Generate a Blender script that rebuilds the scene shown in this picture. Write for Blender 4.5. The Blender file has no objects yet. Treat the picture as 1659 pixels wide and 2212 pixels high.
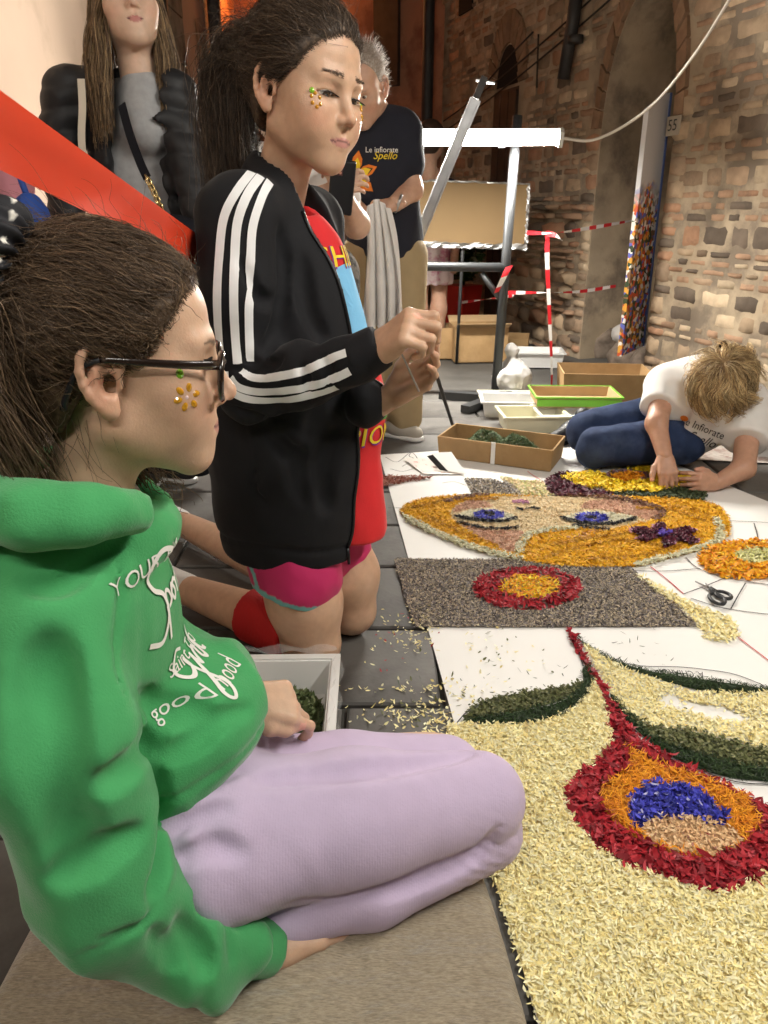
import bpy, bmesh, math, random
import numpy as np
from mathutils import Vector, Matrix
from mathutils.bvhtree import BVHTree

R = math.radians
random.seed(7)
rng = np.random.default_rng(7)
scene = bpy.context.scene
COL = scene.collection

# ------------------------------------------------------------------ camera
CAM_H, PITCH, LENS = 0.90, R(22.1), 26.04
cam_data = bpy.data.cameras.new('camera')
cam_data.sensor_fit = 'VERTICAL'
cam_data.sensor_height = 36.0
cam_data.lens = LENS
cam_data.clip_start = 0.02
cam_data.clip_end = 400
cam = bpy.data.objects.new('camera', cam_data)
cam.location = (0, 0, CAM_H)
cam.rotation_euler = (R(90) - PITCH, 0, 0)
COL.objects.link(cam)
scene.camera = cam
cam_data.dof.use_dof = True
cam_data.dof.focus_distance = 1.05
cam_data.dof.aperture_fstop = 20.0

# ------------------------------------------------------------------ night sky, faint moonlight, exposure
world = bpy.data.worlds.new('World')
scene.world = world
world.use_nodes = True
wn, wl = world.node_tree.nodes, world.node_tree.links
for n in list(wn): wn.remove(n)
sky = wn.new('ShaderNodeTexSky'); sky.sky_type = 'NISHITA'; sky.sun_disc = False
sky.sun_elevation = R(12); sky.sun_rotation = R(200)
bg = wn.new('ShaderNodeBackground'); bg.inputs['Strength'].default_value = 0.006
wo = wn.new('ShaderNodeOutputWorld')
wl.new(sky.outputs[0], bg.inputs[0]); wl.new(bg.outputs[0], wo.inputs[0])
sun_d = bpy.data.lights.new('moon', 'SUN'); sun_d.energy = 0.02; sun_d.angle = R(10); sun_d.color = (1, .95, .9)
sun = bpy.data.objects.new('moon', sun_d); sun.rotation_euler = (R(50), 0, R(20)); COL.objects.link(sun)
scene.view_settings.view_transform = 'Standard'
scene.view_settings.look = 'None'
scene.view_settings.gamma = 1
scene.view_settings.use_curve_mapping = False
scene.view_settings.exposure = 0.04
scene.cycles.max_bounces = 6
scene.cycles.transparent_max_bounces = 6
LAMP_W = 2.5            # master factor for every lamp

# ------------------------------------------------------------------ measuring helpers
FPX, PCX, PCY = 1600.0, 829.5, 1106.0
cP, sP = math.cos(PITCH), math.sin(PITCH)
def ray(x, y):
    a = (x - PCX) / FPX; b = (PCY - y) / FPX
    return (a, cP + b * sP, -sP + b * cP)
def G(x, y, z=0.0):
    """place on a level surface of height z that was measured at this spot of the photograph"""
    d = ray(x, y); t = (z - CAM_H) / d[2]
    return (d[0] * t, d[1] * t)
def J(x, y, Y):
    """joint measured at this spot of the photograph, Y metres down the street"""
    d = ray(x, y); t = Y / d[1]
    return np.array((d[0] * t, Y, CAM_H + d[2] * t))

# ------------------------------------------------------------------ object helpers
BASE = {}
def setp(o, label=None, cat=None, group=None, kind=None):
    if label: o['label'] = label
    if cat: o['category'] = cat
    if group: o['group'] = group
    if kind: o['kind'] = kind
    return o
def thing(name, loc, label, cat, group=None):
    o = bpy.data.objects.new(name, None); COL.objects.link(o)
    o.location = loc; o.empty_display_size = .1
    BASE[o] = np.array(loc, float)
    return setp(o, label, cat, group)
def link(name, me, parent=None):
    o = bpy.data.objects.new(name, me); COL.objects.link(o)
    if parent is not None:
        o.parent = parent; BASE[o] = BASE[parent]
    else:
        BASE[o] = np.zeros(3)
    return o
def mesh_from(name, V, F, mat=None, smooth=True, base=None, cols=None, mats=None, midx=None):
    V = np.asarray(V, float)
    if base is not None: V = V - base
    me = bpy.data.meshes.new(name)
    if isinstance(F, np.ndarray):
        nf, k = F.shape
        me.vertices.add(len(V)); me.vertices.foreach_set('co', V.astype(np.float32).ravel())
        me.loops.add(nf * k); me.loops.foreach_set('vertex_index', F.astype(np.int32).ravel())
        me.polygons.add(nf)
        me.polygons.foreach_set('loop_start', np.arange(0, nf * k, k, dtype=np.int32))
        me.update(calc_edges=True)
    else:
        me.from_pydata([tuple(v) for v in V], [], [tuple(f) for f in F])
    if smooth: me.polygons.foreach_set('use_smooth', [True] * len(me.polygons))
    if cols is not None:
        ca = me.color_attributes.new('Col', 'FLOAT_COLOR', 'POINT')
        c = np.ones((len(V), 4), np.float32); c[:, :cols.shape[1]] = cols
        ca.data.foreach_set('color', c.ravel())
    if mats:
        for m in mats: me.materials.append(m)
        if midx is not None: me.polygons.foreach_set('material_index', np.asarray(midx, np.int32))
    elif mat: me.materials.append(mat)
    me.validate(); me.update()
    return me
def obj(name, V, F, mat, parent=None, smooth=True, cols=None, label=None, cat=None, group=None, kind=None, mats=None, midx=None):
    base = BASE[parent] if parent is not None else None
    me = mesh_from(name, V, F, mat, smooth, base, cols, mats, midx)
    o = link(name, me, parent)
    return setp(o, label, cat, group, kind)
def tobj(name, V, F, mat, label, cat, group=None, smooth=False, **k):
    """a thing that is one mesh: origin at its own base"""
    V = np.asarray(V, float)
    b = np.array([V[:, 0].mean(), V[:, 1].mean(), V[:, 2].min()])
    me = mesh_from(name, V, F, mat, smooth, b, **k)
    o = bpy.data.objects.new(name, me); COL.objects.link(o); o.location = b; BASE[o] = b
    return setp(o, label, cat, group)
def copy_tree(o, parent=None, loc=None, rz=None):
    c = o.copy(); COL.objects.link(c); c.parent = parent
    if loc is not None: c.location = loc
    if rz is not None: c.rotation_euler[2] = rz
    for ch in o.children: copy_tree(ch, c)
    return c

class MB:
    """collects simple shapes into one mesh"""
    def __init__(s): s.v = []; s.f = []; s.m = []; s.cur = 0
    def add(s, V, F):
        n = len(s.v); s.v += [tuple(map(float, v)) for v in V]
        s.f += [tuple(i + n for i in f) for f in F]; s.m += [s.cur] * len(F); return s
    def box(s, c, size, rot=None, jit=0.0):
        x, y, z = [a / 2 for a in size]
        P = np.array([(-x,-y,-z),(x,-y,-z),(x,y,-z),(-x,y,-z),(-x,-y,z),(x,-y,z),(x,y,z),(-x,y,z)])
        if jit: P = P + rng.uniform(-jit, jit, P.shape)
        if rot is not None: P = P @ np.array(rot).T
        return s.add(P + np.array(c), [(0,3,2,1),(4,5,6,7),(0,1,5,4),(1,2,6,5),(2,3,7,6),(3,0,4,7)])
    def tube(s, pts, r, n=8, cap=True, flat=None):
        pts = np.asarray(pts, float); rr = np.broadcast_to(np.asarray(r, float), (len(pts),))
        V, F = tube_mesh(pts, rr, n, cap); return s.add(V, F)
    def build(s, name, mat, parent=None, smooth=False, **k):
        return obj(name, np.array(s.v), s.f, mat, parent, smooth, **k)
    def thing(s, name, mat, label, cat, group=None, smooth=False, **k):
        return tobj(name, np.array(s.v), s.f, mat, label, cat, group, smooth, **k)

def frames(pts):
    pts = np.asarray(pts, float); T = np.gradient(pts, axis=0)
    T /= np.linalg.norm(T, axis=1)[:, None] + 1e-12
    up = np.array((0, 0, 1.)) if abs(T[0][2]) < .9 else np.array((1., 0, 0))
    N = []; n = np.cross(np.cross(T[0], up), T[0]); n /= np.linalg.norm(n)
    for t in T:
        n = n - t * np.dot(n, t); n /= np.linalg.norm(n) + 1e-12; N.append(n)
    N = np.array(N); return T, N, np.cross(T, N)
def tube_mesh(pts, rr, n=8, cap=True, ratio=1.0):
    T, N, B = frames(pts); V = []; F = []
    for i, p in enumerate(pts):
        for k in range(n):
            a = 2 * math.pi * k / n
            V.append(p + rr[i] * (math.cos(a) * N[i] + ratio * math.sin(a) * B[i]))
    for i in range(len(pts) - 1):
        for k in range(n):
            a, b = i * n + k, i * n + (k + 1) % n
            F.append((a, b, b + n, a + n))
    if cap:
        F.append(tuple(range(n))[::-1]); F.append(tuple(range((len(pts) - 1) * n, len(pts) * n)))
    return V, F
def spline(P, n):
    """Catmull-Rom through points"""
    P = np.asarray(P, float); Q = np.vstack([2 * P[0] - P[1], P, 2 * P[-1] - P[-2]])
    out = []
    seg = len(P) - 1
    for t in np.linspace(0, seg, n):
        i = min(int(t), seg - 1); u = t - i
        a, b, c, d = Q[i:i + 4]
        out.append(.5 * (2*b + (c-a)*u + (2*a-5*b+4*c-d)*u*u + (3*b-a-3*c+d)*u**3))
    return np.array(out)
def rotz(a): c, s = math.cos(a), math.sin(a); return np.array([(c,-s,0),(s,c,0),(0,0,1)])
def rotx(a): c, s = math.cos(a), math.sin(a); return np.array([(1,0,0),(0,c,-s),(0,s,c)])
def roty(a): c, s = math.cos(a), math.sin(a); return np.array([(c,0,s),(0,1,0),(-s,0,c)])
def basis(fwd, up=(0,0,1)):
    """columns: right, forward, up"""
    f = np.array(fwd, float); f /= np.linalg.norm(f)
    r = np.cross(f, np.array(up, float)); r /= np.linalg.norm(r)
    return np.stack([r, f, np.cross(r, f)], axis=1)

# ------------------------------------------------------------------ implicit surfaces (smooth bodies and clothes)
class SDF:
    def __init__(s): s.ops = []; s.lo = np.full(3, 1e9); s.hi = np.full(3, -1e9); s.post = None
    def grow(s, a, b): s.lo = np.minimum(s.lo, a); s.hi = np.maximum(s.hi, b)
    def add(s, fn, k=.01, op='u'): s.ops.append((fn, k, op)); return s
    def ell(s, c, r, k=.012, op='u', M=None):
        c = np.array(c, np.float32); r = np.broadcast_to(np.array(r, np.float32), (3,)); Mi = None if M is None else np.array(M, np.float32)
        def fn(p):
            q = p - c
            if Mi is not None: q = q @ Mi
            a = q / r; k0 = np.sqrt((a * a).sum(1)); b = a / r; k1 = np.sqrt((b * b).sum(1)) + 1e-9
            return k0 * (k0 - 1) / k1
        if op == 'u': s.grow(c - r.max(), c + r.max())
        return s.add(fn, k, op)
    def cone(s, a, b, ra, rb, k=.012, op='u', flat=None, ratio=1.0):
        a = np.array(a, np.float32); b = np.array(b, np.float32); d = b - a; L2 = float(d @ d) + 1e-12
        f = None
        if flat is not None:
            f = np.array(flat, np.float32); f /= np.linalg.norm(f)
        def fn(p):
            q = p - a
            h = np.clip((q @ d) / L2, 0, 1)
            w = q - h[:, None] * d
            r = ra + (rb - ra) * h
            if f is not None:
                e = w @ f
                w2 = (w * w).sum(1) + e * e * (1 / ratio ** 2 - 1)
                return (np.sqrt(w2) - r) * min(1, max(ratio, .55))
            return np.sqrt((w * w).sum(1)) - r
        if op == 'u':
            m = max(ra, rb); s.grow(np.minimum(a, b) - m, np.maximum(a, b) + m)
        return s.add(fn, k, op)
    def chain(s, pts, rr, k=.012, op='u', **kw):
        rr = np.broadcast_to(np.asarray(rr, float), (len(pts),))
        for i in range(len(pts) - 1): s.cone(pts[i], pts[i+1], rr[i], rr[i+1], k, op, **kw)
        return s
    def plane(s, c, n, k=.005, op='i'):
        c = np.array(c, np.float32); n = np.array(n, np.float32); n /= np.linalg.norm(n)
        return s.add(lambda p: (p - c) @ n, k, op)
    def sub(s, other, k=.01, op='u'):
        s.grow(other.lo, other.hi); return s.add(other.ev, k, op)
    def ev(s, p):
        D = np.full(len(p), 1e3, np.float32)
        for fn, k, op in s.ops:
            d = fn(p)
            if op == 'u':
                h = np.maximum(k - np.abs(D - d), 0) / k; D = np.minimum(D, d) - h * h * k * .25
            elif op == 's':
                h = np.maximum(k - np.abs(D + d), 0) / k; D = np.maximum(D, -d) + h * h * k * .25
            elif op == 'i':
                h = np.maximum(k - np.abs(D - d), 0) / k; D = np.maximum(D, d) + h * h * k * .25
            elif op == 'd': D = D + d
        if s.post is not None: D = s.post(p, D)
        return D.astype(np.float32)
    def mesh(s, h, pad=.02, smooth=1, lo=None, hi=None):
        lo = s.lo - pad if lo is None else np.array(lo, float); hi = s.hi + pad if hi is None else np.array(hi, float)
        B = 4; H = h * B
        nc = np.ceil((hi - lo) / H).astype(int) + 1
        ax = [lo[i] + H * np.arange(nc[i]) for i in range(3)]
        g = np.stack(np.meshgrid(*ax, indexing='ij'), -1).reshape(-1, 3).astype(np.float32)
        # coarse cell centres
        dc = s.ev(g + H / 2).reshape(nc)
        near = np.abs(dc) < H * 1.5
        fine = np.repeat(np.repeat(np.repeat(np.where(dc > 0, 1, -1).astype(np.float32), B, 0), B, 1), B, 2)
        m = np.repeat(np.repeat(np.repeat(near, B, 0), B, 1), B, 2)
        idx = np.argwhere(m)
        P = (lo + h * idx).astype(np.float32)
        out = np.empty(len(P), np.float32)
        for i in range(0, len(P), 400000): out[i:i+400000] = s.ev(P[i:i+400000])
        fine[m] = out
        V, F = surface_nets(fine)
        V = V * h + lo
        if smooth: V = lap(V, F, smooth)
        return V, F
def surface_nets(D):
    S = D < 0
    nx, ny, nz = D.shape
    c = [S[i:nx-1+i, j:ny-1+j, k:nz-1+k] for i in (0,1) for j in (0,1) for k in (0,1)]
    cnt = sum(a.astype(np.int8) for a in c)
    act = (cnt > 0) & (cnt < 8)
    cell = np.argwhere(act)
    vid = np.full(act.shape, -1, np.int64); vid[act] = np.arange(len(cell))
    acc = np.zeros((len(cell), 3)); num = np.zeros(len(cell))
    val = [D[cell[:,0]+i, cell[:,1]+j, cell[:,2]+k] for i in (0,1) for j in (0,1) for k in (0,1)]
    offs = [(i,j,k) for i in (0,1) for j in (0,1) for k in (0,1)]
    for a in range(8):
        for b in range(a + 1, 8):
            df = [offs[b][q] - offs[a][q] for q in range(3)]
            if sum(abs(q) for q in df) != 1: continue
            va, vb = val[a], val[b]; x = (va < 0) != (vb < 0)
            t = va / np.where(np.abs(va - vb) < 1e-12, 1, va - vb)
            t = np.clip(t, 0, 1)
            p = np.array(offs[a]) + t[:, None] * np.array(df)
            acc[x] += p[x]; num[x] += 1
    V = cell + acc / np.maximum(num, 1)[:, None]
    Fs = []
    for axis in range(3):
        sl0 = [slice(None)] * 3; sl1 = [slice(None)] * 3
        sl0[axis] = slice(0, -1); sl1[axis] = slice(1, None)
        A, Bq = S[tuple(sl0)], S[tuple(sl1)]
        e = np.argwhere(A != Bq)
        u, w = (axis + 1) % 3, (axis + 2) % 3
        ok = (e[:, u] > 0) & (e[:, w] > 0) & (e[:, u] < D.shape[u] - 1) & (e[:, w] < D.shape[w] - 1)
        e = e[ok]
        fl = A[tuple(e.T)]
        def at(du, dw):
            q = e.copy(); q[:, u] += du; q[:, w] += dw
            return vid[tuple(q.T)]
        q = np.stack([at(-1,-1), at(0,-1), at(0,0), at(-1,0)], 1)
        q[~fl] = q[~fl][:, ::-1]
        Fs.append(q)
    F = np.concatenate(Fs); F = F[(F >= 0).all(1)]
    return V, F
def lap(V, F, it=1, lam=.5):
    for _ in range(it):
        acc = np.zeros_like(V); n = np.zeros(len(V))
        for i in range(4):
            for j in (1, 3):
                np.add.at(acc, F[:, i], V[F[:, (i + j) % 4]]); np.add.at(n, F[:, i], 1)
        V = V + lam * (acc / np.maximum(n, 1)[:, None] - V)
    return V
def vnoise(p, scale, seed=0):
    """cheap smooth 3-d noise in -1..1"""
    q = np.asarray(p, np.float64) * scale + seed * 17.31
    i = np.floor(q).astype(np.int64); f = q - i; f = f * f * (3 - 2 * f)
    def hsh(a, b, c):
        n = (a * 73856093) ^ (b * 19349663) ^ (c * 83492791) ^ (seed * 2654435)
        n = (n ^ (n >> 13)) * 1274126177 & 0x7fffffff
        return (n % 10007) / 5003.5 - 1
    r = 0
    for dx in (0, 1):
        for dy in (0, 1):
            for dz in (0, 1):
                w = (f[:,0] if dx else 1-f[:,0]) * (f[:,1] if dy else 1-f[:,1]) * (f[:,2] if dz else 1-f[:,2])
                r = r + w * hsh(i[:,0]+dx, i[:,1]+dy, i[:,2]+dz)
    return r

# ------------------------------------------------------------------ materials
MATS = {}
def pm(name, col=(.5,.5,.5), rough=.6, var=.0, vs=8., bump=0., bs=120., spec=.4, metal=0., sss=0., attr=False,
       col2=None, c2s=6., c2lo=.45, c2hi=.6, sheen=0., coat=0., trans=0., alpha=1., emit=None, es=0., wave=None, stretch=None, ior=None, bump2=None):
    if name in MATS: return MATS[name]
    m = bpy.data.materials.new(name); m.use_nodes = True; MATS[name] = m
    N, L = m.node_tree.nodes, m.node_tree.links
    b = N['Principled BSDF']
    b.inputs['Roughness'].default_value = rough
    b.inputs['Specular IOR Level'].default_value = spec
    b.inputs['Metallic'].default_value = metal
    if ior: b.inputs['IOR'].default_value = ior
    if sheen: b.inputs['Sheen Weight'].default_value = sheen; b.inputs['Sheen Roughness'].default_value = .4
    if coat: b.inputs['Coat Weight'].default_value = coat; b.inputs['Coat Roughness'].default_value = .12
    if trans: b.inputs['Transmission Weight'].default_value = trans
    if alpha < 1: b.inputs['Alpha'].default_value = alpha
    if sss:
        b.inputs['Subsurface Weight'].default_value = sss
        b.inputs['Subsurface Radius'].default_value = (1., .35, .2)
        b.inputs['Subsurface Scale'].default_value = .008
    if emit:
        b.inputs['Emission Color'].default_value = (*emit, 1); b.inputs['Emission Strength'].default_value = es
    tc = N.new('ShaderNodeTexCoord'); src = tc.outputs['Object']
    if stretch:
        mp = N.new('ShaderNodeMapping'); mp.inputs['Scale'].default_value = stretch
        L.new(src, mp.inputs[0]); src = mp.outputs[0]
    if attr:
        at = N.new('ShaderNodeAttribute'); at.attribute_name = 'Col'; c = at.outputs['Color']
    else:
        rgb = N.new('ShaderNodeRGB'); rgb.outputs[0].default_value = (*col, 1); c = rgb.outputs[0]
    if col2 is not None:
        n1 = N.new('ShaderNodeTexNoise'); n1.inputs['Scale'].default_value = c2s; n1.inputs['Detail'].default_value = 6
        n1.inputs['Roughness'].default_value = .65
        L.new(src, n1.inputs['Vector'])
        mr = N.new('ShaderNodeMapRange'); mr.inputs[1].default_value = c2lo; mr.inputs[2].default_value = c2hi
        L.new(n1.outputs[0], mr.inputs[0])
        mx = N.new('ShaderNodeMix'); mx.data_type = 'RGBA'; mx.inputs['B'].default_value = (*col2, 1)
        L.new(mr.outputs[0], mx.inputs['Factor']); L.new(c, mx.inputs['A']); c = mx.outputs['Result']
    if var:
        n2 = N.new('ShaderNodeTexNoise'); n2.inputs['Scale'].default_value = vs; n2.inputs['Detail'].default_value = 5
        L.new(src, n2.inputs['Vector'])
        mr2 = N.new('ShaderNodeMapRange'); mr2.inputs[1].default_value = .25; mr2.inputs[2].default_value = .75
        mr2.inputs[3].default_value = 1 - var; mr2.inputs[4].default_value = 1 + var
        L.new(n2.outputs[0], mr2.inputs[0])
        hs = N.new('ShaderNodeHueSaturation'); L.new(mr2.outputs[0], hs.inputs['Value']); L.new(c, hs.inputs['Color']); c = hs.outputs[0]
    L.new(c, b.inputs['Base Color'])
    nrm = None
    def addbump(kind, sc, st, dist=.002, nrm=None, mapping=None):
        s_ = src
        if mapping:
            mp = N.new('ShaderNodeMapping'); mp.inputs['Scale'].default_value = mapping
            L.new(tc.outputs['Object'], mp.inputs[0]); s_ = mp.outputs[0]
        t = N.new('ShaderNodeTexNoise' if kind == 'n' else 'ShaderNodeTexVoronoi' if kind == 'v' else 'ShaderNodeTexWave')
        t.inputs['Scale'].default_value = sc
        if kind == 'n': t.inputs['Detail'].default_value = 4
        L.new(s_, t.inputs['Vector'])
        bp = N.new('ShaderNodeBump'); bp.inputs['Strength'].default_value = st; bp.inputs['Distance'].default_value = dist
        L.new(t.outputs[0], bp.inputs['Height'])
        if nrm is not None: L.new(nrm, bp.inputs['Normal'])
        return bp.outputs[0]
    if bump: nrm = addbump('n', bs, bump)
    if bump2: nrm = addbump(bump2[0], bump2[1], bump2[2], bump2[3], nrm, bump2[4] if len(bump2) > 4 else None)
    if wave: nrm = addbump('w', wave[0], wave[1], .001, nrm, wave[2] if len(wave) > 2 else None)
    if nrm is not None: L.new(nrm, b.inputs['Normal'])
    return m
# ================================================================== SETTING
M_mortar = pm('mortar', (.40,.32,.225), .95, .25, 5, .6, 60, col2=(.20,.16,.12), c2s=3)
M_stone = pm('wall_stone', rough=.92, attr=True, var=.28, vs=14, bump=.9, bs=45, col2=(.075,.062,.05), c2s=7, c2lo=.56, c2hi=.78, spec=.2)
M_slab = pm('paving_stone', (.115,.108,.10), .62, .22, 6, .35, 90, col2=(.055,.05,.046), c2s=2.4, spec=.45)
M_joint = pm('joint_sand', (.05,.046,.04), .95, .3, 30, .5, 80)
M_asphalt = pm('smooth_paving', (.105,.10,.092), .7, .15, 3, .3, 140, col2=(.07,.066,.06), c2s=1.2)
M_plaster = pm('pink_plaster', (.58,.44,.34), .9, .07, 2.5, .35, 25, col2=(.40,.29,.21), c2s=1.7, c2lo=.55, c2hi=.8, spec=.2)
M_ochre = pm('ochre_plaster', (.55,.27,.13), .9, .12, 2.5, .4, 25, col2=(.35,.15,.08), c2s=2.)
M_red = pm('red_brown_plaster', (.42,.20,.12), .92, .15, 3, .5, 18, col2=(.25,.11,.07), c2s=2.5)
M_wood = pm('dark_wood', (.045,.028,.02), .6, .3, 12, .3, 60)
M_jamb = pm('grey_stone_trim', (.26,.22,.17), .9, .25, 9, .7, 40, col2=(.12,.1,.08), c2s=6)
M_dark = pm('dark_metal', (.035,.033,.032), .5, .2, 10)
M_black = pm('black_void', (.006,.005,.005), .9)

# ground under everything
gb = obj('ground', [(-30,-20,-.03),(30,-20,-.03),(30,40,-.03),(-30,40,-.03)], [(0,1,2,3)], M_joint, kind='structure')
pav = obj('pavement', [(-1.5,-1.2,-.012),(2.6,-1.2,-.012),(2.6,3.78,-.012),(-1.5,3.78,-.012)], [(0,1,2,3)], M_joint, kind='structure')
def slab_mesh(w, d, h=.03):
    e, c = .005, .004
    w, d = w / 2, d / 2
    V = [(-w,-d,-h),(w,-d,-h),(w,d,-h),(-w,d,-h),(-w,-d,-c),(w,-d,-c),(w,d,-c),(-w,d,-c),(-w+e,-d+e,0),(w-e,-d+e,0),(w-e,d-e,0),(-w+e,d-e,0)]
    F = [(8,9,10,11)] + [(i, (i+1) % 4, (i+1) % 4 + 4, i + 4) for i in range(4)] + [(i+4, (i+1) % 4 + 4, (i+1) % 4 + 8, i + 8) for i in range(4)]
    return V, F
row_y = [-1.0]
while row_y[-1] < 3.5: row_y.append(row_y[-1] + random.choice((.29, .325, .325, .36)))
row_y.append(3.77)
slab_rot = R(1.6)
for j in range(len(row_y) - 1):
    y0, y1 = row_y[j], row_y[j+1]
    if y1 < -.2: continue
    x = -1.48 - random.uniform(0, .3)
    while x < 2.3:
        w = random.uniform(.36, .62)
        x1 = x + w
        V, F = slab_mesh(w - .011, y1 - y0 - .011)
        me = mesh_from('paving_slab', V, F, M_slab, False)
        o = link('paving_slab', me, pav)
        o.location = ((x + x1) / 2, (y0 + y1) / 2, random.uniform(-.002, .0015))
        o.rotation_euler = (random.uniform(-.004, .004), random.uniform(-.004, .004), 0)
        x = x1
road = obj('alley_paving', [(-6,3.781,-.008),(6,3.781,-.008),(6,30,-.008),(-6,30,-.008)], [(0,1,2,3)], M_asphalt, kind='structure')

# ---------------------------------------------------------------- right hand stone building
WP = np.array((1.80, 3.39, 0.)); WD = np.array((-.313, .95, 0.)); WN = np.array((-.95, -.313, 0.))   # along, outward
def W(s, z, o=0.0): return WP + WD * s + WN * o + np.array((0, 0, z))
def wall_s(x, y, z):
    """distance along the wall of a point seen at this spot whose height is about z"""
    d = ray(x, y); t = np.dot(WP - np.array((0, 0, CAM_H)), WN) / np.dot(d, WN)
    p = np.array(d) * t + np.array((0, 0, CAM_H)); return float(np.dot(p - WP, WD)), float(p[2])
S_A, S_B = .95, 1.62            # doorway between these marks along the wall
Z_SPR = 1.35
r_arch = (S_B - S_A) / 2
bld = thing('stone_building', tuple(W(0, 0)), 'tall rough stone and brick house wall with arched doorway', 'building')
# mortar skin with an arched hole, built from strips
mb = MB()
def quad(pts): mb.add(pts, [(0, 1, 2, 3)])
S0, S1, ZT = -2.6, 4.13, 5.2
quad([W(S0,-.1), W(S_A,-.1), W(S_A,ZT), W(S0,ZT)])
quad([W(S_B,-.1), W(S1,-.1), W(S1,ZT), W(S_B,ZT)])
sc_ = (S_A + S_B) / 2
ARC = [(sc_ + r_arch * math.cos(a), Z_SPR + .66 * math.sin(a)) for a in np.linspace(math.pi, 0, 15)]
for (sa, za), (sb, zb) in zip(ARC[:-1], ARC[1:]):
    quad([W(sa,za), W(sb,zb), W(sb,ZT), W(sa,ZT)])
    quad([W(sb,zb), W(sa,za), W(sa,za,-.6), W(sb,zb,-.6)])
for s_ in (S_A, S_B): quad([W(s_,-.1), W(s_,Z_SPR), W(s_,Z_SPR,-.6), W(s_,-.1,-.6)])
quad([W(S_A,-.1,-.6), W(S_B,-.1,-.6), W(S_B,2.2,-.6), W(S_A,2.2,-.6)])
quad([W(S1,-.1), W(S1,-.1,-3), W(S1,ZT,-3), W(S1,ZT)])
wallo = mb.build('wall', M_mortar, bld)
# stones
PAL = [((.33,.245,.165), 5), ((.26,.185,.125), 5), ((.20,.145,.10), 3), ((.30,.175,.11), 3), ((.115,.09,.07), 3), ((.38,.30,.21), 3)]
PALC = np.array([c for c, _ in PAL]) * 1.32; PALW = np.array([w for _, w in PAL], float); PALW /= PALW.sum()
def stone_mesh(w, h, proud, seed, n=4):
    r_ = np.random.default_rng(seed)
    us = np.array([0, .14, .5, .86, 1.]); vs_ = np.array([0, .2, .8, 1.])
    V = []; ridge = min(.012, h * .2)
    for j, v in enumerate(vs_):
        for i, u in enumerate(us):
            edge = i in (0, 4) or j in (0, 3)
            corner = i in (0, 4) and j in (0, 3)
            x = (u - .5) * w; z = (v - .5) * h
            x += r_.uniform(-.08, .08) * min(w, .1) ; z += r_.uniform(-.10, .10) * h
            if corner: x *= .95; z *= .93
            o = (-.006 if edge else proud + r_.uniform(-.35, .45) * proud)
            V.append((x, z, o))
    F = [(j*5+i, j*5+i+1, (j+1)*5+i+1, (j+1)*5+i) for j in range(3) for i in range(4)]
    return np.array(V), F
stones = []      # (s, z, w, h, proud, colour, near weight)
z = -.02
while z < 4.0:
    kind = random.random()
    hh = random.uniform(.040, .060) if kind < .5 else random.uniform(.075, .12)
    s = S0 + random.uniform(0, .2)
    while s < 4.0:
        ww = random.uniform(.08, .20) if hh < .07 else random.uniform(.10, .26)
        sm = s + ww / 2; zm = z + hh / 2
        hole = (S_A - .1 < sm < S_B + .1 and zm < Z_SPR) or (zm >= Z_SPR and ((sm - sc_) / (r_arch + .13)) ** 2 + ((zm - Z_SPR) / .82) ** 2 < 1)
        win = 2.66 < sm < 3.12 and zm < 2.02
        if not hole and not win and random.random() > .07 * (hh > .07):
            c = PALC[rng.choice(len(PALC), p=PALW)] * random.uniform(.8, 1.2)
            if hh < .07 and random.random() < .5: c = np.array((.36,.23,.15)) * random.uniform(.75, 1.2)
            crumble = 1.62 < sm < 2.5 and zm < 1.0
            stones.append((sm, zm, ww - random.uniform(.012, .03), hh - random.uniform(.010, .022), random.uniform(.012, .055) if crumble else random.uniform(.004, .013), c))
        s += ww
    z += hh
# jamb quoins and arch voussoirs
for sj, sg in ((S_A, -1), (S_B, 1)):
    zq = .02
    while zq < Z_SPR:
        hq = random.choice((.055, .06, .065, .11)); wq = random.uniform(.09, .15)
        stones.append((sj + sg * (wq / 2 + .004), zq + hq / 2, wq, hq - .012, .016, PALC[rng.choice(len(PALC), p=PALW)] * 1.05)); zq += hq
cw = np.array((0, CAM_H))
mid_rows, rest_V, rest_F, rest_C = [], [], [], []
def in_view(s_, z_):
    p = W(s_, z_); f = p[1] * cP - (p[2] - CAM_H) * sP
    if f < .3: return 0
    u = PCX + FPX * p[0] / f; v = PCY - FPX * (p[1] * sP + (p[2] - CAM_H) * cP) / f
    return f if (-60 < u < 1720 and -60 < v < 2250) else 0
scored = []
for i, st in enumerate(stones):
    f = in_view(st[0], st[1])
    scored.append((st[2] * st[3] / f ** 2 if f else -st[0], i))
scored.sort(reverse=True)
Bm = np.stack([WD, np.array((0, 0, 1.)), WN], 0)
for rank, (sc, i) in enumerate(scored):
    s_, z_, w_, h_, pr, c_ = stones[i]
    V, F = stone_mesh(w_, h_, pr, i)
    if rank < 290:
        Vw = V @ Bm
        me = mesh_from('stone', Vw, F, M_stone, True, None, np.tile(c_, (len(V), 1)))
        o = link('stone', me, wallo); o.location = W(s_, z_) - BASE[bld]
    else:
        Vw = V @ Bm + W(s_, z_)
        n0 = sum(len(a) for a in rest_V) if False else len(rest_C)
        rest_F += [tuple(q + n0 for q in f) for f in F]; rest_V += list(Vw); rest_C += [c_] * len(V)
obj('stonework', np.array(rest_V), rest_F, M_stone, wallo, True, np.array(rest_C), kind='stuff')
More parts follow.
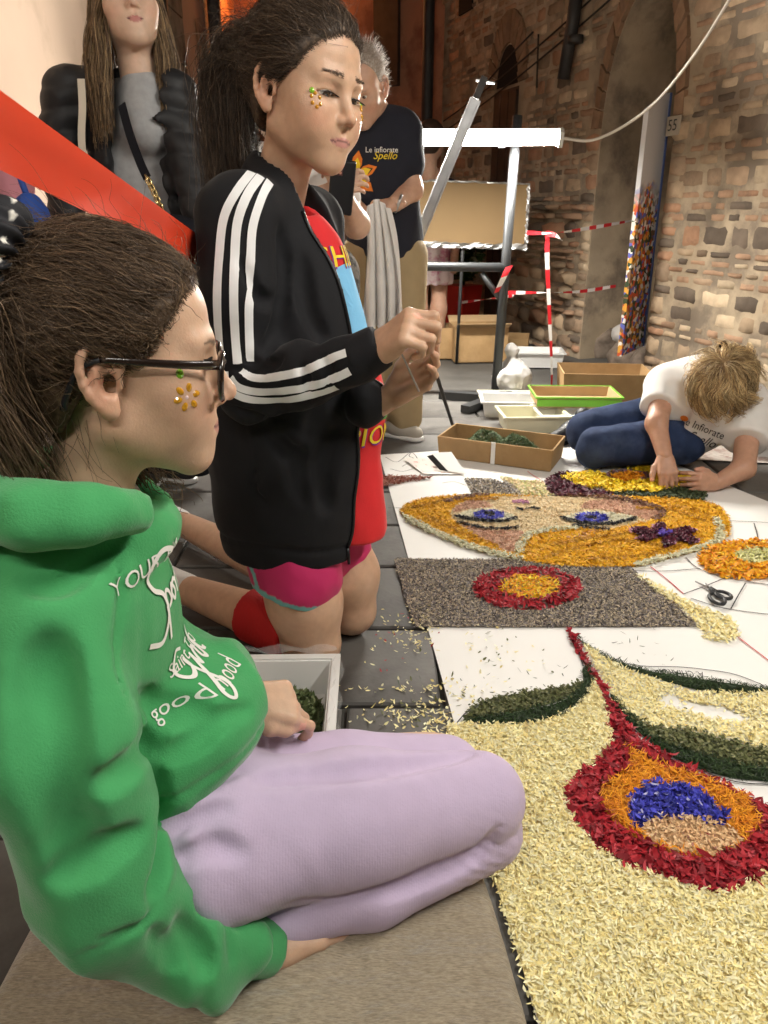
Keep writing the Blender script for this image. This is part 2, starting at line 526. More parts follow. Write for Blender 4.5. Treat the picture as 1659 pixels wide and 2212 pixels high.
# voussoirs of the doorway arch
def voussoirs(sc0, z0, rs, rz, n, wd, parent, depth=.03, a0=math.pi, a1=0):
    for k in range(n):
        a = a0 + (a1 - a0) * (k + .5) / n; da = abs(a1 - a0) / n * .44
        V = []
        for rr in (1.0, 1.0 + wd):
            for q in (-da, da):
                for oo in (-.01, depth * random.uniform(.6, 1.1)):
                    V.append(W(sc0 + rs * rr * math.cos(a + q), z0 + rz * rr * math.sin(a + q), oo))
        me = mesh_from('voussoir', V, [(0,1,3,2),(4,6,7,5),(0,4,5,1),(2,3,7,6),(1,5,7,3),(0,2,6,4)], M_stone, False, BASE[bld], np.tile(np.array((.30,.19,.12)) * random.uniform(.7, 1.15), (8, 1)))
        link('voussoir', me, parent)
voussoirs(sc_, Z_SPR, r_arch * 1.01, .665, 21, .2, wallo)
# small arched window with fan of bricks above the second door
wn_s = 2.89
rec = MB()
rec.add([W(2.70,0,.003), W(3.08,0,.003), W(3.08,1.72,.003), W(2.70,1.72,.003)], [(0,1,2,3)])
rec.build('door', M_wood, bld)
rec = MB()
arcw = [(wn_s + .17 * math.cos(a), 1.74 + .26 * math.sin(a)) for a in np.linspace(0, math.pi, 13)]
rec.add([W(a, b, .004) for a, b in arcw], [tuple(range(13))])
rec.build('arched_window', M_black, bld)
voussoirs(wn_s, 1.74, .18, .27, 13, .75, wallo, .02)
# door boards
for k in range(3):
    b = MB(); b.box(W(2.77 + k * .12, .86, .012), (.105, .014, 1.68), rot=np.stack([WD, WN, (0,0,1)], 1)); b.build('door_board', M_wood, bld)
# upper windows (dark, shuttered)
def wall_box(s0, s1, z0, z1, o0, o1):
    return [W(s0,z0,o0),W(s1,z0,o0),W(s1,z1,o0),W(s0,z1,o0),W(s0,z0,o1),W(s1,z0,o1),W(s1,z1,o1),W(s0,z1,o1)], [(0,3,2,1),(4,5,6,7),(0,1,5,4),(1,2,6,5),(2,3,7,6),(3,0,4,7)]
V, F = wall_box(3.55, 3.8, 2.35, 3.0, -.01, .015); obj('window', V, F, M_black, bld, False)
# drain pipes
pp = [wall_s(1272, -60, 2.3), wall_s(1255, 60, 2.0), wall_s(1235, 172, 1.7)]
V, F = tube_mesh([W(a, b, .06) for a, b in pp], np.array((.04,.04,.038)), 10); obj('drain_pipe', V, F, M_dark, bld)
V, F = tube_mesh([W(wall_s(1262,88,2)[0], wall_s(1258,88,2)[1], .06) + np.array((0,0,d)) for d in (-.02,.02)], np.array((.047,.047)), 10); obj('pipe_bracket', V, F, M_dark, bld)
# wall cables
M_cable = pm('black_cable', (.02,.018,.016), .6)
for (x0, y0), (x1, y1), sag in (((1330,-40),(965,262),.03), ((1345,-15),(965,285),.03), ((1160,70),(1010,240),-.02), ((1172,75),(1168,190),0)):
    a, b = wall_s(x0, y0, 2.5), wall_s(x1, y1, 1.8)
    pts = [W(a[0] + (b[0]-a[0]) * t, a[1] + (b[1]-a[1]) * t - sag * 4 * t * (1-t), .03) for t in np.linspace(0, 1, 12)]
    V, F = tube_mesh(pts, np.full(12, .006), 6); obj('wall_cable', V, F, M_cable, bld)
# house number plate
M_plate = pm('white_enamel', (.55,.48,.38), .5, .1, 30)
ps, pz = wall_s(1463, 272, 1.3)
V, F = wall_box(ps - .05, ps + .05, pz - .045, pz + .045, .018, .028); plate = obj('number_plate', V, F, M_plate, bld, False)
def text_mesh(body, size, extr=.0, sub=0, font_shear=0):
    cu = bpy.data.curves.new('t', 'FONT'); cu.body = body; cu.size = size; cu.align_x = 'CENTER'; cu.align_y = 'CENTER'; cu.shear = font_shear
    cu.resolution_u = 3; cu.extrude = extr
    ob = bpy.data.objects.new('t', cu); COL.objects.link(ob)
    dg = bpy.context.evaluated_depsgraph_get(); me = bpy.data.meshes.new_from_object(ob.evaluated_get(dg))
    bm = bmesh.new(); bm.from_mesh(me); bmesh.ops.triangulate(bm, faces=bm.faces)
    if sub: bmesh.ops.subdivide_edges(bm, edges=bm.edges, cuts=sub, use_grid_fill=False); bmesh.ops.triangulate(bm, faces=bm.faces)
    V = np.array([v.co[:] for v in bm.verts]); bm.verts.index_update(); F = [tuple(v.index for v in f.verts) for f in bm.faces]
    bm.free(); bpy.data.objects.remove(ob); bpy.data.curves.remove(cu); bpy.data.meshes.remove(me)
    return V, F
V, F = text_mesh('55', .075); V = np.array([W(ps - v[0], pz + v[1], .030) for v in V]); obj('number', V, F, M_dark, plate, False)

# rough footing rocks at the wall base
def rock(c, r, seed, n=.25, M=None, h=None):
    s = SDF(); s.ell((0,0,0), r, M=M); sd = seed
    s.post = lambda p, D: D + n * min(r) * (.6 * vnoise(p, 2.2 / max(r), sd) + .35 * vnoise(p, 5. / max(r), sd + 3) + .15 * vnoise(p, 11. / max(r), sd + 5))
    V, F = s.mesh(h or max(r) / 11, pad=max(r) * .4)
    return V + np.array(c), F
M_rock = pm('footing_rock', (.24,.19,.15), .95, .3, 9, 1., 30, col2=(.13,.10,.08), c2s=6)
for k, (px, py, r3) in enumerate(((1235,772,(.16,.12,.12)), (1290,778,(.17,.14,.13)), (1345,800,(.15,.12,.10)), (1400,815,(.16,.12,.11)), (1440,838,(.13,.1,.08)), (1195,752,(.14,.1,.1)))):
    g = G(px, py - 10); V, F = rock((g[0] + .06, g[1] + .05, .05), r3, k + 2); obj('footing_rock', V, F, M_rock, bld)
# ---------------------------------------------------------------- far house, reddish plaster, end of the stone wall
fb_s = 4.13
far = thing('red_plaster_house', tuple(W(fb_s, 0)), 'far house with reddish plaster wall, dark shutters and black drain pipe', 'building')
A0, A1 = W(fb_s, 0, -.02), W(fb_s, 0, -.02) + np.array((-2.6, 2.2, 0))
def FW(t, z, o=0.0):
    d = A1 - A0; L = np.linalg.norm(d); d = d / L; n = np.array((-d[1], d[0], 0)) * -1
    n = n if n[1] < 0 else -n
    return A0 + d * t + n * o + np.array((0, 0, z))
V = [FW(0,-.1), FW(4,-.1), FW(4,3.55), FW(0,3.55)]
obj('wall', V, [(0,1,2,3)], M_red, far)
V = [FW(-.4,3.5,.5), FW(4,3.5,.5), FW(4,3.62,.5), FW(-.4,3.62,.5), FW(-.4,3.75,-.5), FW(4,3.75,-.5)]
obj('eaves', V, [(0,1,2,3),(0,1,5,4),(3,2,5,4)], M_wood, far)
def fbox(t0, t1, z0, z1, o0, o1): return [FW(t0,z0,o0),FW(t1,z0,o0),FW(t1,z1,o0),FW(t0,z1,o0),FW(t0,z0,o1),FW(t1,z0,o1),FW(t1,z1,o1),FW(t0,z1,o1)], [(0,3,2,1),(4,5,6,7),(0,1,5,4),(1,2,6,5),(2,3,7,6),(3,0,4,7)]
V, F = fbox(.5, .78, 1.95, 2.95, .0, .04); obj('shutter', V, F, M_wood, far, False)
V, F = fbox(.42, .86, 2.95, 3.06, .0, .06); obj('lintel', V, F, M_jamb, far, False)
V, F = fbox(.15, .5, 0, 1.5, .0, .03); obj('door', V, F, M_wood, far, False)
V, F = tube_mesh([FW(.12, z_, .09) for z_ in (0, 1.2, 2.4, 3.5)], np.full(4, .05), 10); obj('drain_pipe', V, F, M_dark, far)
# ---------------------------------------------------------------- left hand house, pale pink plaster
def LW(y, z, o=0.0): return np.array((-1.22 - .035 * y + o, y, z))
lb = thing('pink_plaster_house', (-1.22, 1.5, 0), 'pale pink plastered house wall with dark louvred shutters and peeling stains', 'building')
obj('wall', [LW(-4,-.1), LW(7.3,-.1), LW(7.3,4.6), LW(-4,4.6), LW(7.3,-.1,-3), LW(7.3,4.6,-3)], [(0,1,2,3),(1,4,5,2)], M_plaster, lb, False)
def lbox(y0, y1, z0, z1, o0, o1): return [LW(y0,z0,o0),LW(y1,z0,o0),LW(y1,z1,o0),LW(y0,z1,o0),LW(y0,z0,o1),LW(y1,z0,o1),LW(y1,z1,o1),LW(y0,z1,o1)], [(0,3,2,1),(4,5,6,7),(0,1,5,4),(1,2,6,5),(2,3,7,6),(3,0,4,7)]
def lw_at(x, y):
    d = ray(x, y); t = 1.22 / (-d[0] - .035 * d[1]); return d[1] * t, CAM_H + d[2] * t
# louvred shutter door behind the standing woman and its stone jamb
ya = lw_at(322, 40)[0]; yb = lw_at(350, 60)[0]; yc = lw_at(378, 60)[0]
V, F = lbox(ya - .35, yb, .1, 2.5, .002, .012); sh = obj('shutter_panel', V, F, M_black, lb, False)
for k in range(34):
    zz = .9 + k * .046
    V = [LW(ya - .33, zz, .014), LW(yb - .03, zz, .014), LW(yb - .03, zz + .04, .034), LW(ya - .33, zz + .04, .034), LW(ya - .33, zz + .004, .010), LW(yb - .03, zz + .004, .010), LW(yb - .03, zz + .044, .030), LW(ya - .33, zz + .044, .030)]
    obj('louvre_slat', V, [(0,1,2,3),(4,7,6,5),(0,4,5,1),(2,6,7,3),(1,5,6,2),(0,3,7,4)], M_wood, sh, False)
V, F = lbox(yb - .028, yb, .1, 2.5, .012, .05); obj('shutter_stile', V, F, M_wood, lb, False)
zz = 0
while zz < 2.6:
    hz = random.uniform(.18, .34)
    mb_ = MB(); mb_.box((LW((yb + yc) / 2, zz + hz / 2, .02)), (.07, yc - yb - .008 + random.uniform(-.01, .01), hz - .008), jit=.004); mb_.build('jamb_stone', M_jamb, lb); zz += hz
# walled-up arch scar and cracked strip
y0s, y1s = lw_at(436, 250)[0], lw_at(456, 250)[0]
ztop = lw_at(445, 55)[1]
strip = [LW(y, z_, .006) for y, z_ in ((y0s, 0), (y1s, 0), (y1s - .01, ztop * .55), (y1s, ztop - .08), ((y0s + y1s) / 2 + .03, ztop), (y0s, ztop - .06), (y0s + .03, ztop * .5))]
M_scar = pm('bare_render', (.27,.22,.16), .95, .3, 12, .8, 50, col2=(.42,.33,.25), c2s=5)
obj('plaster_scar', strip, [tuple(range(7))], M_scar, lb, False)
ym, yn = lw_at(470, 300)[0], lw_at(497, 300)[0]
V, F = lbox(ym, yn, 0, lw_at(480, 210)[1], .003, .02); obj('side_door', V, F, pm('old_orange_door', (.32,.15,.08), .7, .2, 8), lb, False)
V, F = lbox(ym - .05, yn + .02, lw_at(480, 210)[1], lw_at(480, 180)[1], .003, .04); obj('side_door_lintel', V, F, M_jamb, lb, False)
V, F = tube_mesh([LW(7.22, z_, .07) for z_ in (0, 2, 4.5)], np.full(3, .055), 10); obj('drain_pipe', V, F, M_dark, lb)
# house beyond it, ochre
ob_ = thing('ochre_house', (-1.6, 8.4, 0), 'far ochre orange house wall lit by a warm street lantern', 'building')
obj('wall', [(-1.50,7.32,-.1),(-1.60,10.6,-.1),(-1.60,10.6,5),(-1.50,7.32,5)], [(0,1,2,3)], M_ochre, ob_, False)
V, F = [(-1.49,7.9,.1),(-1.50,8.5,.1),(-1.50,8.5,2.3),(-1.49,7.9,2.3)], [(0,1,2,3)]
obj('shutter', V, F, M_wood, ob_, False)
# ================================================================== LAMPS
M_housing = pm('lamp_housing', (.62,.62,.60), .45, .05)
M_gal = pm('galvanised_steel', (.42,.42,.43), .38, .2, 14, metal=.85)
M_frame = pm('dark_grey_steel', (.055,.058,.062), .42, .15, 12, metal=.4)
def tube_lamp(name, c, ax, length, aim, strength, label, group=None, color=(1, .955, .86)):
    """fluorescent batten: c centre, ax long axis, aim the way the diffuser faces"""
    ax = np.array(ax, float); ax /= np.linalg.norm(ax); aim = np.array(aim, float); aim -= ax * aim.dot(ax); aim /= np.linalg.norm(aim)
    side = np.cross(ax, aim); c = np.array(c, float)
    t = thing(name, tuple(c - np.array((0, 0, .06))), label, 'lamp', group)
    M_dif = pm('tube_diffuser_%s' % name + str(strength), (.9,.9,.88), .4, emit=color, es=strength)
    def prism(prof, L, mat, nm, par):
        V = []; n = len(prof)
        for e in (-L / 2, L / 2): V += [c + ax * e + side * a + aim * b for a, b in prof]
        F = [(i, (i+1) % n, (i+1) % n + n, i + n) for i in range(n)] + [tuple(range(n))[::-1], tuple(range(n, 2 * n))]
        return obj(nm, V, F, mat, par, False)
    prism([(-.030,-.022),(.030,-.022),(.036,.0),(-.036,.0)], length + .02, M_housing, 'housing', t)
    prism([(-.029,.002),(.029,.002),(.029,.02),(.018,.036),(-.018,.036),(-.029,.02)], length - .03, M_dif, 'diffuser', t)
    for e in (-1, 1):
        mb = MB(); mb.box(c + ax * e * (length / 2 - .004) + aim * .008, (.02, .068, .062), rot=np.stack([ax, side, aim], 1)); mb.build('end_cap', M_housing, t)
    for e in (-.28, .28):
        mb = MB(); mb.box(c + ax * e * length + aim * .004 + side * .036, (.03, .008, .03), rot=np.stack([ax, side, aim], 1)); mb.build('clip', M_gal, t)
    return t
LA = J(1212, 296, 3.85); axA = np.array((.985, -.03, .0)); axA /= np.linalg.norm(axA)
cA = LA - axA * .62
tube_lamp('tube_lamp', cA, axA, 1.24, (-.05, -.9, -.42), 160 * LAMP_W, 'glowing white fluorescent tube lamp fixed on the dark steel stand')
tube_lamp('tube_lamp', (1.25, .75, 1.95), (.1, 1, 0), 1.24, (-.45, -.0, -.9), 60 * LAMP_W, 'second fluorescent tube lamp hung on a stand over the carpet edge')
tube_lamp('tube_lamp', (-.35, -.75, 2.15), (1, .1, 0), 1.24, (.1, .55, -.8), 34 * LAMP_W, 'third fluorescent tube lamp hung on a stand behind the kneeling children')
def plain_stand(x, y, h, to, label):
    t = thing('lamp_stand', (x, y, 0), label, 'stand', 'lamp stands around the carpet')
    mb = MB(); mb.tube([(x, y, 0.02), (x, y, h)], .018, 10); mb.build('pole', M_frame, t, True)
    mb = MB(); mb.tube([(x, y, h - .02), to], .014, 8); mb.build('arm', M_frame, t, True)
    for a in (0, 120, 240):
        mb = MB(); mb.tube([(x, y, .35), (x + .38 * math.cos(R(a + 30)), y + .38 * math.sin(R(a + 30)), .0)], .011, 8); mb.build('leg', M_frame, t, True)
plain_stand(1.75, .2, 2.0, (1.26, .6, 1.985), 'slim dark lamp stand at the wall side of the carpet')
plain_stand(-.75, -1.1, 2.2, (-.36, -.76, 2.185), 'slim dark lamp stand at the house side behind the children')
# warm street lantern on the ochre house
lan = thing('wall_lantern', (-1.5, 8.3, 2.5), 'warm glowing street lantern on a bracket of the ochre house', 'lantern')
mb = MB(); mb.tube([(-1.5,8.3,3.05), (-1.3,8.3,3.1), (-1.1,8.3,3.02)], .012, 8); mb.build('bracket', M_dark, lan, True)
mb = MB(); mb.tube([(-1.1,8.3,3.02), (-1.1,8.3,2.94)], (.02,.1), 6); mb.build('cap', M_dark, lan)
mb = MB(); mb.tube([(-1.1,8.3,2.94), (-1.1,8.3,2.68)], (.09,.055), 6); mb.build('lantern_glass', pm('lantern_glass', (.9,.6,.3), .3, emit=(1,.36,.10), es=24*LAMP_W), lan)
for a in range(6):
    mb = MB(); p = lambda r, z: (-1.1 + r*math.cos(a*math.pi/3), 8.3 + r*math.sin(a*math.pi/3), z)
    mb.tube([p(.095,2.94), p(.06,2.67)], .006, 5); mb.build('rib', M_dark, lan)

# ---------------------------------------------------------------- steel frame that carries the visible tube
fr = thing('steel_stand', (.57, 3.9, 0), 'dark grey steel frame on flat feet carrying the tube lamp', 'stand')
P0, P1 = J(1118, 250, 3.95), J(1070, 852, 3.86)
def tb(nm, a, b, r, mat=M_frame, n=10, mid=None):
    mb = MB(); mb.tube([a, b] if mid is None else [a, mid, b], r, n); return mb.build(nm, mat, fr, True)
P1[2] = .03
tb('post', P0, P1, .024)
tb('crossbar', J(700, 572, 3.9), J(1093, 578, 3.9), .022)
tb('brace', J(1040, 590, 3.9), J(1086, 652, 3.9), .016)
g = [G(950, 848, .03), G(1150, 862, .03), G(1005, 880, .03), G(1120, 838, .03)]
def beam(a, b, w, h, nm):
    a, b = np.array((*a, .02)), np.array((*b, .02)); d = b - a; L = np.linalg.norm(d); d /= L
    mb = MB(); mb.box((a + b) / 2, (L, w, h), rot=np.stack([d, np.array((-d[1], d[0], 0)), (0,0,1)], 1)); return mb.build(nm, M_frame, fr)
beam(g[0], g[1], .05, .04, 'foot')
beam(g[2], g[3], .05, .036, 'foot')
# leaning aluminium strut with clamp, stands left of the post
pa, pb = J(1027, 215, 3.72), J(903, 515, 3.72)
d = pb - pa; d /= np.linalg.norm(d); sd = np.cross(d, (0,1,0)); sd /= np.linalg.norm(sd)
Rm = np.stack([d, np.array((0,1,0)) - d * d[1], sd], 1)
mb = MB(); mb.box((pa + pb) / 2, (np.linalg.norm(pb - pa), .012, .05), rot=Rm); st = mb.build('strut', M_gal, fr)
mb = MB(); mb.box((pa + pb) / 2 + sd * .02 + np.array((0,-.012,0)), (np.linalg.norm(pb - pa), .022, .006), rot=Rm); mb.build('strut_flange', M_gal, fr)
mb = MB(); mb.box((pa + pb) / 2 - sd * .02 + np.array((0,-.012,0)), (np.linalg.norm(pb - pa), .022, .006), rot=Rm); mb.build('strut_flange', M_gal, fr)
mb = MB(); mb.box(pa - d * .05, (.09, .02, .03), rot=Rm); mb.build('clamp', M_dark, fr)
mb = MB(); mb.tube([pa - d * .07 - sd * .03, pa - d * .09 + sd * .05], .006, 6); mb.build('clamp_screw', M_gal, fr)
pc = J(700, 1010, 3.72)
tb('lower_strut', pb - d * .02, J(812, 760, 3.74), .018)
# ================================================================== FLOWER CARPET
def ZA(x, y):  # enlarged plan measured over the face picture
    return G((940 + x / 1.6929) / 1.15733, (1100 + y / 1.6929) / 1.15733)
def ZB(x, y):  # enlarged plan measured over the near flower
    return G((1080 + x / 1.975) / 1.15733, (1540 + y / 1.975) / 1.15733)
def PA(*q): return np.array([ZA(*p) for p in q])
def PB(*q): return np.array([ZB(*p) for p in q])
def EA(cx, cy, rx, ry, n=28): return PA(*[(cx + rx * math.cos(a), cy + ry * math.sin(a)) for a in np.linspace(0, 2 * math.pi, n, endpoint=False)])
def smooth_poly(P, n=6):
    P = np.asarray(P); Q = np.vstack([P, P[:1]]); out = []
    m = len(P)
    for i in range(m):
        a, b, c, d = P[i-1], P[i], P[(i+1) % m], P[(i+2) % m]
        for u in np.linspace(0, 1, n, endpoint=False):
            out.append(.5 * (2*b + (c-a)*u + (2*a-5*b+4*c-d)*u*u + (3*b-a-3*c+d)*u**3))
    return np.array(out)
def inside(pts, poly):
    x, y = pts[:, 0], pts[:, 1]; r = np.zeros(len(pts), bool); j = len(poly) - 1
    for i in range(len(poly)):
        xi, yi = poly[i]; xj, yj = poly[j]
        c = ((yi > y) != (yj > y)) & (x < (xj - xi) * (y - yi) / (yj - yi + 1e-15) + xi); r ^= c; j = i
    return r
def sample(poly, dens, holes=(), edge=.004):
    lo, hi = poly.min(0), poly.max(0)
    n = int(dens * np.prod(hi - lo)); p = rng.uniform(lo, hi, (n, 2))
    q = p + rng.normal(0, edge, p.shape)
    k = inside(q, poly)
    for h in holes: k &= ~inside(q, h)
    return p[k]
M_petal = pm('petals', rough=.6, attr=True, spec=.25, var=.1, vs=40)
M_petal.node_tree.nodes['Principled BSDF'].inputs['Subsurface Weight'].default_value = 0
def petals(pts, L, Wd, cols, z0, lift, curl=.35, wvar=.3, tilt=.35):
    """folded slivers: 6 vertices, 4 triangles each"""
    n = len(pts); a = rng.uniform(0, 2 * math.pi, n); l = L * rng.uniform(1 - wvar, 1 + wvar, n) / 2; w = Wd * rng.uniform(1 - wvar, 1 + wvar, n) / 2
    d = np.stack([np.cos(a), np.sin(a)], 1); s = np.stack([-d[:, 1], d[:, 0]], 1)
    z = z0 + rng.uniform(0, lift, n); tl = rng.normal(0, tilt, n); rl = rng.normal(0, .5, n); cu = rng.uniform(-.2, 1, n) * curl
    V = np.zeros((n, 6, 3)); bend = rng.normal(0, .25, n)
    for k, (u, v) in enumerate(((-1, 0), (-.35, -1), (-.35, 1), (.4, -.9), (.4, .9), (1, 0))):
        off = d * (u * l)[:, None] + s * (v * w + bend * w * 2 * u * u)[:, None]
        V[:, k, :2] = pts + off
        V[:, k, 2] = z + u * l * tl + v * w * rl + u * u * l * cu
    V[:, :, 2] = np.maximum(V[:, :, 2], z0 - .001)
    F = np.array([(0,1,2,2),(1,3,4,2),(3,5,4,4)])
    tri = np.array([(0,1,2),(1,3,4),(1,4,2),(3,5,4)])
    Fi = (np.arange(n)[:, None, None] * 6 + tri[None]).reshape(-1, 3)
    C = np.repeat(cols, 6, 0)
    return V.reshape(-1, 3), Fi, C
def pick(pal, n, v=.12):
    P = np.array([p[:3] for p in pal]); w = np.array([p[3] if len(p) > 3 else 1 for p in pal], float); w /= w.sum()
    c = P[rng.choice(len(P), n, p=w)] * rng.uniform(1 - v, 1 + v, (n, 1)); return np.clip(c, 0, 1)
PCREAM = [(.90,.81,.43,6),(.84,.71,.31,3),(.92,.87,.58,4),(.64,.51,.22,.8)]
PRED = [(.33,.012,.022,5),(.42,.02,.03,4),(.20,.008,.015,3),(.50,.06,.08,1)]
PORG = [(.78,.30,.015,5),(.85,.38,.02,4),(.62,.20,.01,2)]
PYEL = [(.85,.62,.02,5),(.80,.52,.02,3),(.88,.70,.06,2)]
PGOLD = [(.78,.40,.012,6),(.82,.48,.02,4),(.60,.28,.01,2.5),(.85,.56,.05,1)]
PBLUE = [(.045,.05,.42,5),(.07,.075,.55,4),(.025,.03,.25,3),(.35,.35,.60,.7)]
PPEACH = [(.75,.50,.27,5),(.68,.42,.22,3),(.82,.60,.36,3),(.35,.16,.12,.8)]
PSKIN = [(.82,.66,.40,5),(.76,.58,.33,3),(.86,.74,.50,3)]
PROSE = [(.62,.36,.24,4),(.52,.28,.19,3),(.70,.45,.31,2)]
PDGREEN = [(.018,.042,.010,5),(.03,.06,.015,3),(.010,.022,.006,3)]
POLIVE = [(.13,.14,.055,4),(.09,.10,.035,4),(.20,.20,.09,2),(.05,.06,.02,2)]
PCHAFF = [(.40,.33,.24,5),(.14,.12,.11,5),(.54,.45,.32,3.5),(.05,.04,.045,3),(.27,.24,.24,3)]
PMAROON = [(.07,.008,.022,4),(.11,.012,.03,3),(.04,.006,.015,2)]
PBROWN = [(.20,.09,.05,3),(.14,.06,.035,3),(.28,.14,.08,1)]
PBLACK = [(.012,.010,.012,1)]
PREDBR = [(.36,.13,.09,3),(.28,.09,.06,2),(.45,.2,.13,1)]
PMAUVE = [(.26,.13,.15,3),(.20,.09,.11,2)]
PPINK = [(.62,.32,.45,3),(.5,.22,.35,2)]
PCHART = [(.60,.60,.24,3),(.70,.68,.35,3),(.5,.48,.2,1)]

def to3(P, z): P = np.asarray(P); return np.c_[P, np.full(len(P), z)]
e0, e1 = np.array(G(820, 985)), np.array(G(1160, 2212)); ed = (e1 - e0) / np.linalg.norm(e1 - e0)
sheet_poly = np.array([e0, e1 + ed * .35, (2.05, .25), (1.62, 1.9), np.array(G(1659, 1086)), np.array(G(1455, 1003)), np.array(G(1240, 955))])
cen = sheet_poly.mean(0)
carpet = thing('flower_carpet', (float(cen[0]), float(cen[1]), 0), 'white paper sheet with an unfinished petal picture of a golden haired face', 'flower carpet')
M_paper = pm('white_paper', (.78,.77,.75), .65, .03, 4, .15, 20, spec=.35)
# paper as a fine grid with small wrinkles
lo, hi = sheet_poly.min(0), sheet_poly.max(0)
def paper(poly, nm, mat, z=.004, step=.03, amp=.0022, par=carpet):
    lo, hi = poly.min(0), poly.max(0)
    bm = bmesh.new(); f = bm.faces.new([bm.verts.new((p[0], p[1], 0)) for p in poly])
    for axis in (0, 1):
        for c in np.arange(lo[axis] + step, hi[axis], step):
            co = [0, 0, 0]; no = [0, 0, 0]; co[axis] = c; no[axis] = 1
            bmesh.ops.bisect_plane(bm, geom=bm.verts[:] + bm.edges[:] + bm.faces[:], plane_co=co, plane_no=no)
    bm.verts.index_update(); V = np.array([v.co[:] for v in bm.verts]); F = [tuple(v.index for v in f.verts) for f in bm.faces]; bm.free()
    w = vnoise(V * np.array((1, 1, 0)), 9, 3) * .6 + vnoise(V @ rotz(.6) * np.array((5, .8, 0)), 5, 5) * .7
    V[:, 2] = z + amp * np.abs(w)
    return obj(nm, V, F, mat, par, True)
paper(sheet_poly, 'paper_sheet', M_paper)

def region(nm, poly, pal, dens, L, Wd, lift=.008, holes=(), curl=.35, tilt=.35, edge=.003, par=carpet, z0=.0065, base=True, sm=True, v=.12):
    if sm: poly = smooth_poly(poly); holes = [smooth_poly(h) for h in holes]
    pts = sample(poly, dens, holes, edge)
    V, F, C = petals(pts, L, Wd, pick(pal, len(pts), v), z0, lift, curl, tilt=tilt)
    return obj(nm, V, F, M_petal, par, False, C, kind='stuff')

# ---- near teardrop flower
tear = PB((665,65),(690,95),(730,165),(765,225),(800,290),(850,365),(885,430),(930,510),(1000,595),(1100,675),(1200,730),(1300,785),(1450,850),(1560,905),(1680,965),(1760,1040),(1790,1130),(1740,1230),(1659,1290),(1560,1340),(1450,1385),(1330,1370),(1150,1310),(950,1250),(850,1190),(760,1110),(690,1010),(660,910),(690,830),(760,770),(850,700),(890,640),(870,520),(840,400),(790,310),(735,225),(690,140))
org = PB((950,632),(1010,690),(1150,760),(1300,810),(1440,870),(1550,920),(1600,1000),(1610,1060),(1560,1100),(1480,1180),(1250,1210),(1000,1110),(920,1060),(860,990),(835,910),(860,850),(940,800),(980,740))
blu = PB((968,930),(1040,862),(1100,845),(1200,855),(1300,880),(1390,950),(1470,1030),(1380,1045),(1250,1020),(1130,1030),(1060,1055),(1000,1065),(965,1010))
pch = PB((1030,1100),(1050,1050),(1130,1018),(1250,1008),(1380,1030),(1480,1075),(1525,1130),(1480,1175),(1380,1200),(1250,1190),(1120,1150))
leafL_d = PB((150,542),(210,520),(330,505),(470,478),(600,450),(700,400),(742,340),(745,270),(785,262),(795,320),(765,400),(700,470),(600,520),(480,545),(330,550),(220,547))
leafL_o = PB((150,540),(200,470),(280,425),(400,400),(550,375),(680,358),(742,335),(720,385),(640,430),(500,468),(350,500),(220,520))
strip_d = PB((690,95),(800,180),(950,250),(1100,290),(1300,322),(1500,350),(1680,382),(1540,397),(1380,390),(1200,352),(1050,302),(930,262),(840,212),(750,152))
cream_u = PB((745,150),(850,218),(950,275),(1100,330),(1250,380),(1400,392),(1700,395),(1900,420),(1900,800),(1700,700),(1500,635),(1350,600),(1200,572),(1080,560),(950,485),(880,390),(815,280))
hole_u = PB((1110,430),(1180,402),(1280,440),(1450,470),(1560,530),(1480,540),(1300,500),(1150,455))
leafR_o = PB((950,480),(1080,562),(1250,578),(1400,615),(1680,685),(1820,740),(1820,830),(1680,780),(1500,745),(1300,690),(1150,645),(1050,585))
leafR_d = PB((880,395),(955,480),(1055,580),(1150,640),(1300,690),(1500,745),(1680,782),(1820,840),(1700,835),(1500,817),(1350,782),(1200,720),(1080,640),(990,560),(905,470))
eL0 = np.array(G(958, 1572)) + np.array((.004, 0)); eL1 = e1 + ed * .3 + np.array((.012, 0))
cream_main = np.vstack([[eL0], PB((110,555),(220,550),(330,552),(480,548),(600,523),(700,473),(765,403),(800,325),(840,400),(870,520),(890,640),(850,700),(760,770),(690,830),(660,910),(690,1010),(760,1110),(850,1190),(950,1250),(1150,1310),(1330,1370),(1450,1385),(1560,1340),(1659,1290),(1740,1230),(1800,1180),(2100,1250)), [(1.45, .3), (1.2, .28), eL1]])
region('cream_petals', cream_main, PCREAM, 135000, .0100, .0026, .007, sm=False, edge=.003, v=.16, tilt=.28)
region('upper_cream_petals', cream_u, PCREAM, 110000, .0100, .0028, .006, holes=[hole_u])
region('leaf_needles', leafL_d, PDGREEN, 150000, .014, .0013, .008, curl=.2)
region('leaf_flakes', leafL_o, POLIVE, 90000, .007, .0045, .009)
region('strip_needles', strip_d, PDGREEN, 150000, .014, .0013, .008, curl=.2)
region('broad_leaf_flakes', leafR_o, POLIVE, 80000, .007, .0045, .010)
region('broad_leaf_needles', leafR_d, PDGREEN, 140000, .014, .0013, .009, curl=.2)
obj('leaf_bed', to3(smooth_poly(leafR_d), .0068), [tuple(range(len(leafR_d) * 6))], pm('leaf_bed', (.012,.028,.008), .9, .3, 40), carpet, False)
obj('leaf_bed', to3(smooth_poly(leafL_d), .0068), [tuple(range(len(leafL_d) * 6))], MATS['leaf_bed'], carpet, False)
obj('leaf_bed', to3(smooth_poly(strip_d), .0068), [tuple(range(len(strip_d) * 6))], MATS['leaf_bed'], carpet, False)
for q_ in (leafL_o, leafR_o): obj('flake_bed', to3(smooth_poly(q_), .0066), [tuple(range(len(q_) * 6))], pm('flake_bed', (.07,.08,.03), .9, .3, 60), carpet, False)
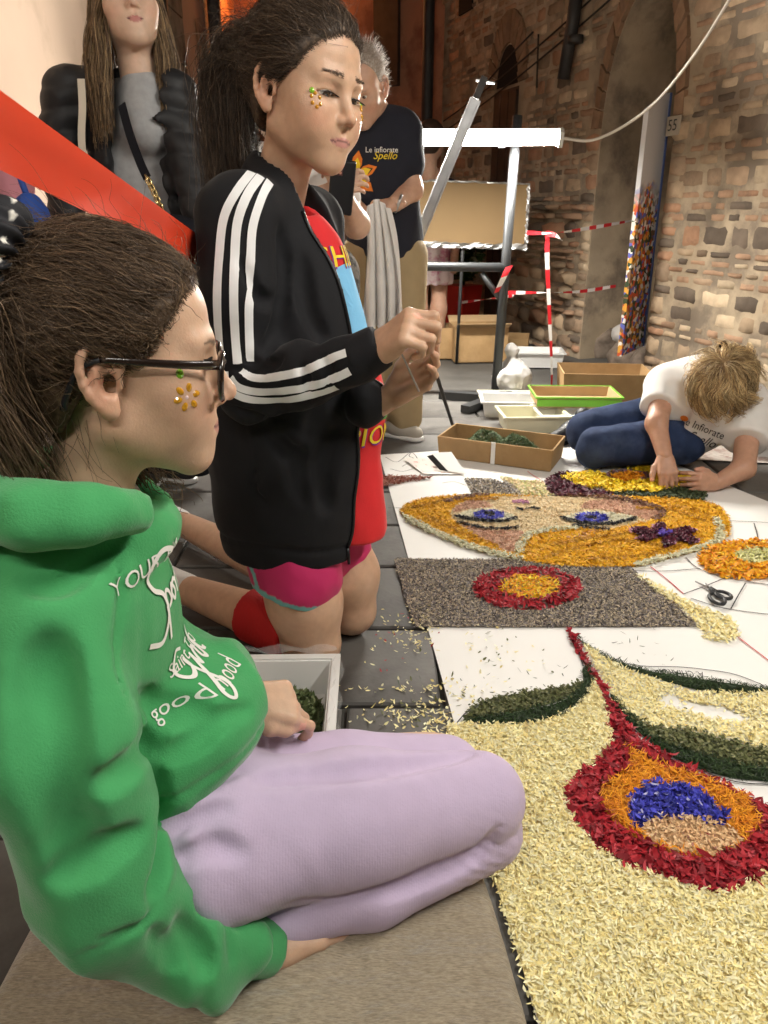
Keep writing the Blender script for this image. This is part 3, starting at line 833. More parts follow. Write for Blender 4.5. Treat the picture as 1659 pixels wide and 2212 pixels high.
ring = region('red_petals', tear, PRED, 42000, .017, .0052, .009, holes=[org], curl=.45, tilt=.35)
region('orange_petals', org, PORG, 80000, .017, .0016, .012, holes=[blu, pch], curl=.4)
region('blue_petals', blu, PBLUE, 60000, .012, .0042, .015, curl=.6, tilt=.6)
region('peach_petals', pch, PPEACH, 90000, .008, .0028, .010)
for nm, pl, cb, sm_ in (('cream_bed', cream_main, (.70,.58,.27), False), ('cream_bed', cream_u, (.55,.44,.18), True), ('red_bed', tear, (.16,.01,.015), True), ('orange_bed', org, (.42,.13,.008), True), ('blue_bed', blu, (.03,.03,.22), True), ('peach_bed', pch, (.45,.28,.14), True)):
    if nm == 'cream_bed' and sm_: continue
    q_ = smooth_poly(pl) if sm_ else np.asarray(pl); zb = {'red_bed': .0068, 'orange_bed': .0074, 'blue_bed': .0080, 'peach_bed': .0086}.get(nm, .0064)
    obj(nm, to3(q_, zb), [tuple(range(len(q_)))], pm(nm, cb, .9, .35, 90), carpet, False)
# largest red petals one by one
pm_l = []
for k in range(6):
    V, F, C = petals(np.zeros((1, 2)), .024, .0075, pick(PRED, 1), 0, .0, .6, .2, .2)
    pm_l.append(mesh_from('red_petal', V, F, M_petal, True, None, C))
cand = sample(smooth_poly(tear), 1500, [smooth_poly(org)], .0)
order = np.argsort(cand[:, 1])[:230]
for i in order:
    o = link('red_petal', random.choice(pm_l), ring); o.location = (*(cand[i] - BASE[carpet][:2]), random.uniform(.013, .018)); o.rotation_euler = (random.uniform(-.4,.4), random.uniform(-.4,.4), random.uniform(0, 6.3))

# ---- square of chaff with the round flower
sq = PA((78,512),(600,515),(750,540),(900,548),(1075,548),(1115,590),(1250,690),(1362,800),(800,803),(170,802),(128,690),(98,580))
ringo = EA(638, 645, 226, 88); ringi = EA(648, 641, 126, 50)
obj('chaff_bed', to3(sq, .0062), [tuple(range(len(sq)))], pm('chaff_bed', (.17,.145,.12), .9, .4, 150), carpet, False)
region('chaff', sq, PCHAFF, 150000, .0062, .0028, .004, holes=[ringo], sm=False)
region('round_red_petals', ringo, PRED, 26000, .020, .006, .012, holes=[ringi], curl=.5)
region('round_yellow_petals', ringi, PORG[:2] + PYEL, 50000, .020, .003, .014)
streak = PA((1100,578),(1200,630),(1350,710),(1480,760),(1530,810),(1520,850),(1450,866),(1385,845),(1362,800),(1280,720),(1160,635))
region('cream_streak', streak, PCREAM, 60000, .012, .004, .007)
# ---- face
face_out = PA((105,310),(160,268),(300,247),(500,240),(620,246),(760,250),(900,245),(1000,248),(1100,251),(1250,257),(1390,272),(1460,297),(1490,350),(1490,410),(1430,452),(1330,487),(1200,521),(1100,545),(900,549),(750,541),(600,516),(480,491),(350,451),(220,396),(140,352))
skin = PA((310,320),(340,287),(400,264),(520,250),(700,250),(900,250),(1000,257),(1100,272),(1180,290),(1205,320),(1180,345),(1100,366),(980,392),(860,386),(740,392),(650,410),(605,450),(590,492),(550,487),(500,462),(430,422),(370,382),(330,350))
rose1 = PA((325,318),(345,288),(400,266),(450,268),(495,292),(440,303),(390,306))
rose2 = PA((345,365),(480,392),(620,398),(600,450),(590,490),(550,486),(500,462),(430,422),(375,384))
rose3 = PA((870,300),(890,272),(1000,262),(1100,280),(1195,305),(1200,325),(1150,350),(1105,338),(1000,315),(940,305))
rose4 = PA((800,425),(850,402),(945,394),(900,417),(825,432))
brow1 = PA((760,247),(900,244),(1010,252),(1120,272),(1205,300),(1222,325),(1205,348),(1170,352),(1195,325),(1170,305),(1080,280),(980,262),(880,254))
brow2 = PA((290,272),(330,258),(380,248),(470,243),(480,249),(400,256),(345,268),(300,280))
eye1 = PA((338,337),(400,310),(470,303),(545,320),(595,346),(540,358),(450,357),(385,352))
eye2 = PA((785,345),(840,325),(910,315),(1000,323),(1105,345),(1030,362),(925,370),(850,362))
ir1, pu1 = EA(475, 333, 66, 21), EA(480, 330, 26, 10)
ir2, pu2 = EA(912, 345, 72, 21), EA(908, 345, 26, 9)
def band(pts, w):  # thin strip along a path, in enlarged plan units (height w)
    pts = spline(np.c_[np.array(pts, float), np.zeros(len(pts))], 16)[:, :2]
    return PA(*[(x, y - w / 2) for x, y in pts], *[(x, y + w / 2) for x, y in pts[::-1]])
edgeL = PA((103,312),(125,330),(230,385),(360,440),(480,478),(610,508),(600,522),(480,498),(350,458),(220,404),(135,358))
edgeR = PA((1098,535),(1200,512),(1330,475),(1420,440),(1440,390),(1425,345),(1450,350),(1472,400),(1460,445),(1330,492),(1200,527),(1100,549))
nose_s = PA((588,492),(603,445),(640,408),(730,388),(840,382),(850,392),(740,402),(665,420),(630,455),(618,497))
HF = [skin, edgeL, edgeR]
obj('hair_bed', to3(smooth_poly(face_out), .0060), [tuple(range(len(face_out) * 6))], pm('golden_bed', (.50,.24,.012), .9, .3, 80), carpet, False)
region('golden_petals', face_out, PGOLD, 100000, .014, .0034, .006, holes=[skin, edgeL, edgeR], tilt=.3)
for q in ([(150,300),(300,270),(520,262)], [(700,520),(850,470),(1050,440),(1250,470)], [(760,455),(900,430),(1060,410)], [(1100,300),(1250,310),(1400,360)], [(900,520),(1150,500),(1380,430)], [(200,330),(330,390),(520,470)], [(1230,290),(1380,320),(1460,390)]):
    region('dark_gold_lock', band(q, 11), [(.42,.19,.01),(.52,.25,.015)], 70000, .014, .0034, .004, z0=.010, sm=False)
obj('skin_bed', to3(smooth_poly(skin), .0064), [tuple(range(len(skin) * 6))], pm('skin_bed', (.60,.42,.22), .9, .3, 80), carpet, False)
region('skin_petals', skin, PSKIN, 130000, .0075, .0032, .004, holes=[rose1, rose2, rose3, eye1, eye2], z0=.007)
for q in (rose1, rose2, rose3, rose4): region('rose_petals', q, PROSE, 130000, .0075, .0032, .004, z0=.0075)
for q in (brow1, brow2): region('brown_petals', q, PBROWN, 120000, .009, .004, .008, z0=.009)
for e, i, p in ((eye1, ir1, pu1), (eye2, ir2, pu2)):
    region('pale_eye_petals', e, [(.75,.72,.55,3),(.62,.58,.42,1)], 120000, .009, .004, .006, holes=[i], z0=.0075)
    region('blue_iris_petals', i, PBLUE, 90000, .011, .005, .008, holes=[p], z0=.009)
    region('pupil_petals', p, PBLACK, 120000, .009, .004, .008, z0=.010)
for q, w in (([(328,338),(420,352),(520,360),(597,344)], 8), ([(340,362),(480,391),(602,387)], 6), ([(778,341),(850,363),(960,372),(1040,362),(1105,344)], 8), ([(828,377),(900,386),(985,393)], 6), ([(590,302),(604,306),(622,311)], 6), ([(632,306),(660,303),(690,306)], 6)):
    region('black_line_petals', band(q, w), PBLACK, 160000, .010, .003, .005, z0=.012, sm=False)
region('mouth_petals', band([(580,277),(610,274),(645,280)], 9), PPINK, 160000, .009, .004, .005, z0=.011, sm=False)
for q in (edgeL, edgeR, nose_s): region('pale_edge_petals', q, [(.66,.63,.42,3),(.72,.70,.52,2),(.5,.48,.3,1)], 90000, .011, .0042, .010, z0=.008)
for k, (x, y) in enumerate(((1082,405),(1112,440),(1250,462),(1352,452),(1340,405),(1180,388))):
    cx, cy = (1215 + x) / 2, (420 + y) / 2
    dx, dy = x - 1215, y - 420; L_ = math.hypot(dx, dy); ux, uy = dx / L_, dy / L_
    pt = [(1215 + ux * L_ * t - uy * wq * (34 if abs(dx) < 60 else 15), 420 + uy * L_ * t + ux * wq * (34 if abs(dx) < 60 else 15)) for t, wq in ((.1,0),(.45,.8),(.85,.9),(1.05,0),(.85,-.9),(.45,-.8))]
    region('purple_flower_petals', PA(*pt), PMAROON, 110000, .012, .005, .009, z0=.015)
    region('pink_tip_petals', EA(x, y, 16, 6, 10), PPINK, 90000, .010, .004, .006, z0=.016)
region('flower_heart_petals', EA(1215, 420, 36, 12), [(.09,.05,.35),(.14,.08,.45)], 110000, .010, .005, .010, z0=.018)
# ---- upper motifs and side ring
gray_u = PA((370,172),(490,175),(570,195),(618,242),(412,243))
peach_u = PA((520,164),(620,180),(705,186),(757,246),(620,244),(580,200))
maroon = PA((714,192),(770,156),(830,152),(870,175),(880,215),(980,232),(985,245),(760,248))
dgreen = PA((985,236),(1200,224),(1350,196),(1392,240),(1372,268),(1230,255),(1100,248))
yel = PA((775,176),(830,160),(900,150),(965,158),(1000,146),(1090,138),(1140,120),(1200,130),(1290,158),(1365,190),(1300,212),(1240,214),(1200,228),(1150,238),(1080,228),(1000,236),(950,214),(890,216),(845,206),(825,190))
region('upper_chaff', gray_u, PCHAFF, 80000, .009, .004, .006, sm=False)
region('upper_peach_petals', peach_u, PSKIN + PCHART, 70000, .011, .005, .008, sm=False)
region('maroon_petals', maroon, PMAROON, 70000, .012, .006, .012)
region('green_flakes', dgreen, [(.05,.07,.03),(.08,.10,.045),(.03,.045,.02)], 70000, .010, .006, .010)
region('yellow_flower_petals', yel, PYEL, 55000, .016, .007, .016, holes=[EA(1065,168,100,26)], curl=.6)
region('mauve_petals', EA(1065,168,106,28), PMAUVE, 70000, .011, .005, .010, holes=[EA(1062,170,70,19)])
region('orange_heart_petals', EA(1062,170,71,20), PORG, 70000, .012, .005, .014)
region('red_brown_petals', PA((-40,165),(100,163),(235,170),(130,184),(40,204),(-40,212)), PREDBR, 60000, .012, .005, .008)
oring, oring_i = EA(1600, 520, 238, 84), EA(1610, 505, 100, 33)
region('orange_ring_petals', oring, PORG + PGOLD[:2], 50000, .016, .005, .010, holes=[oring_i])
region('pale_heart_petals', oring_i, PCHART, 60000, .013, .005, .010)
# ---- drawn lines on the paper
M_ink = pm('ink', (.03,.03,.035), .7); M_redink = pm('red_ink', (.55,.03,.05), .7)
def ink(P, w, mat, nm='drawn_line'):
    P = spline(np.c_[np.asarray(P), np.zeros(len(P))], max(8, 6 * len(P)))[:, :2]
    T = np.gradient(P, axis=0); T /= np.linalg.norm(T, axis=1)[:, None] + 1e-9; Nn = np.c_[-T[:, 1], T[:, 0]] * w / 2
    V = np.vstack([to3(P + Nn, .0068), to3(P - Nn, .0068)]); n = len(P)
    V[:, 2] += .0006
    obj(nm, V, [(i, i+1, n+i+1, n+i) for i in range(n-1)], mat, carpet, False)
for q in ([(1310,508),(1350,545),(1420,577),(1560,607),(1720,632)], [(1070,562),(1200,565),(1370,554)], [(1300,662),(1400,625),(1478,592)], [(1562,615),(1530,670),(1500,725)], [(1330,680),(1440,715),(1560,737),(1720,755)], [(1495,350),(1580,354),(1720,362)], [(1598,360),(1608,395),(1616,430)],
          [(40,80),(90,100),(150,60),(180,110),(120,140),(60,130)], [(150,60),(140,75),(160,90),(110,120)], [(990,120),(1000,105),(1040,100),(1060,115),(1030,128),(1000,127)], [(880,130),(910,95),(960,110),(950,130)], [(1280,125),(1330,128),(1345,120)], [(280,190),(330,185),(380,200)], [(50,295),(150,298),(230,300)]):
    ink(PA(*q), .0028, M_ink)
for q in ([(700,105),(720,180),(745,260)], [(940,245),(1050,262),(1200,265),(1340,278),(1500,305),(1700,385)], [(900,470),(1000,580),(1150,690),(1300,770),(1500,835),(1700,850)], [(120,545),(170,490),(230,455)]):
    ink(PB(*q), .0024, M_ink)
ink(PA((1160,545),(1230,600),(1300,662)), .003, M_redink); ink(PA((1530,845),(1600,900),(1720,990)), .003, M_redink)
ink(PA((640,140),(668,160),(700,178)), .003, M_redink)
c0, c1 = np.array(ZB(1345, 305)), np.array(ZB(1125, 288)); dxy = (c1 - c0) / np.linalg.norm(c1 - c0)
V, F = text_mesh('A. CHIARO', .032)
mid = (c0 + c1) / 2; nxy = np.array((-dxy[1], dxy[0]))
V = np.array([(*(mid + dxy * v[0] * np.linalg.norm(c1 - c0) / (.032 * 5.2) + nxy * v[1]), .0078) for v in V])
obj('drawn_note', V, F, M_ink, carpet, False)
# scattered bits on the paper and the paving
def scatter(nm, c, sig, n, pal, L, Wd, z0, par, **k):
    pts = np.array(c) + rng.normal(0, 1, (n, 2)) * np.array(sig)
    V, F, C = petals(pts, L, Wd, pick(pal, n), z0, .003, .4)
    return obj(nm, V, F, M_petal, par, False, C, kind='stuff', **k)
for (x, y), s, n in (((130,400),(.05,.03),55), ((250,160),(.06,.05),30), ((330,220),(.05,.05),25), ((1180,460),(.05,.02),20)):
    scatter('scattered_petals', ZB(x, y), s, n, PCREAM + POLIVE[:1], .010, .0035, .007, carpet)
scatter('scattered_needles', ZB(1000,170), (.05,.04), 25, PDGREEN, .014, .0012, .007, carpet)
scatter('scattered_needles', ZB(300,330), (.10,.05), 30, PDGREEN, .012, .0014, .007, carpet)
scatter('scattered_needles', ZB(780,1560), (.3,.15), 8, PRED, .010, .004, .016, carpet)
sp = setp(scatter('fallen_petals', G(875,1548), (.045,.030), 150, PCREAM + PCREAM + POLIVE, .010, .003, .002, pav), kind='stuff')
scatter('fallen_petals', G(870,1490), (.07,.006), 45, PCREAM, .010, .0032, .002, pav)
scatter('fallen_petals', G(860,1400), (.05,.09), 40, PCREAM + PRED[:1], .010, .0035, .002, pav)
scatter('fallen_petals', G(960,1575), (.02,.03), 90, PCREAM, .011, .0034, .003, pav)
scatter('fallen_petals', G(905,1360), (.03,.06), 120, PCREAM, .009, .003, .006, carpet)
# ================================================================== PEOPLE TOOLKIT
def skin_mat(name, col):
    m = pm(name, col, .44, attr=True, sss=.15, bump=.22, bs=420, spec=.38, var=.09, vs=55)
    return m
def interp(z, zs, ys): return np.interp(z, zs, ys).astype(np.float32)
def make_head(h=.0025, lid_z=0., lid_h=.0043, smile=0., chin=1.0, child=1.0, nose=1.0, mouth_open=0., neck=None, neck_r=(.044,.046), ears=(1, -1), lid_dz=0., cheek=1.0, eye_w=.0142, lips=1.0, eye_r=.0125, mw=1.0):
    """face looks along +Y, up is +Z, origin between the eyes inside the skull; returns an SDF"""
    s = SDF()
    s.ell((0,-.018,.034), (.0725,.094,.083))
    s.ell((0,.030,.040), (.060,.048,.056), .03)
    s.ell((0,.026,-.028), (.059,.056,.070), .03)
    for q in (1, -1):
        s.ell((q*.040,.052,-.020), (.025,.025,.020), .03)
        s.ell((q*.033,.055,-.050), (.024*cheek,.024*cheek,.027), .03)
        s.cone((q*.050,-.004,-.056), (q*.016,.064,-.092), .017, .015, .03)
    s.ell((0,.070,-.093), (.019,.0165*chin,.015), .022)
    s.ell((0,.072,-.058), (.026,.019,.024), .022)
    for q in (1, -1): s.cone((q*.012,.0795,.018), (q*.042,.068,.021), .0085, .008, .018)
    for q in (1, -1): s.ell((q*.0315,.093,.0005), (.0165,.0145,.0105), .016, 's')
    # lids around the eyeballs
    for q in (1, -1):
        ec = np.array((q*.0315, .079 - eye_r, 0), np.float32)
        def almond(p, ec=ec):
            u = (p[:, 0] - ec[0]) / eye_w
            top = lid_z + lid_h * np.maximum(1 - u*u, -.5); bot = lid_z - lid_h * .62 * np.maximum(1 - u*u, -.5)
            return np.minimum(top - p[:, 2], p[:, 2] - bot)
        def lid(p, ec=ec, almond=almond):
            d = np.sqrt(((p - ec) ** 2).sum(1)) - eye_r - .0016
            return np.maximum(d, almond(p))
        s.add(lid, .004)
        def cut(p, ec=ec, almond=almond):
            return np.maximum(np.maximum(-almond(p), .0765 - eye_r - p[:, 1]), np.abs(p[:, 0] - ec[0]) - eye_w - .0008)
        s.add(cut, .0012, 's')
    # nose
    s.cone((0,.078,.010), (0,.078+.0235*nose,-.028), .0080, .0088, .012)
    s.ell((0,.0785+.0245*nose,-.031), (.0095,.0092,.0085), .006)
    for q in (1, -1):
        s.ell((q*.0108,.079+.0135*nose,-.0355), (.0070,.0095,.0070), .006)
        s.ell((q*.0055,.079+.019*nose,-.0405), (.0030,.0050,.0035), .003, 's')
    # lips
    mo = mouth_open
    for q in (1, -1):
        s.cone((q*.0205*mw,.0795,-.0615+smile), (q*.004,.0895,-.0580), .0030, .0046*lips, .005)
        s.cone((q*.0190*mw,.0795,-.0622+smile), (q*.003,.0885,-.0672-mo), .0030, .0058*lips, .005)
    s.cone((-.019*mw,.089,-.0622-mo*.4), (.019*mw,.089,-.0622-mo*.4), .0012+mo*.3, .0012+mo*.3, .0025, 's')
    s.ell((0,.0935,-.0505), (.0028,.005,.006), .006, 's')
    # ears
    for q in ears:
        def EP(u, v, o): return np.array((q*(.0675 + o - u*.30), -.010 + u*.95 - v*.16, -.010 + v*.98 + u*.1))
        hel = [(.009,.002),(.015,.014),(.011,.027),(-.003,.033),(-.017,.026),(-.0225,.009),(-.019,-.009),(-.011,-.021),(-.003,-.028)]
        hp = spline(np.array([(a, b, 0) for a, b in hel]), 14)
        s.chain([EP(a, b, .007) for a, b, _ in hp], [.0036]*3 + [.0042]*8 + [.0042]*3, .004)
        s.cone(EP(-.004,.022,.003), EP(-.006,-.016,.003), .016, .011, .006, flat=EP(0,0,1)-EP(0,0,0), ratio=.28)
        ah = spline(np.array([(.001,.020,0),(-.009,.012,0),(-.0125,-.002,0),(-.007,-.014,0),(.002,-.017,0)]), 8)
        s.chain([EP(a, b, .0065) for a, b, _ in ah], .0034, .004)
        s.ell(EP(.009,-.005,.006), (.0045,.004,.0058), .004)
        s.ell(EP(-.003,-.0255,.006), (.0048,.0085,.0095), .006)
        s.ell(EP(.001,-.003,.009), (.008,.0075,.0095), .004, 's')
        s.cone(EP(-.0135,.016,.010), EP(-.0165,-.002,.010), .0026, .0026, .003, 's')
    if neck is not None:
        a, b = neck
        s.cone(a, b, neck_r[0], neck_r[1], .03)
    return s
def face_cols(V, base, lip, smile=0., mouth_open=0., brow=None, rosy=.12, browz=0., mw=1.0):
    """skin colours by place on the head, with shade painted under the eyes"""
    C = np.tile(np.array(base, float), (len(V), 1))
    def blend(mask, c):
        nonlocal C
        C = C * (1 - mask[:, None]) + np.array(c) * mask[:, None]
    x, y, z = V.T; ax = np.abs(x)
    g = lambda c, r: np.exp(-(((V - np.array(c)) / np.array(r)) ** 2).sum(1))
    red = np.array(base) * np.array((1.02, .72, .68))
    for q in (1, -1):
        blend(.55 * g((q*.043,.065,-.038), (.022,.03,.018)) * rosy / .12, red)
        blend(.55 * g((q*.079,-.016,-.010), (.016,.02,.045)), red)
        blend(.35 * g((q*.0315,.08,-.0075), (.015,.02,.005)), np.array(base) * np.array((.66,.55,.52)))  # under-eye shade blended into the skin colour
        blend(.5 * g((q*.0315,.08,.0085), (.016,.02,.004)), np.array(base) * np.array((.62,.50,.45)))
    blend(.4 * g((0,.105,-.034), (.014,.014,.01)), red)
    zl = -.0622 + smile * np.clip(ax / (.02*mw), 0, 1)
    up = np.clip((z - zl) / .0015 + .5, 0, 1)
    h_up = .0058 * np.clip(1 - (ax / (.0225*mw)) ** 2, 0, 1); h_lo = (.0088 + mouth_open) * np.clip(1 - (ax / (.021*mw)) ** 2, 0, 1)
    m = ((z < zl + h_up) & (z > zl - h_lo) & (y > .07) & (ax < .0225*mw)).astype(float)
    blend(m * .8, lip)
    dl = np.abs(z - (zl - mouth_open * .4)); blend(((dl < .0012 + mouth_open * .3) & (y > .075) & (ax < .020*mw)) * .85, np.array(lip) * .25)
    if brow is not None:
        bz = .0165 + browz + .005 * np.sin(np.clip((ax - .010) / .040, 0, 1) * math.pi * .8)
        w = .0042 * np.clip(1.15 - np.clip((ax - .012) / .038, 0, 1), .25, 1)
        m = np.clip(1 - np.abs(z - bz) / w, 0, 1) * ((ax > .011) & (ax < .046) & (y > .045))
        blend(np.clip(m * 1.6, 0, .85), brow)
    # lash line
    return C
def eyeball(q, gaze, iris=(.09,.045,.02), n=22, r=.0125):
    c = np.array((q*.0315, .079 - r, 0.)); V = []; F = []
    g = np.array(gaze, float); g /= np.linalg.norm(g)
    B = basis(g)
    ths = np.concatenate([[0, .16, .21, .34, .50, .54], np.linspace(.6, math.pi, 9)]); 
    C = []
    for i, th in enumerate(ths):
        for k in range(n):
            a = 2*math.pi*k/n
            V.append(c + r * (B @ np.array((math.sin(th)*math.cos(a), math.cos(th), math.sin(th)*math.sin(a)))))
            C.append((.004,.004,.004) if th < .19 else iris if th < .52 else (.62,.58,.54))
    for i in range(len(ths) - 1):
        for k in range(n):
            F.append((i*n+k, i*n+(k+1) % n, (i+1)*n+(k+1) % n, (i+1)*n+k))
    return np.array(V), F, np.array(C)
M_eye = pm('eye', rough=.12, attr=True, spec=.6, coat=.6)
M_hair = pm('hair', rough=.5, attr=True, spec=.35)
def hair_cap(zs, ys, grow=.006, h=.004, low=-.085, extra=None):
    s = SDF()
    s.ell((0,-.018,.034), (.0725+grow,.094+grow,.083+grow)); s.ell((0,.030,.040), (.060+grow,.048+grow,.056+grow), .03)
    s.ell((0,-.035,-.03), (.056+grow,.060,.060), .03)
    if extra: extra(s)
    s.add(lambda p: (p[:, 1] - interp(p[:, 2], zs, ys)) * .7, .006, 'i')
    s.plane((0,-.05,low), (0,0,-1), .01, 'i')
    return s.mesh(h, .01)
def strand_mesh(P, r0, taper=.75, rng_=None):
    """P (N,K,3) paths -> 3-sided tubes"""
    N_, K = P.shape[:2]
    T = np.gradient(P, axis=1); T /= np.linalg.norm(T, axis=2, keepdims=True) + 1e-12
    ref = rng.normal(0, 1, (N_, 1, 3)); A = np.cross(T, np.broadcast_to(ref, T.shape)); A /= np.linalg.norm(A, axis=2, keepdims=True) + 1e-12
    Bq = np.cross(T, A)
    rr = np.asarray(r0).reshape(-1, 1) * (1 - taper * np.linspace(0, 1, K)[None] ** 2)
    V = np.zeros((N_, K, 3, 3))
    for k in range(3):
        a = 2*math.pi*k/3; V[:, :, k] = P + rr[..., None] * (math.cos(a) * A + math.sin(a) * Bq)
    base = (np.arange(N_)[:, None, None] * K + np.arange(K - 1)[None, :, None]) * 3
    k = np.arange(3)[None, None]; k2 = (k + 1) % 3
    F = np.stack([base + k, base + k2, base + k2 + 3, base + k + 3], -1).reshape(-1, 4)
    return V.reshape(-1, 3), F
def strand_cols(n, K, pal, v=.25):
    c = pick(pal, n, v); return np.repeat(c, K * 3, 0)
def locks(P, roots, amp, sc=32, f=2.2):
    """neighbouring strands share their sway"""
    K = P.shape[1]; t = np.linspace(0, 1, K)[None]
    for ax_, sd in ((0, 1), (1, 5), (2, 9)):
        ph = vnoise(roots, sc, sd)[:, None] * 5; am = amp * (.6 + .6 * vnoise(roots, sc * .7, sd + 2))[:, None]
        P[:, :, ax_] += am * np.sin(6.283 * f * t + ph) * np.sin(math.pi * np.clip(t * 1.1, 0, 1))
    return P
def wavy(P, amp, freq, grow=True):
    """adds curls to paths (N,K,3)"""
    N_, K = P.shape[:2]; t = np.linspace(0, 1, K)[None]
    T = np.gradient(P, axis=1); T /= np.linalg.norm(T, axis=2, keepdims=True) + 1e-12
    ref = np.array((.3, .5, .8)); A = np.cross(T, ref); A /= np.linalg.norm(A, axis=2, keepdims=True) + 1e-9; B = np.cross(T, A)
    ph = rng.uniform(0, 6.28, (N_, 1)); f = np.asarray(freq) * rng.uniform(.7, 1.3, (N_, 1)); am = np.asarray(amp) * rng.uniform(.3, 1.4, (N_, 1)) * (t if grow else 1)
    return P + (am * np.sin(6.283*f*t + ph))[..., None] * A + (am * np.cos(6.283*f*t*.93 + ph * 1.7))[..., None] * B
CAPC, CAPR = np.array((0,-.018,.036)), np.array((.0785,.102,.090))
def pulled(roots, tie, K=14, lift=.03, mess=.02, spread=.006):
    """hair combed over the skull from roots to the tie"""
    n = len(roots); t = np.linspace(0, 1, K)[None, :, None]
    end = np.array(tie) + rng.normal(0, spread, (n, 3))
    P = roots[:, None] * (1 - t) + end[:, None] * t
    q = (P - CAPC) / CAPR; ln = np.linalg.norm(q, axis=2, keepdims=True)
    want = 1 + lift * np.sin(math.pi * t) * rng.uniform(.2, 1.6, (n, 1, 1)) + rng.uniform(0, .03, (n, 1, 1))
    inside_ = ln < want
    Q = CAPC + CAPR * q / ln * want
    w = np.clip((1 - t) * 6, 0, 1)
    P = np.where(inside_, Q * w + P * (1 - w) if False else Q, P)
    P[:, -1] = end
    return P
def bind(V, Rm, C, s): return (np.asarray(V) * s) @ np.asarray(Rm).T + np.asarray(C)
def rpy(yaw, pitch=0., roll=0.):
    """yaw 0 looks along +Y, positive turns to the left; pitch up positive; roll positive leans to the right shoulder"""
    return rotz(yaw) @ rotx(pitch) @ roty(roll)
# ---------------------------------------------------------------- hands
def make_hand(curl, thumb=None, side=1, spread=.10, h=.0023, forearm=.0, palm_w=1.0):
    """wrist at origin, fingers along +Y, back of the hand up (+Z), thumb on +X*side. curl: 4 x 3 bend angles (index..little)"""
    s = SDF(); q = side
    s.cone((0,-.02,0), (0,.012,0), .022, .024, .01, flat=(0,0,1), ratio=.72)
    if forearm: s.cone((0,-forearm,0), (0,-.01,0), .030, .0225, .015, flat=(0,0,1), ratio=.8)
    for i, x in enumerate((.026,.009,-.009,-.025)):
        s.cone((q*x*.55,.008,0), (q*x*1.02,.075 - abs(i-1)*.003,.0), .0145, .0115, .012)
    s.ell((q*.020,.030,-.010), (.016,.026,.013), .012)
    s.ell((q*-.020,.030,-.009), (.012,.028,.012), .012)
    tips = []
    for i, (x, L, r) in enumerate(((.026,(.040,.024,.020),.0088),(.0085,(.044,.028,.021),.0090),(-.0090,(.041,.026,.020),.0086),(-.0255,(.032,.019,.018),.0076))):
        p = np.array((q*x, .076 - abs(i-1)*.003, .001)); a = 0.; yaw = q * spread * (1.5 - i)
        for j in range(3):
            a += curl[i][j]
            d = np.array((math.sin(yaw)*math.cos(a), math.cos(yaw)*math.cos(a), -math.sin(a)))
            p2 = p + d * L[j]
            s.cone(p, p2, r * (1 - .08*j), r * (1 - .08*(j+1)), .0035 if j else .006)
            p = p2
        up = np.array((math.sin(yaw)*math.sin(a), math.cos(yaw)*math.sin(a), math.cos(a)))
        tips.append((p - d*.004, d, up, r))
    th = thumb or [(.020,.018,-.006),(.042,.040,-.012),(.052,.066,-.014),(.056,.088,-.016)]
    th = [np.array((q*a, b, c)) for a, b, c in th]
    s.chain(th, [.0135,.0115,.0098,.0085], .006)
    d = th[-1] - th[-2]; d /= np.linalg.norm(d); up = np.array((q*.55,0,.8)); up -= d*d.dot(up); up /= np.linalg.norm(up)
    tips.append((th[-1] - d*.003, d, up, .0088))
    V, F = s.mesh(h, .008)
    return V, F, tips
def hand_cols(V, base, tips):
    C = np.tile(np.array(base, float), (len(V), 1)) * (1 + .05 * vnoise(V, 120, 4))[:, None]
    for p, d, up, r in tips:
        w = V - p; a = w @ d; b = w @ up; l = np.linalg.norm(w - np.outer(a, d) - np.outer(b, up), axis=1)
        k = (a > -.004) & (a < .0085) & (b > r*.45) & (l < r*.72)
        C[k] = np.array(base) * np.array((1.1,.92,.92)) + np.array((.08,.06,.06))
        k2 = np.exp(-(np.linalg.norm(w, axis=1) / .013) ** 2)[:, None] * .45
        C = C * (1 - k2) + np.array(base) * np.array((1.0,.75,.70)) * k2
    return C
def merge(parts):
    Vs, Fs, Cs = [], [], []; n = 0
    for V, F, C in parts:
        F = np.asarray(F); Vs.append(V); Fs.append(F + n); Cs.append(C); n += len(V)
    return np.vstack(Vs), np.vstack(Fs), np.vstack(Cs)
def rows(V, c): return np.tile(np.array(c, float), (len(V), 1))
def project(V, F, bvh, d, off=.0016, far=.4):
    """lay a flat print on cloth along direction d"""
    d = Vector(d).normalized(); out = []
    ok = []
    for v in V:
        h = bvh.ray_cast(Vector(v), d, far)
        if h[0] is None: out.append(v); ok.append(False)
        else: out.append(np.array(h[0]) - np.array(d) * off); ok.append(True)
    F = [f for f in F if all(ok[i] for i in f)]
    return np.array(out), F
def bvh_of(V, F): return BVHTree.FromPolygons([tuple(map(float, v)) for v in V], [tuple(map(int, f)) for f in F])
def ribbon_on(path, w, bvh, d, off=.0018, nw=3, n=40):
    """strip of width w that follows cloth under a path (path points lie in front of the cloth)"""
    P = spline(path, n); T = np.gradient(P, axis=0); T /= np.linalg.norm(T, axis=1)[:, None]
    dd = np.array(d, float); dd /= np.linalg.norm(dd)
    S = np.cross(T, dd); S /= np.linalg.norm(S, axis=1)[:, None]
    V = np.concatenate([P + S * w * (k / (nw - 1) - .5) for k in range(nw)])
    F = [(k*n+i, k*n+i+1, (k+1)*n+i+1, (k+1)*n+i) for k in range(nw-1) for i in range(n-1)]
    return project(V, F, bvh, d, off)
def loft_tube(P, rx, n=24): return tube_mesh(P, np.asarray(rx), n, True)

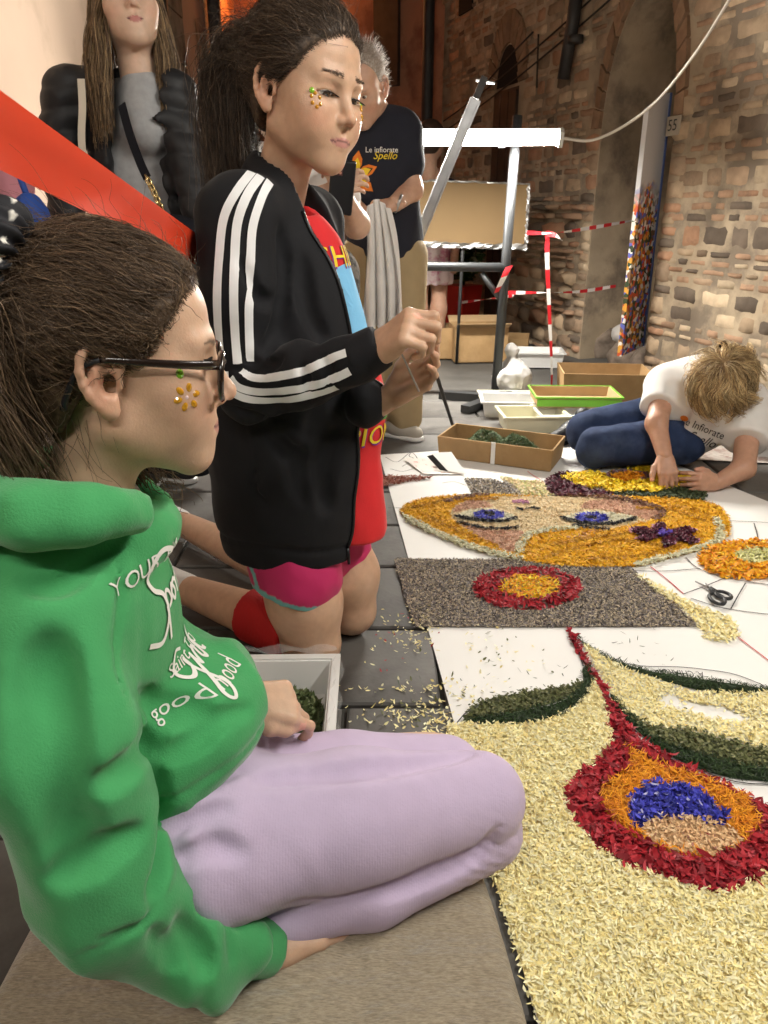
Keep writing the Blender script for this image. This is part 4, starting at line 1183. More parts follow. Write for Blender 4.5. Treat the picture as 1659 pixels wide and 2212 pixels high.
def carve(sdf, paths, h=.012):
    """sews creases into a garment along lines found on its surface"""
    bv = bvh_of(*sdf.mesh(h, .02)); eye = Vector((0, 0, CAM_H))
    for pts, r, k in paths:
        p2 = spline(np.array([(x, y, 0) for x, y in pts]), 4 * len(pts))[:, :2]; hit = []
        for x, y in p2:
            q = bv.ray_cast(eye, Vector(ray(x, y)).normalized())
            if q[0]: hit.append(np.array(q[0]))
        if len(hit) > 2:
            rr = r * np.sin(np.linspace(.35, math.pi - .35, len(hit)))
            sdf.chain(hit, rr, k, 's')
# ================================================================== TWO GIRLS IN FRONT
def folds(p, amp, sc, M=None, seed=0):
    q = p if M is None else p @ np.asarray(M, np.float32)
    n = vnoise(q, sc, seed); m = vnoise(q, sc * 2.1, seed + 9)
    return amp * ((np.abs(n) - .35) + .35 * (np.abs(m) - .35))
def near(p, c, r): return np.exp(-((p - np.array(c)) ** 2).sum(1) / (r * r))
HAIRD = [(.095,.058,.034,4),(.13,.082,.047,4),(.06,.036,.021,3),(.20,.13,.075,1.4)]
# ---------------------------------------------------------------- girl in the green hoodie
def green_girl():
    SK = (.60,.385,.265)
    sv = np.array((.93,.96,1.04)); Rm = rpy(R(-74), R(-5)); C = J(442, 787, .71) - Rm @ (sv * np.array((.0315,.079,0)))
    root = thing('person', (-.25, .74, .0), 'girl in a green hoodie and lilac leggings kneeling on the cushion', 'person', 'children at the carpet')
    M_sk = skin_mat('skin', SK)
    def W_(v):
        v = np.array(v, float); z_ = v[..., 2]; v[..., 2] = np.where(z_ > .02, .02 + (z_ - .02) * .84, z_); return bind(v, Rm, C, sv)
    s = make_head(nose=1.05, mouth_open=.0012, neck=((0,-.022,-.06),(.012,-.050,-.20)), neck_r=(.041,.044), ears=(1, -1), cheek=1.05)
    V, F = s.mesh(.0024, .01); V0 = V
    Cc = face_cols(V, SK, (.50,.22,.19), mouth_open=.0012, brow=(.10,.06,.04))
    parts = [(W_(V), F, Cc)]
    # right hand on the cushion, left hand on the thigh
    rw, rt = J(572, 2045, .628), J(775, 1990, .70)
    hv, hf, tips = make_hand([(.25,.5,.4),(.25,.5,.4),(.3,.55,.4),(.35,.6,.4)], side=-1, forearm=.09, thumb=[(.020,.018,-.006),(.036,.038,-.014),(.040,.062,-.022),(.036,.082,-.028)])
    d = rt - rw; d[2] = -.010
    Bm_ = basis(d, (0.15,-.25,1)); hp = bind(hv, Bm_, rw, .92); hp[:, 2] = np.where(hp[:, 2] < .062, .062 + (hp[:, 2] - .062) * .12, hp[:, 2])
    parts.append((hp, hf, hand_cols(hv, SK, tips)))
    lw_, lt = J(528, 1545, .80), J(640, 1585, .83)
    hv, hf, tips = make_hand([(.45,.8,.45),(.75,.9,.5),(.9,.9,.5),(1.0,.9,.5)], side=1, forearm=.09, thumb=[(.020,.018,-.006),(.036,.040,-.010),(.038,.066,-.012),(.030,.088,-.016)], spread=.05)
    d = lt - lw_; d = d / np.linalg.norm(d); d[2] = -.28
    parts.append((bind(hv, basis(d, (-.05,-.55,1)), lw_ + np.array((0,0,.022)), .90), hf, hand_cols(hv, SK, tips)))
    # foot tucked behind
    f = SDF(); fa, fb = J(205, 2045, .72), J(150, 2050, .71); fa[2] = .035; fb[2] = .03
    f.chain([fa + np.array((.10,.02,.02)), fa, fb], [.034,.032,.026], .02)
    for k in range(5): f.ell(fb + np.array((-.022, -.022 + k*.011, -.006)), (.012,.007,.008), .005)
    fv, ff = f.mesh(.005, .02); parts.append((fv, ff, rows(fv, np.array(SK) * np.array((1,.9,.85)))))
    # hidden trunk so the figure is one body
    tr = SDF(); nb = bind((0,-.055,-.20), Rm, C, sv)
    tr.cone(nb, (-.27,.74,.25), .055, .09, .03); tr.cone((-.26,.70,.16), (.11,.78,.14), .07, .05, .03); tr.cone((-.25,.80,.16), (.08,.90,.12), .07, .05, .03)
    tv, tf = tr.mesh(.02, .03); parts.append((tv, tf, rows(tv, SK)))
    V, F, Cc = merge(parts); body = obj('body', V, F, M_sk, root, True, Cc)
    for q in (1, -1):
        ev, ef, ec = eyeball(q, (.05, 1, -.30)); obj('eye', W_(ev), ef, M_eye, root, True, ec)
    # lashes
    P = []
    for x in np.linspace(-.012, .013, 22):
        a = np.array((.0315 + x, .0795 - 14 * x * x, .0040 - 18 * x * x)); P.append([a, a + np.array((x*.1,.004,.0005)), a + np.array((x*.25,.0075,.003))])
    lv, lf = strand_mesh(np.array(P), np.full(len(P), .0004)); obj('eyelashes', W_(lv), lf, pm('lash', (.012,.008,.006), .6), root, kind='stuff')
    # ---- hair
    zs = [-.12,-.075,-.045,-.02,.005,.025,.045,.065,.082,.13]; ys = [-.075,-.060,-.045,-.030,.020,.034,.046,.058,.070,.12]
    cv, cf = hair_cap(zs, ys, .004, .004, -.07)
    hair = obj('hair', W_(cv), cf, M_hair, root, True, strand_cols(len(cv), 1, HAIRD, .1)[::3] * .8)
    tie = np.array((.02, -.095, .080))
    sk_ = cv[(np.linalg.norm((cv - CAPC) / CAPR, axis=1) > .93)]; rts = sk_[rng.choice(len(sk_), 9500)]; rts = rts[(rts[:, 2] > -.075)]
    P = wavy(locks(pulled(rts, tie, 18, .045, spread=.018), rts, .0055), .0028, 3.0)
    v1 = strand_mesh(P, rng.uniform(.00026, .0005, len(P)), .4); c1 = strand_cols(len(P), 18, HAIRD) * np.repeat(1 + .45 * vnoise(rts, 55, 4), 54)[:, None]
    fr = V0[(V0[:, 1] > np.interp(V0[:, 2], zs, ys) - .004) & (V0[:, 1] < np.interp(V0[:, 2], zs, ys) + .008) & (V0[:, 2] > -.01) & (np.abs(V0[:, 0]) < .072)]
    fr = fr[rng.choice(len(fr), 1500)]; fr = fr[rng.uniform(0, 1, len(fr)) > (fr[:, 1] - np.interp(fr[:, 2], zs, ys)) / .009]
    Pf = wavy(locks(pulled(fr, tie, 18, .05, spread=.02), fr, .003), .002, 3.); vf = strand_mesh(Pf, np.full(len(fr), .00028), .4); cf_ = strand_cols(len(fr), 18, HAIRD)
    # temple wisps and short curls along the hair line
    front = sk_[(sk_[:, 1] > np.interp(sk_[:, 2], zs, ys) - .006) & (sk_[:, 0] > -.03) & (sk_[:, 2] > -.03)]
    r2 = front[rng.choice(len(front), 300)]; n = len(r2); t = np.linspace(0, 1, 14)[None, :, None]
    out = (r2 - CAPC) / CAPR; out /= np.linalg.norm(out, axis=1)[:, None]
    dirv = np.stack([out[:, 0]*.25, -.7 + rng.normal(0, .35, n), .35 + rng.normal(0, .4, n)], 1)
    L = rng.uniform(.02, .06, (n, 1, 1))
    P = r2[:, None] + dirv[:, None] * t * L + out[:, None] * (.006 * np.sin(t * 2.5)) * rng.uniform(.3, 1.8, (n, 1, 1))
    P = wavy(P, .006, 1.6); v2 = strand_mesh(P, np.full(n, .00034), .5); c2 = strand_cols(n, 14, HAIRD)
    # wisps hanging by the ear and nape
    r3 = np.array([(.060,-.030,-.050), (.058,-.040,-.055), (.050,-.055,-.060), (.066,-.018,-.035), (.055,-.05,-.05), (.06,-.04,-.06)] * 2) + rng.normal(0, .005, (12, 3)); n = len(r3)
    P = r3[:, None] + np.stack([rng.uniform(.0,.012,n), rng.normal(.012,.02,n), -rng.uniform(.02,.07,n)], 1)[:, None] * t
    P = wavy(P, .006, 1.0); v3 = strand_mesh(P, np.full(n, .0003), .5); c3 = strand_cols(n, 14, HAIRD)
    # puffed tail gathered in the scrunchie, falls behind the neck
    n = 4200; t = np.linspace(0, 1, 22)[None, :, None]
    base = tie + rng.normal(0, .016, (n, 3)); a = rng.uniform(0, 6.28, n); rad = .055 * np.sqrt(rng.uniform(0, 1, n))
    off = np.stack([np.cos(a)*rad*1.15 + .012, np.sin(a)*rad*.8 - .010, np.zeros(n)], 1)
    drop = rng.uniform(.10, .21, n)
    P = base[:, None] + off[:, None] * np.sin(np.clip(t * 2.2, 0, 1.57)) + np.stack([0*drop, -.01 + 0*drop, -drop], 1)[:, None] * t ** 1.15 + np.array((0,-.045,.03)) * np.sin(t * 3.14) 
    P = wavy(locks(P, base + off, .012, 40, 2.0), .005, 2.6); v4 = strand_mesh(P, rng.uniform(.0003, .0006, n), .4); c4 = strand_cols(n, 22, HAIRD) * np.repeat(1 + .45 * vnoise(base + off, 60, 4), 66)[:, None]
    # curls falling on the far side under the chin
    n = 130; r5 = np.array((-.055,-.02,-.075)) + rng.normal(0, .010, (n, 3))
    P = r5[:, None] + np.stack([rng.normal(-.01,.012,n), rng.normal(.055,.014,n), -rng.uniform(.07,.15,n)], 1)[:, None] * t
    P = wavy(P, .010, 2.3); v5 = strand_mesh(P, np.full(n, .0005), .4); c5 = strand_cols(n, 22, [(.16,.095,.05,1),(.10,.06,.035,1)])
    # flyaways
    r6 = sk_[rng.choice(len(sk_), 700)]; r6 = r6[r6[:, 1] < np.interp(r6[:, 2], zs, ys) - .045]; n = len(r6); out = (r6 - CAPC) / CAPR; out /= np.linalg.norm(out, axis=1)[:, None]
    P = r6[:, None] + out[:, None] * t * rng.uniform(.006, .03, (n,1,1)) + (np.array((0,-.05,.0)) + rng.normal(0,.02,(n,3)))[:, None] * t
    P = wavy(P, .006, 1.5); v6 = strand_mesh(P, np.full(n, .00022), .5); c6 = strand_cols(n, 22, HAIRD)
    V, F, Cc = merge([(W_(a[0]), a[1], b) for a, b in ((v1,c1),(v2,c2),(v3,c3),(v4,c4),(v5,c5),(v6,c6),(vf,cf_))])
    obj('hair_strands', V, F, M_hair, hair, True, Cc, kind='stuff')
    # polka dot scrunchie
    cS = tie + np.array((.010, -.006, .012)); th = np.linspace(0, 2*math.pi, 60, endpoint=False)
    sc_ = SDF(); sc_.chain([cS + np.array((.036*math.cos(a), .018*math.sin(a) - .01, .034*math.sin(a))) for a in np.linspace(0, 6.2832, 14)], .020, .01)
    sc_.post = lambda p, D: D + .004 * np.sin(np.arctan2(p[:, 2] - cS[2], p[:, 0] - cS[0]) * 17) 
    v, f_ = sc_.mesh(.003, .02)
    dots = rng.choice(len(v), 300); keep = []
    for i in dots:
        if all(np.linalg.norm(v[i] - v[j]) > .0135 for j in keep): keep.append(i)
    dm = np.min(np.linalg.norm((v[:, None] - v[keep][None]) * np.array((1,1.4,1)), axis=2), axis=1)
    cc = np.where((dm < .0042)[:, None], np.array((.80,.77,.70)), np.array((.012,.012,.016)))
    obj('scrunchie', W_(v), f_, pm('scrunchie', rough=.7, attr=True), root, True, cc, label='black scrunchie with white dots')
    # rhinestones on the cheek
    def gem(nm, c, r, col, stretch=1.0, rot=0.):
        loc = np.array(c); v, f_ = [], []
        n = 10
        for i, (rr, hh) in enumerate(((1, 0), (.85, .35), (.45, .6))):
            for k in range(n):
                a = 2*math.pi*k/n; u, w = r*rr*stretch*math.cos(a), r*rr*math.sin(a)
                u, w = u*math.cos(rot) - w*math.sin(rot), u*math.sin(rot) + w*math.cos(rot)
                v.append(loc + np.array((hh*r, u, w)))
        f_ = [(i*n+k, i*n+(k+1)%n, (i+1)*n+(k+1)%n, (i+1)*n+k) for i in range(2) for k in range(n)] + [tuple(range(2*n, 3*n))]
        return v, f_
    M_gg = pm('green_rhinestone', (.25,.62,.03), .06, spec=.9, coat=1., trans=.25); M_ga = pm('amber_rhinestone', (.75,.36,.02), .06, spec=.9, coat=1., trans=.25); M_gp = pm('pink_pearl', (.8,.6,.6), .2, coat=1)
    bv = bvh_of(*s.mesh(.005, .01))
    def cheek_pt(y, z):
        h = bv.ray_cast(Vector((.15, y, z)), Vector((-1, 0, 0))); return np.array(h[0]) + np.array((-.0005, 0, 0)) if h[0] else np.array((.05, y, z))
    g0 = (.060, -.024)
    for nm, (dy, dz), r, mat, st, ro in [('rhinestone', (-.006,.020), .0048, M_gg, .85, 0)] + [('rhinestone', (.0085*math.cos(a), .0085*math.sin(a)), .0033, M_ga, 1.45, a) for a in np.linspace(.3, 6.58, 7)[:-1]] + [('rhinestone', (0,0), .0022, M_gp, 1, 0)]:
        v, f_ = gem(nm, cheek_pt(g0[0] + dy, g0[1] + dz), r, mat, st, ro); obj(nm, W_(v), f_, mat, root, False)
    # ---- hoodie
    GR = (.070,.345,.125)
    M_hood = pm('green_fleece', GR, .92, .06, 30, .35, 420, spec=.12, sheen=.35, col2=(.062,.315,.11), c2s=2., bump2=('n', 900, .25, .001))
    Sh, Mi, El, Fo, Cu = J(100, 1345, .60), J(132, 1600, .55), J(228, 1928, .545), J(400, 2030, .575), J(510, 2045, .605)
    h = SDF()
    Fw = np.array((.985,.17,0)); Rt = np.array((.17,-.985,0))
    tc = np.array((-.300,.745,0))
    h.cone(tc + (.01,0,.30), tc + (-.032,-.01,.475), .125, .106, .05, flat=Fw, ratio=.74)
    h.cone(Sh + np.array((.01,.03,.0)), (-.345,.855,.465), .058, .052, .06)
    h.ell(J(270, 1340, .70), (.050,.085,.10), .05)
    h.ell(J(425, 1518, .735), (.080,.10,.068), .04)
    h.ell((-.30,.735,.33), (.125,.13,.09), .05)
    h.cone((-.355,.855,.45), (-.385,.93,.33), .052, .044, .05); h.cone((-.385,.93,.33), lw_ + np.array((-.02,.005,.03)), .044, .036, .02)
    arm = SDF()
    arm.chain([Sh, Mi, El], [.066,.0665,.066], .03); arm.cone(El, Fo, .064, .052, .02); arm.cone(Fo, Cu, .053, .040, .015)
    # gathered folds above the cuff
    e1 = (Cu - Fo) / np.linalg.norm(Cu - Fo)
    for k, (t_, dr) in enumerate(((.25,.010),(.75,.012))):
        arm.ell(Fo + (Cu - Fo) * t_ + np.array((0,-.01,.006*(-1)**k)), (.028,.054+dr*.3,.052), .014)
    h.sub(arm, .022)
    # hood laid round the neck
    nc = np.array((-.302,.715,.612))
    ring = [nc + np.array((.060*math.cos(a), .066*math.sin(a), -.022*math.cos(a) - .002)) for a in np.linspace(0, 6.2832, 18)]
    h.chain(ring, .026, .009)
    h.chain([nc + np.array((.066,-.03,-.030)), nc + np.array((.035,-.080,-.036)), nc + np.array((-.02,-.110,-.036)), nc + np.array((-.10,-.105,-.036))], [.018,.026,.036,.044], .006)
    h.chain([nc + np.array((-.02,-.085,-.01)), nc + np.array((-.10,-.06,.0)), nc + np.array((-.14,.0,-.01)), nc + np.array((-.08,.09,.0))], [.03,.046,.056,.04], .03)
    h.cone(nc + np.array((0,0,.12)), nc + np.array((0,0,-.05)), .047, .046, .012, 's')
    # hem
    hemn = np.array((-.25,.62,.285)); hem2 = np.array((-.18,.80,.245))
    pn = np.array((.28,-.10,-1.)); pc = (hemn + hem2) / 2 + np.array((0,0,.0))
    lowcut = SDF()
    tors_only = lambda p: np.minimum((p - pc.astype(np.float32)) @ (pn / np.linalg.norm(pn)).astype(np.float32), arm.ev(p) * -1 + .004)
    def cut(p):
        pl = (p - pc.astype(np.float32)) @ (pn / np.linalg.norm(pn)).astype(np.float32)
        a = arm.ev(p)
        return np.minimum(pl, a + .001)          # below the hem only sleeves stay
    h.add(cut, .008, 'i')
    def post(p, D):
        M1 = np.array([(1,.4,.2),(-.3,1,.3),(0,-.3,.45)], np.float32)
        w = .35 + near(p, El, .13) + near(p, Cu, .10) + near(p, (-.24,.70,.36), .12) + .6 * near(p, Sh, .12)
        D = D + w * folds(p, .012, 12, M1, 2)
        # seams: shoulder drop and sleeve elbow seam, waistband groove
        pl = (p - pc.astype(np.float32)) @ (pn / np.linalg.norm(pn)).astype(np.float32) + .050
        D = D + .004 * np.exp(-(pl / .004) ** 2) * (arm.ev(p) > .012)
        ax_ = (El - Mi) / np.linalg.norm(El - Mi); sq = (p - (El + (Mi - El) * .02).astype(np.float32)) @ ax_.astype(np.float32)
        D = D + .0022 * np.exp(-(sq / .0022) ** 2) * (arm.ev(p) < .02)
        return D
    carve(h, [([(300,1602),(366,1628),(422,1600),(469,1558),(534,1534)], .009, .014), ([(210,2026),(284,2009),(339,1962)], .004, .006), ([(330,1660),(348,1826),(334,1935)], .010, .02), ([(420,1948),(470,1966),(525,1990)], .009, .012), ([(385,1990),(430,2050),(455,2095)], .009, .014), ([(330,2010),(370,2060),(385,2095)], .007, .012), ([(488,1985),(500,2040),(506,2085)], .005, .006),
        ([(100,1420),(112,1520),(125,1700),(165,1860)], .010, .035), ([(245,1180),(262,1300),(252,1450),(290,1580)], .004, .006), ([(220,1700),(300,1640),(335,1560)], .008, .02), ([(300,1500),(360,1540),(440,1530)], .007, .02), ([(120,1900),(200,1860),(300,1800)], .008, .02), ([(60,1260),(150,1250),(240,1190)], .006, .012)])
    h.post = post
    V, F = h.mesh(.0048, .02)
    hood = obj('hoodie', V, F, M_hood, root, True, label='green fleece hoodie with white script lettering')
    bv2 = bvh_of(V, F)
    cuf = SDF(); dcu = (rw - Cu) / np.linalg.norm(rw - Cu)
    cuf.cone(Cu - dcu * .02, Cu + dcu * .052, .037, .033, .005)
    cuf.add(lambda p: -( (p - (Cu + dcu*.055).astype(np.float32)) @ (-dcu).astype(np.float32)), .004, 'i')
    v, f_ = cuf.mesh(.004, .02); obj('cuff', v, f_, M_hood, hood)
    sh = SDF(); ring2 = [nc + np.array((-.006 + .044*math.cos(a), .046*math.sin(a), -.014*math.cos(a) + .014)) for a in np.linspace(0, 6.2832, 16)]
    sh.chain(ring2, .013, .008); v, f_ = sh.mesh(.004, .01); obj('tshirt_collar', v, f_, pm('white_cotton', (.78,.77,.76), .85, .03, 40, .2, 500), root)
    # soft hood lying round the near shoulder, ribbed waistband
    hd = SDF(); hd.chain([J(306,1088,.668), J(285,1105,.638), J(235,1108,.612), J(160,1112,.590), J(70,1112,.585), J(-50,1095,.61), J(-60,1060,.70)], [.013,.016,.020,.023,.026,.03,.034], .016)
    hd.cone(nc + np.array((-.10,-.03,-.02)), nc + np.array((-.13,.05,-.01)), .05, .05, .03)
    hd.cone(nc + np.array((0,0,.12)), nc + np.array((0,0,-.05)), .047, .046, .012, 's')
    hd.post = lambda p, D: D + folds(p, .008, 16, np.array([(.4,.2,0),(0,1,0),(0,0,1.4)], np.float32), 12) + .0022 * np.exp(-(((p[:, 2] - (.605 + .12 * (p[:, 0] + .28))) / .0022) ** 2))
    v, f_ = hd.mesh(.0048, .02); obj('hood', v, f_, M_hood, hood)
    wb = SDF(); wb.cone(tc + (.034,0,.17), tc + (.020,0,.33), .124, .124, .03, flat=Fw, ratio=.80)
    pnn = pn / np.linalg.norm(pn); wb.plane(pc + pnn * .048, pnn, .006, 'i'); wb.plane(pc - pnn * .020, -pnn, .006, 'i')
    wb.post = lambda p, D: D + .0012 * np.sin(np.arctan2(p[:, 1] - tc[1], p[:, 0] - tc[0]) * 150) + folds(p, .005, 14, None, 3)
    v, f_ = wb.mesh(.0045, .02); obj('waistband', v, f_, M_hood, hood)
    # lettering across the chest
    up = np.array((-.10,0,.98)); up /= np.linalg.norm(up); xh = np.array((.05,1.,0.)); xh -= up * xh.dot(up); xh /= np.linalg.norm(xh); nr = np.cross(xh, up)
    M_pr = pm('white_print', (.82,.80,.76), .7)
    def surf(px, py):
        q = bv2.ray_cast(Vector((0, 0, CAM_H)), Vector(ray(px, py)).normalized()); return np.array(q[0])
    def letter(body, size, px, py, Y, shear=0, bold=0., rot=0.):
        v, f_ = text_mesh(body, size, 0, 1, shear)
        c_, s_ = math.cos(rot), math.sin(rot); v = np.c_[v[:, 0]*c_ - v[:, 1]*s_, v[:, 0]*s_ + v[:, 1]*c_]
        o = surf(px, py) + nr * .12
        P = o + v[:, :1] * xh + v[:, 1:] * up
        v2, f2 = project(P, f_, bv2, -nr, .0018)
        if f2: obj('lettering', v2, f2, M_pr, hood, False)
    def script(pts, o, sc, w=.0035):
        p2 = spline(np.array([(a, b, 0) for a, b in pts]), len(pts) * 6)[:, :2] * sc
        P = o + p2[:, :1] * xh + p2[:, 1:] * up + nr * .12
        v, f_ = ribbon_on(P, w, bv2, -nr, .0020, 2, len(P) * 2)
        if f_: obj('script_lettering', v, f_, M_pr, hood, False)
    letter('YOUR HA', .024, 326, 1222, .775)
    o = surf(345, 1335)
    script([(.5,1.0),(.15,1.15),(-.15,.9),(-.05,.55),(.25,.3),(.3,-.1),(.0,-.45),(-.4,-.3)], o, .062, .0055)
    script([(.45,.1),(.5,-.9),(.5,.35),(.75,.4),(.85,.1),(.6,0),(.9,.1),(1.1,.4),(1.3,.15),(1.15,-.05),(1.0,.2),(1.3,.4),(1.5,.35),(1.5,0),(1.55,.3),(1.75,.42),(1.9,.4),(2.1,1.0),(2.0,.1),(2.2,.0)], o, .040, .0045)
    letter('Saint Tro', .022, 398, 1410, .775, .15)
    o = surf(412, 1462)
    script([(.4,.8),(0,.9),(-.3,.4),(0,0),(.35,.2),(.3,.45),(.4,-.5),(.1,-.9),(.0,-.6),(.6,.1),(.7,.4),(.72,.05),(.95,.35),(1.15,.4),(1.05,.1),(1.25,.1),(1.5,.95),(1.4,.2),(1.6,.1)], o, .036, .0038)
    letter('good mood', .022, 462, 1482, .775, .3)
    # ---- leggings
    LI = (.53,.43,.60)
    M_leg = pm('lilac_jersey', LI, .85, .05, 25, .25, 300, spec=.15, sheen=.2, wave=(260., .10, (.4, 1., .25)), bump2=('n', 40, .12, .003, (1,.15,1)))
    l = SDF()
    hipR, hipL, kR, kL = np.array((-.235,.665,.195)), np.array((-.225,.790,.150)), J(1032, 1738, .790), J(960, 1668, .865)
    kR[2] = .156; kL[2] = .128; hipR[2] = .205
    l.cone(hipR, hipR * .45 + kR * .55, .096, .082, .03); l.cone(hipR * .45 + kR * .55, kR, .082, .064, .03)
    l.cone(hipL, hipL * .45 + kL * .55, .086, .078, .012); l.cone(hipL * .45 + kL * .55, kL, .078, .060, .012)
    l.cone(hipR, hipL, .10, .10, .04); l.cone((-.285,.74,.20), (-.295,.74,.28), .105, .09, .05)
    shin = SDF()
    aR = J(560, 1975, .675); aR[2] = .085
    shin.cone(kR + np.array((.012,-.012,-.046)), (kR * .5 + aR * .5) + np.array((0,-.032,-.022)), .050, .050, .02); shin.cone((kR * .5 + aR * .5) + np.array((0,-.032,-.022)), aR + np.array((0,-.02,0)), .046, .036, .02)
    l.sub(shin, .004)
    l.cone(kL + np.array((.01,0,-.04)), (-.22,.83,.09), .045, .042, .012)
    def post2(p, D):
        w = near(p, kR + np.array((-.01,-.03,-.05)), .055)
        D = D + w * .0035 * np.sin((p @ np.array((.55,.2,.9), np.float32)) * 420)
        w2 = near(p, (-.20,.62,.24), .10) + near(p, (-.16,.66,.13), .08)
        return D + w2 * folds(p, .008, 22, np.array([(1,.2,0),(0,1,0),(.4,0,.4)], np.float32), 5)
    carve(l, [([(640,1950),(800,1930),(920,1895),(1020,1850),(1065,1815)], .012, .008), ([(335,1735),(420,1695),(545,1655)], .006, .012), ([(380,1790),(440,1760),(500,1745)], .006, .012), ([(545,1685),(760,1665),(920,1642),(1040,1622)], .010, .016), ([(980,1870),(1030,1840),(1075,1790)], .005, .008), ([(390,1860),(450,1830),(520,1840)], .006, .014)])
    l.post = post2
    V, F = l.mesh(.0052, .02); obj('leggings', V, F, M_leg, root, True, label='lilac jersey leggings')
    # ---- glasses (rest on her nose and ear)
    gl = thing('eyeglasses', tuple(W_(np.array((0,.09,-.02)))), 'tortoiseshell eyeglasses worn by the girl in the green hoodie', 'eyeglasses')
    M_tort = pm('tortoiseshell', (.018,.010,.007), .22, .2, 60, spec=.6, coat=.5, col2=(.42,.20,.03), c2s=70, c2lo=.62, c2hi=.70)
    M_lens = pm('clear_lens', (.95,.97,.97), .02, trans=1., ior=1.02, spec=.3, alpha=.35); M_tip = pm('black_temple_tip', (.012,.012,.014), .4)
    zc = -.010
    def rim(q):
        c = np.array((q*.033, .0965, zc)); pts = []
        for a in np.linspace(0, 2*math.pi, 33):
            ca, sa = math.cos(a), math.sin(a); n_ = 2.6
            u = .0255 * np.sign(ca) * abs(ca) ** (2/n_); v = .0205 * np.sign(sa) * abs(sa) ** (2/n_)
            pts.append(c + np.array((u, -.14 * abs(q*u + .0) * (1 if q*u > 0 else .2), v)))
        return np.array(pts)
    fr_parts = []
    for q in (1, -1):
        rp = rim(q); v, f_ = tube_mesh(rp, np.full(len(rp), .0030), 8, False); obj('rim', W_(v), f_, M_tort, gl)
        obj('lens', W_(rp[:-1]), [tuple(range(len(rp)-1))], M_lens, gl, False)
        hinge = np.array((q*.0585, .0905, zc + .014))
        tp = spline(np.array([hinge, (q*.072,.060,zc+.0155), (q*.0795,.020,zc+.0175), (q*.0800,-.016,zc+.0185)]), 12)
        v, f_ = tube_mesh(tp, np.linspace(.0044, .0026, 12), 8, True, .5); 
        obj('temple', W_(v), f_, M_tort, gl)
        tp = spline(np.array([(q*.0800,-.016,zc+.0185), (q*.079,-.034,zc+.010), (q*.074,-.046,zc-.014), (q*.070,-.050,zc-.026)]), 10)
        v, f_ = tube_mesh(tp, np.linspace(.0023, .0034, 10), 8); obj('temple_tip', W_(v), f_, M_tip, gl)
    v, f_ = tube_mesh(spline(np.array([(-.0085,.0965,zc+.006), (0,.101,zc+.009), (.0085,.0965,zc+.006)]), 8), np.full(8, .0022), 8); obj('bridge', W_(v), f_, M_tort, gl)
green_girl()

